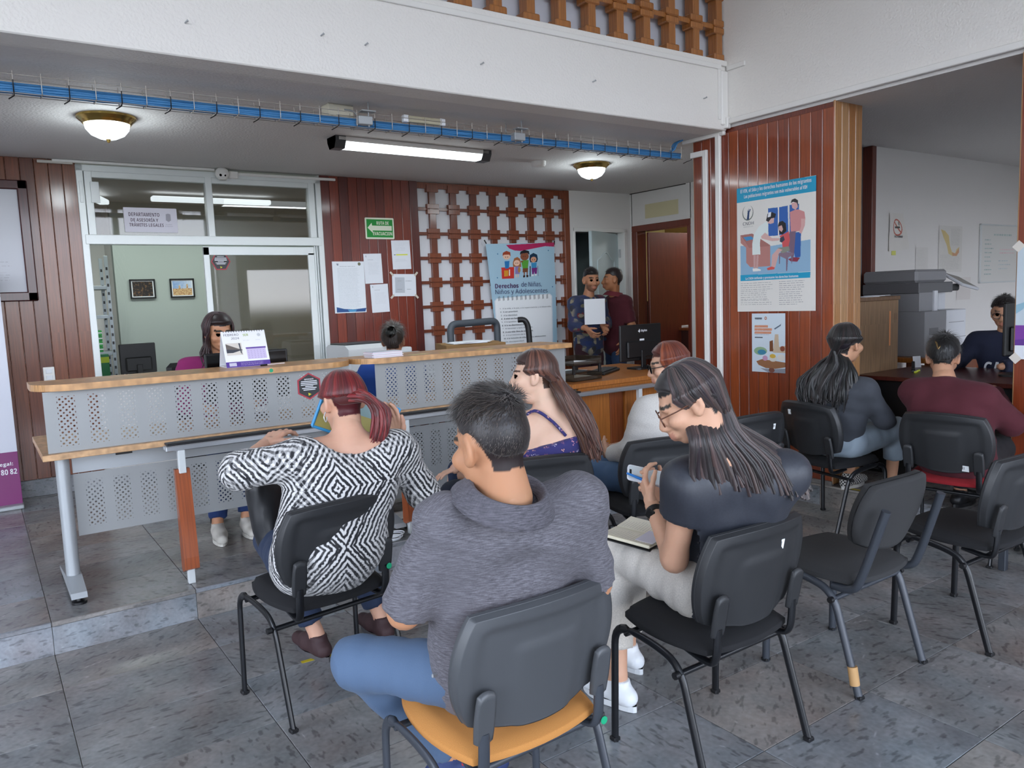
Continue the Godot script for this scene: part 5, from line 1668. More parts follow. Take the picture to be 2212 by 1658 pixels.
func make_desk_things() -> void:
	var ct := 1.2285
	# desk calendar
	var c := thing("desk_calendar", "white and purple tent desk calendar showing February on the left counter", "calendar", Vector3(1.272, ct, -4.555), -0.03)
	var cw := 0.245
	var tl := 0.22
	var pc := Pic.new(320, 270, hexc("f0f0f4"))
	pc.rect(0, 850, 1000, 150, hexc("553a92"))
	pc.rect(70, 875, 165, 95, hexc("c9c6d6"))
	pc.lines(330, 885, 560, 3, 30, 10, hexc("b9aed6"), 0.1)
	pc.rect(500, 470, 460, 45, hexc("6a4f9f"))
	pc.rect(510, 515, 440, 285, hexc("cdc0e2"))
	for i in 5:
		for j in 6:
			pc.rect(535 + j * 70, 560 + i * 50, 22, 12, hexc("9a8fb8"))
	pc.rect(60, 330, 360, 340, hexc("d9d2c8"))
	pc.poly([60, 350, 330, 490, 420, 520, 420, 545, 60, 545], hexc("6a625c"))
	pc.poly([60, 500, 300, 520, 420, 530, 200, 600, 60, 600], hexc("3f434c"))
	pc.poly([350, 340, 385, 340, 400, 660, 370, 600], hexc("4a4e58"))
	pc.disc(850, 130, 40, 45, hexc("c9cbcf"))
	pc.lines(470, 270, 200, 1, 20, 9, hexc("b5b5bb"))
	pc.lines(760, 270, 150, 1, 20, 9, hexc("b5b5bb"))
	for s in [1.0, -1.0]:
		var f := obj("leaf" if s > 0 else "rear_leaf", sheet(cw, tl, null), pc.mat() if s > 0 else M.paper, c, Vector3(0, tl / 2 * cos(0.42), 0.045 * s))
		f.rotation = Vector3(-0.42, 0, 0) if s > 0 else Vector3(-0.42, PI, 0)
		if s > 0:
			lettering(f, "FEBRERO", 0.082, 0.013, Vector3(-0.068, 0.088, 0.0005), M.ink, false)
			lettering(f, "2024", 0.044, 0.013, Vector3(-0.049, 0.066, 0.0005), M.ink, false)
			lettering(f, "SER", 0.03, 0.014, Vector3(0.012, 0.084, 0.0005), mat(hexc("9fb25a"), 0.5))
	var b := MB.new()
	for k in 16:
		b.tube([Vector3(-0.108 + k * 0.0144, tl * cos(0.42) - 0.006, 0.006), Vector3(-0.108 + k * 0.0144, tl * cos(0.42) + 0.006, 0.0), Vector3(-0.108 + k * 0.0144, tl * cos(0.42) - 0.006, -0.006)], 0.0015, 4)
	obj("wire_binding", b.mesh(), M.ink, c)
	bx("base_board", Vector3(-cw / 2, 0.0, -0.085), Vector3(cw / 2, 0.004, 0.088), M.paper, c, 0.0)
	var pen := thing("ballpoint_pen", "transparent ballpoint pen lying by the calendar on the counter", "pen", Vector3(1.40, ct + 0.005, -4.43), 0.25)
	obj("barrel", tubem([Vector3(-0.045, 0, 0), Vector3(0.07, 0, 0)], 0.004, 8), mat(hexc("d9c9c4"), 0.3), pen)
	obj("cap", tubem([Vector3(-0.085, 0, 0), Vector3(-0.045, 0, 0)], 0.005, 8), M.black, pen)
	var gd := obj("green_dot_sticker", tubem([Vector3(0, 0, 0), Vector3(0, 0, 0.001)], 0.011, 16), M.green_dot)
	gd.position = Vector3(1.325, 1.212, -4.2495)
	tag(gd, "round green sticker on the edge of the left counter top", "sticker")
	var m1 := monitor("reception_monitor", "dark monitor behind the left counter in front of the receptionist", Vector3(1.36, 0.893, -4.82), PI, 0.50, 0.30, 0.105)
	# magazines and cards on the right counter
	for k in 9:
		var mg := obj("leaflet", box(Vector3(0.20, 0.0038, 0.13), 0.0), [M.paper, mat(hexc("d9c3cf"), 0.5), mat(hexc("cfd2d9"), 0.5)][k % 3])
		mg.position = Vector3(2.06 + rng.randf_range(-0.006, 0.006), ct + 0.002 + k * 0.0039, -4.37)
		mg.rotation.y = rng.randf_range(-0.05, 0.05)
		tag(mg, ("topmost printed leaflet of the stack on the right counter" if k == 8 else "lowest leaflet of the stack on the right counter" if k == 0 else "leaflet inside the stack on the right counter"), "leaflet", "leaflets on the right counter")
	for k in 4:
		var cd := obj("loose_card", box(Vector3(0.13, 0.0012, 0.06), 0.0), mat(hexc(["d9c48a", "cdb06a", "d4bd7c", "c9a860"][k]), 0.4))
		cd.position = Vector3([2.29, 2.50, 2.78, 3.02][k], ct + 0.0008, [-4.345, -4.32, -4.33, -4.36][k])
		cd.rotation.y = [0.1, -0.05, 0.12, 0.0][k]
		tag(cd, ["yellowish card nearest the leaflets on the right counter", "second yellowish card from the leaflets on the right counter", "third yellowish card from the leaflets on the right counter", "yellowish card at the far end of the right counter"][k], "card", "cards on the right counter")
	# printers behind the right counter
	var tb := thing("printer_table", "low white table carrying two printers behind the right counter", "table", Vector3(3.05, FLOOR2, -6.45))
	bx("top", Vector3(-0.6, 0.62, -0.32), Vector3(0.48, 0.65, 0.34), M.white, tb, 0.003)
	for q in [[-0.57, -0.29], [0.45, -0.29], [-0.57, 0.31], [0.45, 0.31]]:
		bx("leg", Vector3(q[0] - 0.02, 0, q[1] - 0.02), Vector3(q[0] + 0.02, 0.62, q[1] + 0.02), M.grey_metal, tb, 0.003)
	var p := thing("multifunction_printer", "large white multifunction printer with dark lid by the office window", "printer", Vector3(2.80, FLOOR2 + 0.65, -6.42), 0.1)
	var wp := mat(hexc("dfe1e2"), 0.4)
	bx("body", Vector3(-0.22, 0.0, -0.2), Vector3(0.22, 0.26, 0.2), wp, p, 0.015)
	bx("seam", Vector3(-0.222, 0.26, -0.202), Vector3(0.222, 0.275, 0.202), M.black, p, 0.004)
	var e := MB.new()
	e.extrude(PackedVector2Array([Vector2(-0.2, 0.275), Vector2(0.2, 0.275), Vector2(0.2, 0.37), Vector2(0.14, 0.405), Vector2(-0.16, 0.405), Vector2(-0.2, 0.385)]), -0.22, 0.22, Transform3D(Basis(Vector3(0, 0, 1), Vector3(0, 1, 0), Vector3(-1, 0, 0)), Vector3.ZERO))
	obj("scanner", e.mesh(), wp, p)
	bx("lid", Vector3(-0.2, 0.402, -0.17), Vector3(0.2, 0.418, 0.13), mat(hexc("35383a"), 0.4), p, 0.006)
	bx("paper_slot", Vector3(-0.17, 0.13, 0.195), Vector3(0.17, 0.18, 0.202), M.black, p, 0.002)
	obj("control_panel", box(Vector3(0.16, 0.09, 0.02), 0.004), mat(hexc("aeb2b4"), 0.35), p, Vector3(0.13, 0.24, 0.215)).rotation.x = -0.5
	bx("output_tray", Vector3(-0.16, 0.03, 0.19), Vector3(0.16, 0.05, 0.3), M.black, p, 0.004)
	var p2 := thing("small_printer", "small white printer with dark tray, right of the large printer", "printer", Vector3(3.36, FLOOR2 + 0.65, -6.45), -0.1)
	bx("body", Vector3(-0.2, 0.0, -0.17), Vector3(0.2, 0.20, 0.17), wp, p2, 0.012)
	bx("top_step", Vector3(-0.2, 0.20, -0.17), Vector3(0.1, 0.29, 0.02), wp, p2, 0.01)
	bx("top_step", Vector3(-0.2, 0.29, -0.17), Vector3(0.0, 0.34, -0.06), wp, p2, 0.01)
	bx("dark_tray", Vector3(-0.15, 0.2, 0.0), Vector3(0.14, 0.215, 0.16), M.black, p2, 0.004)
	bx("dark_band", Vector3(-0.202, 0.06, -0.172), Vector3(0.202, 0.075, 0.172), M.black, p2, 0.002)
	# cardboard box with papers
	var bo := thing("cardboard_box", "brown cardboard box with papers on top behind the right counter", "box", Vector3(3.46, FLOOR2 + 0.74, -5.62), -0.25)
	var kb := mat(hexc("8a6a42"), 0.8)
	bx("body", Vector3(-0.26, 0.0, -0.17), Vector3(0.26, 0.30, 0.17), kb, bo, 0.004)
	bx("flap", Vector3(-0.26, 0.298, -0.17), Vector3(0.26, 0.303, 0.0), mat(hexc("95744a"), 0.8), bo, 0.0)
	for k in 3:
		var s := obj("paper_sheet", box(Vector3(0.30, 0.004, 0.21), 0.0), M.paper)
		s.position = Vector3(3.40 + 0.02 * k, FLOOR2 + 0.74 + 0.306 + k * 0.0045, -5.58)
		s.rotation.y = -0.2 + 0.16 * k
		tag(s, ["white sheet at the bottom of the papers on the cardboard box", "white sheet in the middle of the papers on the cardboard box", "white sheet on top of the papers on the cardboard box"][k], "paper", "papers on the cardboard box")
	var bt := thing("back_table", "plain table behind the right counter carrying the cardboard box", "table", Vector3(3.4, FLOOR2, -5.6))
	bx("top", Vector3(-0.5, 0.71, -0.3), Vector3(0.12, 0.74, 0.28), M.beech, bt, 0.003)
	for q in [[-0.46, -0.26], [0.08, -0.26], [-0.46, 0.24], [0.08, 0.24]]:
		bx("leg", Vector3(q[0] - 0.02, 0, q[1] - 0.02), Vector3(q[0] + 0.02, 0.71, q[1] + 0.02), M.grey_metal, bt, 0.003)
	# office chairs: open grey frame back and a black arm
	var oc := thing("frame_back_chair", "office chair with an open dark grey frame back before the lattice", "chair", Vector3(3.81, FLOOR2, -6.1))
	var gm := mat(hexc("454b52"), 0.5)
	obj("back_frame", tubem(bend_path([Vector3(-0.26, 0.5, 0), Vector3(-0.26, 1.19, 0), Vector3(0.25, 1.20, 0), Vector3(0.25, 0.5, 0)], 0.07, 6), 0.033, 10), gm, oc)
	bx("seat", Vector3(-0.25, 0.42, -0.46), Vector3(0.25, 0.5, 0.0), M.seat_black, oc, 0.02)
	obj("column", tubem([Vector3(0, 0.06, -0.22), Vector3(0, 0.42, -0.22)], 0.03, 10), M.black, oc)
	for k in 5:
		obj("foot", tubem([Vector3(0, 0.08, -0.22), Vector3(0.26 * cos(k * 1.257), 0.03, -0.22 + 0.26 * sin(k * 1.257))], [0.025, 0.018], 8), M.black, oc)
	var ac := thing("black_armchair", "black office chair whose curved arm stands before the banner", "chair", Vector3(3.80, FLOOR2, -5.55))
	obj("arm", tubem(smooth_path([Vector3(0.20, 1.21, -0.12), Vector3(0.255, 1.20, -0.09), Vector3(0.285, 1.10, -0.08), Vector3(0.29, 0.80, -0.08), Vector3(0.26, 0.50, -0.06)], 5), 0.026, 10), M.black, ac)
	bx("seat", Vector3(-0.24, 0.42, -0.22), Vector3(0.24, 0.5, 0.2), M.seat_black, ac, 0.02)
	obj("column", tubem([Vector3(0, 0.06, 0), Vector3(0, 0.42, 0)], 0.03, 10), M.black, ac)
	for k in 5:
		obj("foot", tubem([Vector3(0, 0.08, 0), Vector3(0.26 * cos(k * 1.257), 0.03, 0.26 * sin(k * 1.257))], [0.025, 0.018], 8), M.black, ac)
	# on the wooden desk
	var dt := 0.931
	var m2 := monitor("desk_monitor", "black monitor seen from behind on the orange wooden desk", Vector3(4.575, dt, -4.72), 0.06, 0.50, 0.30, 0.07)
	lettering(m2.get_child(0), "Stylos", 0.075, 0.024, Vector3(0.035, 0.095, 0.0115), M.paper)
	obj("star_mark", slab(PackedVector2Array([Vector2(-0.014, 0.004), Vector2(-0.003, 0.004), Vector2(-0.003, 0.016), Vector2(0.004, 0.016), Vector2(0.004, 0.004), Vector2(0.014, 0.0), Vector2(0.005, -0.004), Vector2(0.0, -0.016), Vector2(-0.005, -0.004), Vector2(-0.014, -0.004)]), 0.0112, 0.0118), M.paper, m2.get_child(0), Vector3(-0.022, 0.095, 0))
	bx("label_sticker", Vector3(-0.02, 0.012, 0.0112), Vector3(0.035, 0.03, 0.0122), M.sticker, m2.get_child(0), 0.0)
	for s in [-1.0, 1.0]:
		obj("foot", tubem([Vector3(0.0, 0.02, 0.03), Vector3(0.03 * s + 0.04, 0.008, 0.12)], 0.011, 8), M.black, m2)
	var kbd := thing("keyboard", "black keyboard on the orange wooden desk before the monitor", "keyboard", Vector3(4.16, dt, -4.72), 0.55)
	obj("case", box(Vector3(0.44, 0.02, 0.15), 0.006), M.black, kbd, Vector3(0, 0.014, 0)).rotation.x = 0.06
	for i in 14:
		for j in 4:
			obj("key", box(Vector3(0.024, 0.006, 0.024), 0.002), M.plastic, kbd, Vector3(-0.19 + i * 0.0292, 0.027, -0.048 + j * 0.031))
	var ps := obj("paper_pad", box(Vector3(0.28, 0.012, 0.20), 0.002), mat(hexc("c6d0d6"), 0.6))
	ps.position = Vector3(4.0, dt + 0.006, -4.98)
	ps.rotation.y = 0.3
	tag(ps, "pad of pale paper behind the keyboard on the wooden desk", "paper")
	# two-tier letter tray
	var lt := thing("letter_tray", "two-tier smoky plastic letter tray with papers at the end of the wooden desk", "tray", Vector3(3.70, dt, -4.52), 0.12)
	var smoke := mat(Color(0.22, 0.18, 0.14, 0.62), 0.1)
	smoke.transparency = BaseMaterial3D.TRANSPARENCY_ALPHA
	for y in [0.0, 0.115]:
		bx("tray_floor", Vector3(-0.15, y, -0.13), Vector3(0.15, y + 0.005, 0.13), smoke, lt, 0.001)
		for s in [-1.0, 1.0]:
			bx("tray_side", Vector3(0.15 * s - 0.003, y, -0.13), Vector3(0.15 * s + 0.003, y + 0.055, 0.13), smoke, lt, 0.001)
		bx("tray_back", Vector3(-0.15, y, -0.133), Vector3(0.15, y + 0.055, -0.128), smoke, lt, 0.001)
		bx("tray_front", Vector3(-0.15, y, 0.125), Vector3(0.15, y + 0.03, 0.13), smoke, lt, 0.001)
	for q in [[-0.14, -0.12], [0.14, -0.12], [-0.14, 0.12], [0.14, 0.12]]:
		bx("riser", Vector3(q[0] - 0.01, 0.05, q[1] - 0.01), Vector3(q[0] + 0.01, 0.118, q[1] + 0.01), M.black, lt, 0.002)
	for k in 7:
		var s := obj("paper_sheet", box(Vector3(0.26, 0.003, 0.21), 0.0), [M.paper, mat(hexc("cfc6b2"), 0.6)][k % 2])
		var y: float = 0.0065 + 0.0034 * k if k < 4 else 0.1215 + 0.0034 * (k - 4)
		s.position = Vector3(3.70, dt + y, -4.52)
		s.rotation.y = 0.12 + rng.randf_range(-0.06, 0.06)
		tag(s, "paper sheet lying in the lower tier of the letter tray" if k < 4 else "paper sheet lying in the upper tier of the letter tray", "paper", "papers in the lower letter tray" if k < 4 else "papers in the upper letter tray")
	# inside the glazed office
	var m3 := monitor("office_monitor", "black monitor standing inside the office behind the left counter", Vector3(1.20, 0.905, -7.68), 0.15, 0.31, 0.27, 0.11)
	var od := thing("office_desk", "desk inside the glazed office under the monitor", "desk", Vector3(1.4, FLOOR2, -7.75))
	bx("top", Vector3(-0.7, 0.72, -0.35), Vector3(0.9, 0.75, 0.35), M.white, od, 0.003)
	for q in [[-0.66, -0.3], [0.86, -0.3], [-0.66, 0.3], [0.86, 0.3]]:
		bx("leg", Vector3(q[0] - 0.02, 0, q[1] - 0.02), Vector3(q[0] + 0.02, 0.72, q[1] + 0.02), M.grey_metal, od, 0.003)
	var cab := thing("cable_heap", "tangle of grey and white cables beside the office monitor", "cables", Vector3(1.06, 0.905, -7.50))
	for k in 3:
		obj("cable", tubem(smooth_path([Vector3(-0.08 + 0.05 * k, 0.008, 0.05), Vector3(0.0, 0.04 + 0.03 * k, 0.02), Vector3(0.06, 0.02, -0.04), Vector3(0.03 * k, 0.12, -0.05)], 5), 0.005, 6), [M.paper, M.grey_metal, M.black][k], cab)
	# desk and screen of the far yellow room
	var fd := thing("dark_cabinet", "dark wooden cabinet in the doorway of the yellow room", "cabinet", Vector3(7.55, FLOOR2, -7.42))
	bx("body", Vector3(-0.2, 0, -0.26), Vector3(0.2, 1.30, 0.2), glossy_wood(hexc("4a1c12"), M.wood1, 0.35), fd, 0.004)
	bx("handle", Vector3(-0.215, 0.55, -0.02), Vector3(-0.2, 0.62, 0.0), M.grey_metal, fd, 0.003)
	var fdk := thing("dark_desk", "dark wooden desk in the yellow room", "desk", Vector3(7.75, FLOOR2, -6.75))
	bx("top", Vector3(-0.4, 0.92, -0.45), Vector3(0.4, 0.95, 0.6), M.oak_dark, fdk, 0.003)
	bx("front", Vector3(-0.36, 0.0, -0.42), Vector3(-0.33, 0.92, 0.55), glossy_wood(hexc("4a1c12"), M.wood1, 0.35), fdk, 0.003)
	var m4 := monitor("far_monitor", "black monitor on the dark desk in the yellow room", Vector3(7.7, 1.106, -6.95), -PI / 2 + 0.3, 0.6, 0.32, 0.05)
	var pk := obj("paper_stack", box(Vector3(0.2, 0.03, 0.28), 0.004), M.paper)
	pk.position = Vector3(7.5, 1.12, -7.02)
	tag(pk, "white papers on the dark desk in the yellow room", "paper")

# ---------------------------------------------------------------- room on the right
func make_right_room() -> void:
	var w := sgroup("wall_right_room")
	bx("wall_piece", Vector3(6.8, FLOOR2, -4.12), Vector3(10.1, 2.79, -3.965), M.white_wall, w, 0.0)
	bx("wood_edge", Vector3(6.735, FLOOR2, -4.12), Vector3(6.80, 2.785, -3.96), M.door_wood, w, 0.004)
	bx("metal_frame", Vector3(6.60, FLOOR2, -4.2), Vector3(6.735, 2.785, -4.05), mat(hexc("8e9194"), 0.4, 0.3), w, 0.004)
	bx("wall_piece", Vector3(5.15, FLOOR2, -4.45), Vector3(6.72, 2.79, -4.38), M.white_wall, w, 0.0)
	# desk with a mahogany top and black front
	var d := thing("interview_desk", "desk with mahogany top and black panels in the right-hand room", "desk", Vector3(5.9, FLOOR2, -2.75))
	var ma := tri_tex(mat(hexc("5e2a22"), 0.3), M.wood1, Vector3(1.2, 2, 3.0))
	bx("top", Vector3(-0.48, 0.70, -0.55), Vector3(0.45, 0.73, 0.75), ma, d, 0.004)
	bx("black_front", Vector3(-0.42, 0.0, -0.52), Vector3(-0.39, 0.70, 0.72), M.black, d, 0.002)
	bx("black_side", Vector3(-0.42, 0.0, -0.54), Vector3(0.42, 0.70, -0.51), M.black, d, 0.002)
	bx("black_side", Vector3(-0.42, 0.0, 0.70), Vector3(0.42, 0.70, 0.73), M.black, d, 0.002)
	var dv := thing("wooden_divider", "brown wooden cabinet standing at the end of the interview desk", "cabinet", Vector3(5.68, FLOOR2, -3.32))
	var br := tri_tex(mat(hexc("937455"), 0.5), M.wood2, Vector3(3, 0.8, 3))
	bx("front", Vector3(-0.305, 0.0, -0.12), Vector3(0.325, 1.275, 0.018), br, dv, 0.003)
	bx("top", Vector3(-0.32, 1.275, -0.13), Vector3(0.335, 1.305, 0.028), tri_tex(mat(hexc("7d5f45"), 0.5), M.wood2, Vector3(3, 0.8, 3)), dv, 0.003)
	bx("side", Vector3(-0.318, 0.0, -0.12), Vector3(-0.305, 1.275, 0.02), mat(hexc("4a2a1c"), 0.5), dv, 0.001)
	bx("orange_tape", Vector3(0.195, 0.92, 0.018), Vector3(0.212, 1.19, 0.0188), mat(hexc("d98a55"), 0.5), dv, 0.0)
	bx("brown_patch", Vector3(0.26, 1.12, 0.018), Vector3(0.305, 1.17, 0.0188), mat(hexc("77593c"), 0.5), dv, 0.0)
	for k in 3:
		var s := obj("paper_sheet", box(Vector3(0.2, 0.003, 0.13), 0.0), M.paper)
		s.position = Vector3(5.62 + 0.09 * k, FLOOR2 + 1.307 + 0.0032 * k, -3.36)
		s.rotation.y = 0.1 * k
		tag(s, ["paper sheet lowest on top of the brown wooden cabinet", "paper sheet in the middle on top of the brown wooden cabinet", "paper sheet uppermost on the brown wooden cabinet"][k], "paper", "papers on the brown cabinet")
	# copier on its table
	var ta := thing("copier_table", "orange wooden table under the copier in the right-hand room", "table", Vector3(6.82, FLOOR2, -3.55))
	bx("top", Vector3(-0.45, 0.74, -0.36), Vector3(0.5, 0.78, 0.33), M.oak, ta, 0.004)
	for q in [[-0.4, -0.32], [0.45, -0.32], [-0.4, 0.29], [0.45, 0.29]]:
		bx("leg", Vector3(q[0] - 0.03, 0, q[1] - 0.03), Vector3(q[0] + 0.03, 0.74, q[1] + 0.03), M.oak_dark, ta, 0.003)
	bx("apron", Vector3(-0.44, 0.62, 0.28), Vector3(0.48, 0.74, 0.30), M.oak_dark, ta, 0.002)
	var c := thing("office_copier", "grey and white office copier with a tilted touch panel", "copier", Vector3(6.80, FLOOR2 + 0.78, -3.58))
	var cg := mat(hexc("8f8f92"), 0.45)
	var cw := mat(hexc("d9dbe0"), 0.45)
	bx("body", Vector3(-0.33, 0.0, -0.3), Vector3(0.02, 0.38, 0.25), cg, c, 0.006)
	bx("white_front", Vector3(0.02, 0.0, -0.3), Vector3(0.36, 0.38, 0.25), cw, c, 0.008)
	bx("mid_column", Vector3(-0.33, 0.38, -0.3), Vector3(-0.06, 0.54, 0.2), cg, c, 0.004)
	bx("mid_column", Vector3(0.18, 0.38, -0.28), Vector3(0.30, 0.54, 0.1), cw, c, 0.006)
	bx("recess", Vector3(-0.06, 0.38, -0.3), Vector3(0.18, 0.54, -0.05), M.plastic, c, 0.002)
	bx("white_bracket", Vector3(-0.12, 0.36, 0.16), Vector3(-0.07, 0.55, 0.22), cw, c, 0.004)
	bx("scanner_base", Vector3(-0.34, 0.53, -0.3), Vector3(0.22, 0.62, 0.2), mat(hexc("68686b"), 0.45), c, 0.006)
	bx("feeder", Vector3(-0.34, 0.62, -0.3), Vector3(0.16, 0.73, 0.18), cg, c, 0.02)
	bx("drawer_line", Vector3(0.06, 0.27, 0.2505), Vector3(0.32, 0.275, 0.252), cg, c, 0.0)
	bx("drawer_line", Vector3(0.02, 0.14, 0.2505), Vector3(0.36, 0.145, 0.252), cg, c, 0.0)
	for k in 2:
		bx("vent", Vector3(-0.26, 0.10 + 0.08 * k, 0.2505), Vector3(-0.12, 0.16 + 0.08 * k, 0.253), mat(hexc("6d6d70"), 0.5), c, 0.0)
	bx("panel_arm", Vector3(0.20, 0.54, 0.02), Vector3(0.34, 0.60, 0.2), M.plastic, c, 0.01)
	var pn := obj("touch_panel", box(Vector3(0.36, 0.025, 0.22), 0.006), cw, c, Vector3(0.45, 0.62, 0.15))
	pn.rotation = Vector3(0.55, 0.0, -0.15)
	bx("display", Vector3(-0.15, 0.0125, -0.09), Vector3(0.15, 0.0138, 0.09), mat(hexc("7d776c"), 0.3), pn, 0.0)
	# things on the white wall
	var z := -3.962
	var n := Pic.new(120, 160, hexc("e4e0da"))
	n.disc(480, 380, 270, 230, hexc("c46a5a"))
	n.disc(480, 380, 225, 190, hexc("e4e0da"))
	n.poly([280, 230, 320, 200, 690, 530, 650, 560], hexc("c46a5a"))
	n.rect(330, 360, 300, 50, hexc("55524e"))
	n.disc(600, 280, 40, 60, hexc("8a8680"))
	var ns := page("no_smoking_sheet", "curled no-smoking sheet with a red prohibition ring on the white wall", "notice", Vector3(7.17, 2.035, z), 0.0, 0.32, 0.36, n, "", 0.006, [Vector2(-0.15, 0.17), Vector2(0.08, 0.17), Vector2(0.21, -0.16), Vector2(-0.16, -0.18)])
	lettering(ns, "NO FUMAR", 0.14, 0.02, Vector3(-0.01, -0.045, 0.016), M.ink)
	bx("yellow_note", Vector3(-0.10, -0.215, 0.0), Vector3(-0.03, -0.175, 0.002), mat(hexc("dfe07a"), 0.6), ns, 0.0)
	var mp := Pic.new(160, 210, hexc("dcd9d4"))
	mp.lines(520, 60, 400, 26, 14, 5, hexc("b9b7b2"), 0.2)
	mp.lines(60, 620, 860, 22, 15, 5, hexc("bfbdb8"), 0.1)
	mp.poly([80, 80, 250, 110, 420, 210, 470, 420, 560, 560, 700, 590, 760, 500, 880, 450, 860, 560, 760, 640, 600, 650, 420, 600, 340, 420, 200, 260], hexc("d9c48a"))
	mp.poly([560, 570, 700, 600, 860, 480, 870, 570, 760, 650, 600, 650], hexc("d2a07c"))
	page("wall_map", "printed map of Mexico with columns of text on the white wall", "map", Vector3(8.16, 1.88, z), 0.0, 0.47, 0.46, mp)
	var lp := Pic.new(100, 140, hexc("dedbd7"))
	lp.lines(120, 120, 740, 12, 50, 10, hexc("bdbab6"), 0.3)
	lp.lines(200, 820, 420, 2, 60, 12, hexc("8f8c88"), 0.4)
	page("letter_sheet", "typed letter sheet stuck on the white wall above the copier", "notice", Vector3(7.61, 1.765, z), 0.0, 0.23, 0.26, lp)
	var sg := Pic.new(100, 120, hexc("dcd6d2"))
	page("copier_sign", "small sheet with dark and red words beside the copier panel", "notice", Vector3(8.45, 1.48, z), 0.0, 0.29, 0.23, sg)
	var wb := thing("whiteboard", "whiteboard with faint handwriting, cut by the right-hand pier", "whiteboard", Vector3(9.28, 1.835, z))
	var wp := Pic.new(300, 220, hexc("dddcd8"))
	for k in 9:
		wp.lines(80, 250 + k * 75, 200, 1, 20, 22, hexc("9fb4b0"), 0.4)
	wp.lines(280, 150, 420, 1, 30, 34, hexc("a9bcb6"), 0.1)
	wp.lines(420, 420, 350, 2, 60, 20, hexc("dfb9bd"), 0.3)
	wp.lines(400, 620, 300, 3, 70, 20, hexc("b6c2c4"), 0.3)
	obj("surface", sheet(1.0, 0.60, null), wp.mat(), wb, Vector3(0, 0, 0.012))
	for q in [[-0.52, -0.31, 0.52, -0.295], [-0.52, 0.295, 0.52, 0.31], [-0.52, -0.31, -0.505, 0.31], [0.505, -0.31, 0.52, 0.31]]:
		bx("frame", Vector3(q[0], q[1], 0), Vector3(q[2], q[3], 0.02), M.alu, wb, 0.002)
	bx("maker_badge", Vector3(0.36, -0.285, 0.0125), Vector3(0.42, -0.27, 0.014), M.ink, wb, 0.0)
	# on the interview desk
	var dt := FLOOR2 + 0.7305
	var st := thing("stapler", "black and chrome stapler on the mahogany desk", "stapler", Vector3(5.86, dt, -3.10), 0.5)
	bx("base", Vector3(-0.07, 0.0, -0.014), Vector3(0.07, 0.008, 0.014), M.black, st, 0.002)
	obj("arm", box(Vector3(0.14, 0.02, 0.024), 0.005), M.black, st, Vector3(0, 0.04, 0)).rotation.z = 0.35
	obj("magazine", box(Vector3(0.12, 0.008, 0.016), 0.002), M.rail, st, Vector3(-0.005, 0.024, 0)).rotation.z = 0.30
	var hl := thing("yellow_highlighter", "yellow highlighter pen lying on the mahogany desk", "pen", Vector3(5.80, dt + 0.008, -3.04), 0.3)
	obj("barrel", tubem([Vector3(-0.03, 0, 0), Vector3(0.075, 0, 0)], 0.0085, 10), mat(hexc("d2d83a"), 0.4), hl)
	obj("cap", tubem([Vector3(-0.075, 0, 0), Vector3(-0.03, 0, 0)], [0.007, 0.0095], 10), mat(hexc("c4cf2a"), 0.4), hl)
	obj("band", tubem([Vector3(0.02, 0, 0), Vector3(0.025, 0, 0)], 0.009, 10), M.black, hl)
	var cd := thing("note_card", "small white card standing on the mahogany desk", "card", Vector3(6.14, dt, -3.22), -0.4)
	obj("card", box(Vector3(0.07, 0.09, 0.003), 0.0), M.paper, cd, Vector3(0, 0.045, 0)).rotation.x = -0.12
	var m := monitor("clerk_monitor", "black monitor seen edge-on beside the right-hand pier", Vector3(5.93, dt, -2.42), 0.05, 0.44, 0.36, 0.15)

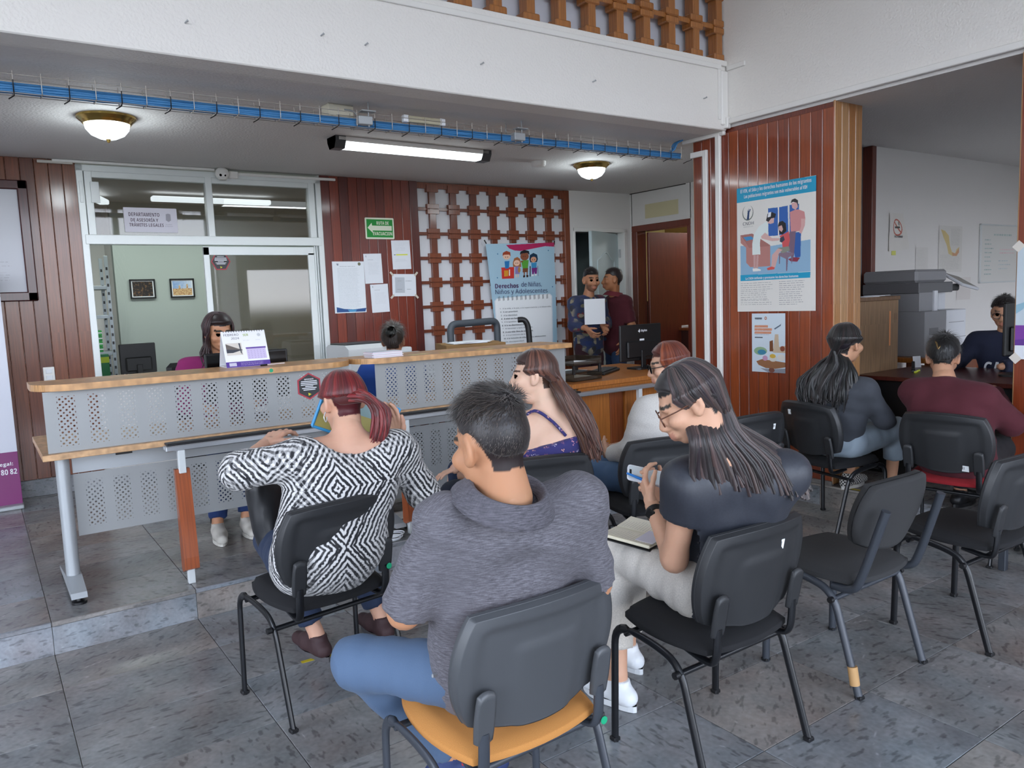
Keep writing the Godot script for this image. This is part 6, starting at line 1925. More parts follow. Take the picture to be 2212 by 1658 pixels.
# ---------------------------------------------------------------- bodies: smooth unions of tapered bones, meshed as surface nets
class Field:
	var kind := PackedInt32Array()      # 0 bone, 1 ellipsoid, 2 carved ellipsoid, 3 cut beyond a hem
	var a := PackedVector3Array()
	var ba := PackedVector3Array()
	var inv := PackedFloat32Array()
	var ra := PackedFloat32Array()
	var dr := PackedFloat32Array()
	var bas := []
	var rad := PackedVector3Array()
	var col := PackedColorArray()
	var k := 0.03
	func bone(p: Vector3, q: Vector3, r0: float, r1: float, c := Color.WHITE) -> void:
		var d := q - p
		push(0, p, d, 1.0 / maxf(d.length_squared(), 1e-9), r0, r1 - r0, Basis(), Vector3.ZERO, c)
	func ball(p: Vector3, r: Vector3, b := Basis(), c := Color.WHITE, carve := false) -> void:
		push(2 if carve else 1, p, Vector3.ZERO, 0.0, maxf(r.x, maxf(r.y, r.z)), 0.0, b.transposed(), r, c)
	func hem(p: Vector3, axis: Vector3, r: float) -> void:
		push(3, p, axis.normalized(), 0.0, r, 0.0, Basis(), Vector3.ZERO, Color.WHITE)
	func push(kk: int, p: Vector3, d: Vector3, iv: float, r0: float, d0: float, b: Basis, r: Vector3, c: Color) -> void:
		kind.append(kk)
		a.append(p)
		ba.append(d)
		inv.append(iv)
		ra.append(r0)
		dr.append(d0)
		bas.append(b)
		rad.append(r)
		col.append(c)
	func dist(i: int, p: Vector3) -> float:
		var pa := p - a[i]
		if kind[i] == 0:
			var t := clampf(pa.dot(ba[i]) * inv[i], 0.0, 1.0)
			return (pa - ba[i] * t).length() - ra[i] - dr[i] * t
		if kind[i] == 3:
			var h := pa.dot(ba[i])
			return maxf(-h, (pa - ba[i] * h).length() - ra[i])
		var q: Vector3 = bas[i] * pa
		var k0 := (q / rad[i]).length()
		if k0 < 0.05:
			return -minf(rad[i].x, minf(rad[i].y, rad[i].z)) * 0.9
		return k0 * (k0 - 1.0) / (q / (rad[i] * rad[i])).length()
	func value(p: Vector3, ids: PackedInt32Array) -> float:
		var d := 1.0
		for i in ids:
			if kind[i] < 2:
				var e := dist(i, p)
				var h := k - absf(d - e)
				d = minf(d, e)
				if h > 0.0:
					d -= h * h / (4.0 * k)
		for i in ids:
			if kind[i] >= 2:
				d = maxf(d, -dist(i, p))
		return d
	# adds the surface to a mesh builder; fold is a function of the point that pushes the surface out
	func build(b: MB, cell: float, fold = null, tint = null) -> void:
		var lo := Vector3(INF, INF, INF)
		var hi := -lo
		for i in kind.size():
			if kind[i] >= 2:
				continue
			var r := maxf(ra[i], ra[i] + dr[i]) + k * 0.3
			for e in [a[i], a[i] + ba[i]]:
				lo = lo.min(e - Vector3.ONE * r)
				hi = hi.max(e + Vector3.ONE * r)
		lo -= Vector3.ONE * cell * 1.5
		hi += Vector3.ONE * cell * 1.5
		const BS := 5
		var nb := Vector3i(((hi - lo) / (cell * BS)).ceil())
		var nx := nb.x * BS + 1
		var ny := nb.y * BS + 1
		var nz := nb.z * BS + 1
		var val := PackedFloat32Array()
		val.resize(nx * ny * nz)
		var vid := PackedInt32Array()
		vid.resize(nx * ny * nz)
		vid.fill(-1)
		var half := cell * BS * 0.8661
		var blocks := []
		for bz in nb.z:
			for by in nb.y:
				for bx_ in nb.x:
					var c := lo + Vector3(bx_ + 0.5, by + 0.5, bz + 0.5) * cell * BS
					var ids := PackedInt32Array()
					var best := 1e9
					for i in kind.size():
						var e := dist(i, c)
						if kind[i] >= 2:
							if e < half + cell:
								ids.append(i)
							continue
						best = minf(best, e)
						if e < half + k:
							ids.append(i)
					if best > half + k * 0.3 or ids.is_empty():
						continue
					if best < -half - cell:
						var carved := false
						for i in ids:
							carved = carved or kind[i] >= 2
						if not carved:
							continue
					blocks.append(Vector3i(bx_ * BS, by * BS, bz * BS))
					for z in BS + 1:
						for y in BS + 1:
							var o := ((bz * BS + z) * ny + by * BS + y) * nx + bx_ * BS
							var p := lo + Vector3(bx_ * BS, by * BS + y, bz * BS + z) * cell
							for x in BS + 1:
								val[o + x] = value(p, ids)
								p.x += cell
		var first := b.v.size()
		var sx := 1
		var sy := nx
		var sz := nx * ny
		var off := PackedInt32Array([0, sx, sy, sx + sy, sz, sx + sz, sy + sz, sx + sy + sz])
		var pos := [Vector3(0, 0, 0), Vector3(1, 0, 0), Vector3(0, 1, 0), Vector3(1, 1, 0), Vector3(0, 0, 1), Vector3(1, 0, 1), Vector3(0, 1, 1), Vector3(1, 1, 1)]
		var edges := PackedInt32Array([0, 1, 2, 3, 4, 5, 6, 7, 0, 2, 1, 3, 4, 6, 5, 7, 0, 4, 1, 5, 2, 6, 3, 7])
		for bk in blocks:
			for z in BS:
				for y in BS:
					for x in BS:
						var o: int = ((bk.z + z) * ny + bk.y + y) * nx + bk.x + x
						var m := 0
						for q in 8:
							if val[o + off[q]] < 0.0:
								m += 1
						if m == 0 or m == 8:
							continue
						var s := Vector3.ZERO
						var cnt := 0
						for e in 12:
							var q0 := edges[e * 2]
							var q1 := edges[e * 2 + 1]
							var v0 := val[o + off[q0]]
							var v1 := val[o + off[q1]]
							if (v0 < 0.0) != (v1 < 0.0):
								s += (pos[q0] as Vector3).lerp(pos[q1], v0 / (v0 - v1))
								cnt += 1
						vid[o] = b.v.size()
						b.vert(lo + (Vector3(bk.x + x, bk.y + y, bk.z + z) + s / cnt) * cell, Vector3.ZERO)
		var fi := b.ix.size()
		for bk in blocks:
			for z in BS:
				for y in BS:
					for x in BS:
						var o: int = ((bk.z + z) * ny + bk.y + y) * nx + bk.x + x
						var v0 := val[o]
						for ax in 3:
							var st: int = [sx, sy, sz][ax]
							var v1 := val[o + st]
							if (v0 < 0.0) == (v1 < 0.0):
								continue
							var u: int = [sy, sz, sx][ax]
							var w: int = [sz, sx, sy][ax]
							if o - u - w < 0:
								continue
							var c0 := vid[o]
							var c1 := vid[o - u]
							var c2 := vid[o - u - w]
							var c3 := vid[o - w]
							if c0 < 0 or c1 < 0 or c2 < 0 or c3 < 0:
								continue
							if v0 < 0.0:
								b.ix.append_array(PackedInt32Array([c0, c2, c1, c0, c3, c2]))
							else:
								b.ix.append_array(PackedInt32Array([c0, c1, c2, c0, c2, c3]))
		normals(b, first, fi)
		if tint != null:
			for i in range(first, b.v.size()):
				b.c[i] = tint.call(b.v[i])
		if fold != null:
			for i in range(first, b.v.size()):
				b.v[i] += b.n[i] * fold.call(b.v[i], b.n[i])
			normals(b, first, fi)
	func normals(b: MB, first: int, fi: int) -> void:
		for i in range(first, b.v.size()):
			b.n[i] = Vector3.ZERO
		for t in range(fi, b.ix.size(), 3):
			var i0 := b.ix[t]
			var i1 := b.ix[t + 1]
			var i2 := b.ix[t + 2]
			var nn := (b.v[i2] - b.v[i0]).cross(b.v[i1] - b.v[i0])
			b.n[i0] += nn
			b.n[i1] += nn
			b.n[i2] += nn
		for i in range(first, b.v.size()):
			b.n[i] = b.n[i].normalized()

var fold_noise: FastNoiseLite

# folds of cloth: ridges that run across 'along'
func folds(amp: float, freq: float, along: Vector3, sd: float) -> Callable:
	if fold_noise == null:
		fold_noise = FastNoiseLite.new()
		fold_noise.seed = 5
		fold_noise.frequency = 1.0
		fold_noise.fractal_octaves = 2
	var ax := along.normalized()
	return func(p: Vector3, _n: Vector3) -> float:
		var q := p * freq * 0.35 + ax * p.dot(ax) * freq * 0.9
		return amp * fold_noise.get_noise_3d(q.x + sd, q.y, q.z)

func head_basis(face: Vector3, tilt := 0.0) -> Basis:
	var zb := -face.normalized()
	var xb := Vector3.UP.cross(zb).normalized()
	var yb := zb.cross(xb)
	return Basis(xb, yb, zb).rotated(zb, tilt)

# head in its own frame: face towards -z. Adds to the body mesh.
func add_head(b: MB, h: Vector3, hb: Basis, s: float, neck: Vector3, skin: Color, opt: Dictionary, cell: float) -> void:
	var f := Field.new()
	f.k = 0.016 * s
	var w := func(x: float, y: float, z: float) -> Vector3: return h + hb * (Vector3(x, y, z) * s)
	var fat: float = opt.get("fat", 1.0)
	f.ball(w.call(0, 0.03, 0.012), Vector3(0.075, 0.089, 0.094) * s, hb)
	f.ball(w.call(0, -0.035, -0.028), Vector3(0.060 * fat, 0.076, 0.064) * s, hb)
	f.ball(w.call(0, -0.09, -0.062), Vector3(0.024, 0.020, 0.022) * s, hb)
	if fat > 1.02:
		f.ball(w.call(0, -0.10, -0.02), Vector3(0.045, 0.03, 0.05) * s * fat, hb)
	f.bone(w.call(-0.035, 0.026, -0.078), w.call(0.035, 0.026, -0.078), 0.012 * s, 0.012 * s)
	f.bone(w.call(0, 0.012, -0.088), w.call(0, -0.030, -0.110), 0.009 * s, 0.013 * s)
	for e in [-1.0, 1.0]:
		f.ball(w.call(0.011 * e, -0.036, -0.098), Vector3(0.010, 0.009, 0.012) * s, hb)
		f.ball(w.call(0.044 * e, -0.022, -0.060), Vector3(0.026, 0.026, 0.03) * s, hb)
		f.bone(w.call(0.019 * e, -0.066, -0.086), w.call(0.0, -0.061, -0.095), 0.006 * s, 0.0075 * s)
		f.bone(w.call(0.018 * e, -0.069, -0.085), w.call(0.0, -0.074, -0.092), 0.006 * s, 0.008 * s)
		f.ball(w.call(0.081 * e, 0.0, 0.014), Vector3(0.009, 0.033, 0.020) * s, hb.rotated(hb.y, 0.35 * e))
		f.ball(w.call(0.076 * e, -0.026, 0.004), Vector3(0.009, 0.014, 0.010) * s, hb)
		f.ball(w.call(0.087 * e, 0.003, 0.008), Vector3(0.005, 0.017, 0.009) * s, hb.rotated(hb.y, 0.35 * e), Color.WHITE, true)
		f.ball(w.call(0.032 * e, 0.004, -0.092), Vector3(0.016, 0.0095, 0.014) * s, hb, Color.WHITE, true)
	f.bone(w.call(0, -0.05, 0.02), neck, 0.052 * s * (0.5 + 0.5 * fat), opt.get("neck_r", 0.055))
	var lip: Color = opt.get("lips", skin.lerp(Color(0.35, 0.08, 0.07), 0.45))
	var brow: Color = opt.get("brow", Color(0.03, 0.02, 0.015))
	var scalp: Color = opt.get("scalp", skin)
	var ih := hb.transposed()
	f.build(b, cell, null, func(p: Vector3) -> Color:
		var q: Vector3 = ih * (p - h) / s
		if q.z < -0.07 and absf(q.x) < 0.027 - absf(q.y + 0.0675) * 0.6 and absf(q.y + 0.0675) < 0.014:
			return lip
		if q.z < -0.055 and absf(q.y - 0.032 + absf(absf(q.x) - 0.03) * 0.12) < 0.0055 and absf(q.x) > 0.012 and absf(q.x) < 0.052:
			return brow
		if opt.has("beard") and q.y < -0.045 and q.z < 0.0 and not (absf(q.y + 0.0675) < 0.012 and absf(q.x) < 0.024):
			return skin.lerp(brow, opt.beard)
		if q.y > 0.06 or q.z > 0.045 and q.y > -0.06:
			return scalp
		return skin)

func add_eyes(parent: Node3D, h: Vector3, hb: Basis, s: float) -> void:
	for e in [-1.0, 1.0]:
		var b := MB.new()
		b.col = Color(0.62, 0.58, 0.55)
		b.ellipsoid(h + hb * (Vector3(0.032 * e, 0.003, -0.077) * s), Vector3(0.0125, 0.0125, 0.0125) * s, hb, 12, 8)
		b.col = Color(0.02, 0.012, 0.01)
		b.ellipsoid(h + hb * (Vector3(0.032 * e, 0.001, -0.0855) * s), Vector3(0.006, 0.006, 0.005) * s, hb, 10, 6)
		obj("eye", b.mesh(), M.vc_gloss, parent)
		b = MB.new()
		b.col = M.lid
		b.ellipsoid(h + hb * (Vector3(0.032 * e, 0.0075, -0.0785) * s), Vector3(0.0155, 0.0085, 0.013) * s, hb.rotated(hb.x, 0.25), 12, 8)
		obj("eyelid", b.mesh(), M.skin, parent)

# hand: fingers leave along f, palm faces n, thumb lies towards t
func add_hand(b: MB, wrist: Vector3, fd: Vector3, n: Vector3, t: Vector3, curl: float, s: float, skin: Color, spread := 0.12) -> void:
	fd = fd.normalized()
	n = (n - fd * n.dot(fd)).normalized()
	t = (t - fd * t.dot(fd) - n * t.dot(n)).normalized()
	var f := Field.new()
	f.k = 0.007
	var kn := []
	for i in 4:
		var o: float = [0.030, 0.010, -0.010, -0.028][i]
		var q := wrist + fd * ([0.088, 0.092, 0.088, 0.080][i] as float) * s + t * o * s
		kn.append(q)
		f.bone(wrist + t * o * 0.55 * s + fd * 0.008, q, 0.0155 * s, 0.0115 * s)
	f.bone(wrist - fd * 0.03, wrist + fd * 0.02, 0.027 * s, 0.024 * s)
	for i in 4:
		var dirn := (fd + t * (1.5 - i) * spread).normalized()
		var ax := dirn.cross(n).normalized()
		var p: Vector3 = kn[i]
		var ang := 0.0
		for g in 3:
			ang += curl * [0.55, 0.85, 0.6][g]
			var l: float = [[0.043, 0.047, 0.044, 0.034][i], [0.026, 0.030, 0.028, 0.021][i], [0.021, 0.022, 0.021, 0.018][i]][g] * s
			var d := dirn.rotated(ax, ang)
			f.bone(p, p + d * l, [0.0092, 0.0084, 0.0076][g] * s, [0.0086, 0.0078, 0.0066][g] * s)
			p += d * l
	var tb := wrist + fd * 0.02 * s + t * 0.022 * s
	var td := (fd * 0.75 + t * 0.65 + n * 0.25).normalized()
	var tp := tb
	for g in 3:
		var l: float = [0.042, 0.032, 0.026][g] * s
		f.bone(tp, tp + td * l, [0.0135, 0.0105, 0.0095][g] * s, [0.0110, 0.0095, 0.0075][g] * s)
		tp += td * l
		td = (td + fd * 0.25 * curl + n * 0.3 * curl).normalized()
	b.col = skin
	f.build(b, 0.0042 * s)

# cap of hair: the skull pushed out where hair grows; line gives how far a direction is inside the hair (metres)
func hair_cap(h: Vector3, hb: Basis, s: float, thick: Callable, nu := 64, nv := 40) -> MB:
	var b := MB.new()
	for j in nv + 1:
		var th := PI * j / nv
		for i in nu + 1:
			var ph := TAU * i / nu
			var e := Vector3(sin(th) * cos(ph), cos(th), sin(th) * sin(ph))
			var t: float = thick.call(e)
			b.vert(h + hb * ((Vector3(0, 0.03, 0.012) + e * (Vector3(0.075, 0.089, 0.094) + Vector3.ONE * t)) * s), Vector3.ZERO, Vector2(float(i) / nu * 6.0, float(j) / nv * 3.0))
	for j in nv:
		for i in nu:
			var a0 := j * (nu + 1) + i
			var b0 := a0 + nu + 1
			b.ix.append_array(PackedInt32Array([a0, a0 + 1, b0, a0 + 1, b0 + 1, b0]))
	smooth_normals(b)
	return b

# thin ribbon along points
func ribbon(b: MB, pts: Array, w: float, out: Vector3, c: Color) -> void:
	b.col = c
	var m := pts.size()
	var base := b.v.size()
	for i in m:
		var t: Vector3 = (pts[mini(i + 1, m - 1)] - pts[maxi(i - 1, 0)]).normalized()
		var s := t.cross(out).normalized() * w * (1.0 - 0.8 * i / (m - 1))
		var nn := s.cross(t).normalized()
		b.vert(pts[i] - s, nn)
		b.vert(pts[i] + s, nn)
	for i in m - 1:
		var q := base + i * 2
		b.ix.append_array(PackedInt32Array([q, q + 2, q + 1, q + 1, q + 2, q + 3]))

# ---------------------------------------------------------------- people
func lin(s: String) -> Color:
	return Color.html(s).srgb_to_linear()

func cloth_mat(c: String, rough := 0.9, tex = null, scale := 8.0) -> StandardMaterial3D:
	var m := mat(hexc(c), rough)
	tri_tex(m, tex if tex != null else M.cloth, Vector3.ONE * scale, false)
	m.uv1_triplanar_sharpness = 3.0
	m.rim_enabled = true
	m.rim = 0.25
	m.rim_tint = 0.6
	return m

func people_materials() -> void:
	M.skin = mat(Color.WHITE, 0.55)
	M.skin.vertex_color_use_as_albedo = true
	M.skin.subsurf_scatter_enabled = true
	M.skin.subsurf_scatter_strength = 0.08
	M.vc_gloss = mat(Color.WHITE, 0.12)
	M.vc_gloss.vertex_color_use_as_albedo = true
	M.hair = mat(Color.WHITE, 0.42, 0.0, 0.5)
	M.hair.vertex_color_use_as_albedo = true
	M.hair.rim_enabled = true
	M.hair.rim = 0.35
	M.hair.rim_tint = 0.7
	M.lid = lin("b98a6c")
	# diamonds within diamonds, black on white, drawn with shaky lines
	var n := 256
	var nz := FastNoiseLite.new()
	nz.frequency = 0.045
	var im := Image.create(n, n, false, Image.FORMAT_RGB8)
	for y in n:
		for x in n:
			var j := nz.get_noise_2d(x, y) * 5.0
			var dx := absf(fmod(x + n * 0.5, n) - n * 0.5)
			var dy := absf(fmod(y + n * 0.5, n) - n * 0.5)
			var d := dx * 1.25 + dy * 0.95
			if d > n * 0.55:
				d = n * 1.1 - d
			d += j
			var ring := fmod(absf(d) + 3.0, 17.0)
			var wob := sin((dx - dy) * 0.55) * 1.6 if int(absf(d) / 17.0) % 3 == 1 else 0.0
			var v := smoothstep(6.2, 7.6, ring + wob) - smoothstep(15.0, 16.6, ring)
			im.set_pixel(x, y, hexc("17181d").lerp(hexc("d9d7d5"), clampf(v + nz.get_noise_2d(x * 6.0, y) * 0.12, 0, 1)))
	M.diamonds = ImageTexture.create_from_image(im)
	# small flowers on navy
	var r := RandomNumberGenerator.new()
	r.seed = 77
	var p := Pic.new(256, 256, hexc("2f2c66"))
	for k in 90:
		var cx := r.randf_range(20, 980)
		var cy := r.randf_range(20, 980)
		var c: Color = [hexc("d9a08c"), hexc("c98a9a"), hexc("cfc6d6"), hexc("b0707c")][k % 4]
		for q in 4:
			p.disc(cx + r.randf_range(-20, 20), cy + r.randf_range(-20, 20), r.randf_range(6, 13), r.randf_range(6, 13), c)
	M.floral = ImageTexture.create_from_image(p.im)
	var q := Pic.new(128, 128, hexc("35426a"))
	for k in 40:
		q.disc(r.randf_range(0, 1000), r.randf_range(0, 1000), r.randf_range(40, 120), r.randf_range(40, 120), [hexc("8a2f3c"), hexc("b3a68c"), hexc("2c3f78"), hexc("8f8a72"), hexc("3a3a40")][k % 5])
	M.collage = ImageTexture.create_from_image(q.im)
	# heather: short horizontal streaks
	var a := noise_img(256, 256, 0.06, 44, FastNoiseLite.TYPE_SIMPLEX_SMOOTH, 3)
	var hb := PackedByteArray()
	hb.resize(256 * 256)
	for y in 256:
		for x in 256:
			hb[y * 256 + x] = int(clampf(0.55 + 0.45 * (a[(y * 5 % 256) * 256 + x / 2] / 255.0) + 0.12 * (a[(y * 3 % 256) * 256 + (x * 3) % 256] / 255.0 - 0.5), 0, 1) * 255)
	M.heather = tex_from(hb, 256, 256, Image.FORMAT_L8)
	# hair streaks along v
	var hs := PackedByteArray()
	hs.resize(256 * 256)
	for y in 256:
		for x in 256:
			hs[y * 256 + x] = int(clampf(0.45 + 0.75 * (a[(y / 6) * 256 + (x * 4) % 256] / 255.0), 0, 1) * 255)
	M.streaks = tex_from(hs, 256, 256, Image.FORMAT_L8)

# one person: joints in world space (J), options (o)
func person(label: String, base: Vector3, J: Dictionary, o: Dictionary) -> Node3D:
	var t := thing("person", label, "person", base)
	for key in J.keys():
		if J[key] is Vector3 and key != "face":
			J[key] = J[key] - base
	var w: float = o.get("w", 1.0)
	var skin: Color = lin(o.get("skin", "c9987a"))
	var hs: float = o.get("hs", 1.0)
	var hb := head_basis(J.get("face", Vector3(0, 0, -1)), o.get("tilt", 0.0))
	var fine: float = o.get("fine", 0.006)
	var cell: float = o.get("cell", 0.015)
	# --- body
	var b := MB.new()
	b.col = skin
	var f := Field.new()
	f.k = 0.03
	var full: bool = o.get("bare", false)
	var tr := 0.085 * w if full else 0.055
	f.bone(J.pel, J.chest, tr, tr)
	f.bone(J.chest, J.neck, tr * 0.95, 0.055)
	f.bone(J.neck, J.neck.lerp(J.head, 0.5), 0.056, 0.05)
	for s in ["L", "R"]:
		var sh: Vector3 = J["sh" + s]
		f.bone(J.neck.lerp(J.chest, 0.35), sh, 0.062 * w if full else 0.045, 0.055 * w)
		if full:
			f.bone(sh.lerp(J.chest, 0.4), J.pel.lerp(J["hip" + s], 0.6), 0.085 * w, 0.10 * w)
		f.bone(sh, J["el" + s], 0.050 * w, 0.041 * w)
		f.bone(J["el" + s], J["wr" + s], 0.041 * w, 0.027)
		if J.has("hip" + s):
			f.bone(J.pel, J["hip" + s], 0.06, 0.07)
			f.bone(J["hip" + s], J["kn" + s], 0.065, 0.048)
			f.bone(J["kn" + s], J["an" + s], 0.048, 0.034)
			if J.has("to" + s):
				f.bone(J["an" + s] + Vector3(0, -0.03, 0), J["to" + s], 0.03, 0.024)
	f.build(b, cell)
	if o.get("head", true):
		add_head(b, J.head, hb, hs, J.neck, skin, o, fine)
	for h in o.get("hands", []):
		# [side, finger direction, palm normal, thumb direction, curl]
		add_hand(b, J["wr" + h[0]], h[1], h[2], h[3], h[4], h[5] if h.size() > 5 else 1.0, skin)
	for h in J.get("wrist_stub", []):
		pass
	obj("body", b.mesh(), M.skin, t)
	if o.get("eyes", false):
		M.lid = skin.lerp(Color(0.2, 0.08, 0.05), 0.15)
		add_eyes(t, J.head, hb, hs)
	# --- upper garment
	var u: Dictionary = o.get("top", {})
	if not u.is_empty():
		f = Field.new()
		f.k = u.get("k", 0.045)
		var e: float = u.get("loose", 0.012)
		for s in ["L", "R"]:
			var sh: Vector3 = J["sh" + s]
			f.bone(sh.lerp(J.chest, 0.42), J.pel.lerp(J["hip" + s] if J.has("hip" + s) else J.pel, 0.6) + Vector3(0, u.get("hem", 0.0), 0), 0.088 * w + e, u.get("belly", 0.105) * w + e)
			if not u.get("straps", false):
				f.bone(J.neck.lerp(J.chest, 0.4), sh, 0.058 * w + e, 0.052 * w + e)
			var sl: float = u.get("sleeves", [1.0, 1.0])[0 if s == "L" else 1]
			if sl > 0.0:
				var k := minf(sl, 1.0)
				var end: Vector3 = sh.lerp(J["el" + s], k)
				f.bone(sh, end, 0.054 * w + e, lerpf(0.054, 0.046, k) * w + e)
				if sl > 1.0:
					end = (J["el" + s] as Vector3).lerp(J["wr" + s], sl - 1.0)
					f.bone(J["el" + s], end, 0.046 * w + e, u.get("cuff", 0.034) + e)
					f.hem(end, J["wr" + s] - J["el" + s], 0.1)
				else:
					f.hem(end, J["el" + s] - sh, 0.085)
		f.bone(J.chest, J.pel + Vector3(0, 0.03 + u.get("hem", 0.0), 0), 0.10 * w + e, u.get("belly", 0.105) * w + e + 0.01)
		for q in u.get("balls", []):
			f.ball(q[0] - base, q[1])
		for q in u.get("carve", []):
			f.ball(q[0] - base, q[1], Basis(), Color.WHITE, true)
		for q in u.get("cuts", []):
			f.hem(q[0] - base, q[1], 0.6)
		b = MB.new()
		f.build(b, u.get("cell", cell * 0.9), folds(u.get("amp", 0.008), u.get("freq", 9.0), u.get("along", Vector3(0.2, 1, 0.1)), base.x * 7.0))
		obj("top", b.mesh(), u.mat, t)
	# --- trousers
	var pn: Dictionary = o.get("trousers", {})
	if not pn.is_empty() and J.has("hipL"):
		f = Field.new()
		f.k = 0.035
		var e: float = pn.get("loose", 0.010)
		f.ball(J.pel, Vector3(0.15, 0.105, 0.13) * w)
		for s in ["L", "R"]:
			f.bone(J["hip" + s], J["kn" + s], 0.082 * w + e, 0.060 * w + e)
			var end: Vector3 = (J["kn" + s] as Vector3).lerp(J["an" + s], pn.get("len", 0.95))
			f.bone(J["kn" + s], end, 0.058 * w + e, pn.get("ankle", 0.045) + e)
			f.hem(end, J["an" + s] - J["kn" + s], 0.12)
		b = MB.new()
		f.build(b, pn.get("cell", cell), folds(pn.get("amp", 0.007), 11.0, J.knL - J.hipL, base.z * 5.0))
		obj("trousers", b.mesh(), pn.mat, t)
	# --- shoes
	if o.has("shoe"):
		for s in ["L", "R"]:
			if J.has("to" + s):
				shoe(t, J["an" + s], J["to" + s], o.shoe)
	return t

func shoe(t: Node3D, an: Vector3, toe: Vector3, m: Array) -> void:
	var d := toe - an
	var fl := Vector3(d.x, 0, d.z).normalized()
	var ground := toe.y - 0.038
	var heel := Vector3(an.x, ground + 0.045, an.z) - fl * 0.045
	var tip := heel + fl * 0.255
	tip.y = ground + 0.038
	var f := Field.new()
	f.k = 0.02
	f.bone(heel, heel + fl * 0.12, 0.038, 0.041)
	f.bone(heel + fl * 0.12, tip - fl * 0.035, 0.041, 0.032)
	f.bone(heel + fl * 0.03 + Vector3(0, 0.01, 0), heel + fl * 0.035 + Vector3(0, 0.055, 0), 0.038, 0.036)
	f.bone(heel + fl * 0.06 + Vector3(0, 0.045, 0), heel + fl * 0.14 + Vector3(0, 0.012, 0), 0.03, 0.03)
	f.hem(Vector3(heel.x, ground + 0.018, heel.z), Vector3.DOWN, 0.5)
	f.hem(heel + fl * 0.035 + Vector3(0, 0.062, 0), Vector3(0, 1, 0), 0.5)
	var b := MB.new()
	b.col = Color.WHITE
	f.build(b, 0.009)
	var up := obj("shoe", b.mesh(), m[0], t)
	# sole: outline of the foot
	var poly := PackedVector2Array()
	for i in 20:
		var a := TAU * i / 20
		var x := cos(a)
		var y := sin(a) * (0.042 if cos(a) > -0.2 else 0.036)
		poly.append(Vector2(x * 0.135, y * (1.0 - 0.12 * x * x)))
	var sd := fl.cross(Vector3.UP)
	obj("sole", slab(poly, 0.0, 0.024, Transform3D(Basis(fl, sd, Vector3.UP), Vector3(heel.x, ground, heel.z) + fl * 0.094)), m[1], up)

# --- hair
func cap_line(e: Vector3, front: float, side: float, nape: float) -> float:
	# how far (in unit-sphere height) a direction lies above the hairline
	var back := clampf(e.z * 0.5 + 0.5, 0.0, 1.0)
	var line := lerpf(front, side, smoothstep(0.08, 0.45, back))
	line = lerpf(line, nape, smoothstep(0.52, 0.85, back))
	return e.y - line

func short_hair(t: Node3D, h: Vector3, hb: Basis, s: float, c: Color, top: float, sides: float, count: int, opt := {}) -> void:
	h -= t.position
	var nz := FastNoiseLite.new()
	nz.seed = 9
	nz.frequency = 5.0
	var thick := func(e: Vector3) -> float:
		var l := cap_line(e, opt.get("front", 0.52), opt.get("side", 0.05), opt.get("nape", -0.62))
		var th := lerpf(sides, top, smoothstep(0.25, 0.75, e.y))
		th *= 1.0 + 0.25 * nz.get_noise_3d(e.x * 2.0, e.y * 2.0, e.z * 2.0)
		return lerpf(-0.008, th, smoothstep(-0.06, 0.09, l))
	var b := hair_cap(h, hb, s, thick)
	for i in b.c.size():
		b.c[i] = c
	# strands
	var r := RandomNumberGenerator.new()
	r.seed = 21
	for i in count:
		var z := r.randf_range(-1, 1)
		var a := r.randf() * TAU
		var e := Vector3(sqrt(1 - z * z) * cos(a), z, sqrt(1 - z * z) * sin(a))
		var l := cap_line(e, opt.get("front", 0.52), opt.get("side", 0.05), opt.get("nape", -0.62))
		if l < 0.0 + r.randf() * 0.08:
			continue
		var up := smoothstep(0.3, 0.8, e.y)
		var th: float = thick.call(e)
		var p := h + hb * ((Vector3(0, 0.03, 0.012) + e * (Vector3(0.075, 0.089, 0.094) + Vector3.ONE * (th - 0.001))) * s)
		var n := (hb * (e / Vector3(0.075, 0.089, 0.094))).normalized()
		# combed from the crown outwards, forward on top
		var crown := Vector3(0.15, 0.75, 0.65).normalized()
		var dirn := (e - crown) - e * (e - crown).dot(e)
		dirn = hb * (dirn.normalized() + Vector3(r.randf_range(-0.35, 0.35), r.randf_range(-0.25, 0.1), r.randf_range(-0.35, 0.35)))
		dirn = (dirn - n * dirn.dot(n)).normalized()
		var ln := lerpf(opt.get("short_len", 0.008), opt.get("long_len", 0.03), up) * r.randf_range(0.7, 1.3)
		var curve := opt.get("wave", 0.0) as float
		var pts := []
		for g in 4:
			var q := g / 3.0
			pts.append(p + dirn * ln * q + n * (ln * 0.35 * sin(q * PI * 0.6) * lerpf(0.5, 1.0, up)) + n.cross(dirn) * sin(q * 5.0 + a * 3.0) * curve * up)
		ribbon(b, pts, lerpf(0.0006, 0.0012, up) * s, n, c.lerp(opt.get("light", c * 2.2), r.randf() * r.randf()))
	obj("hair", b.mesh(), M.hair, t)

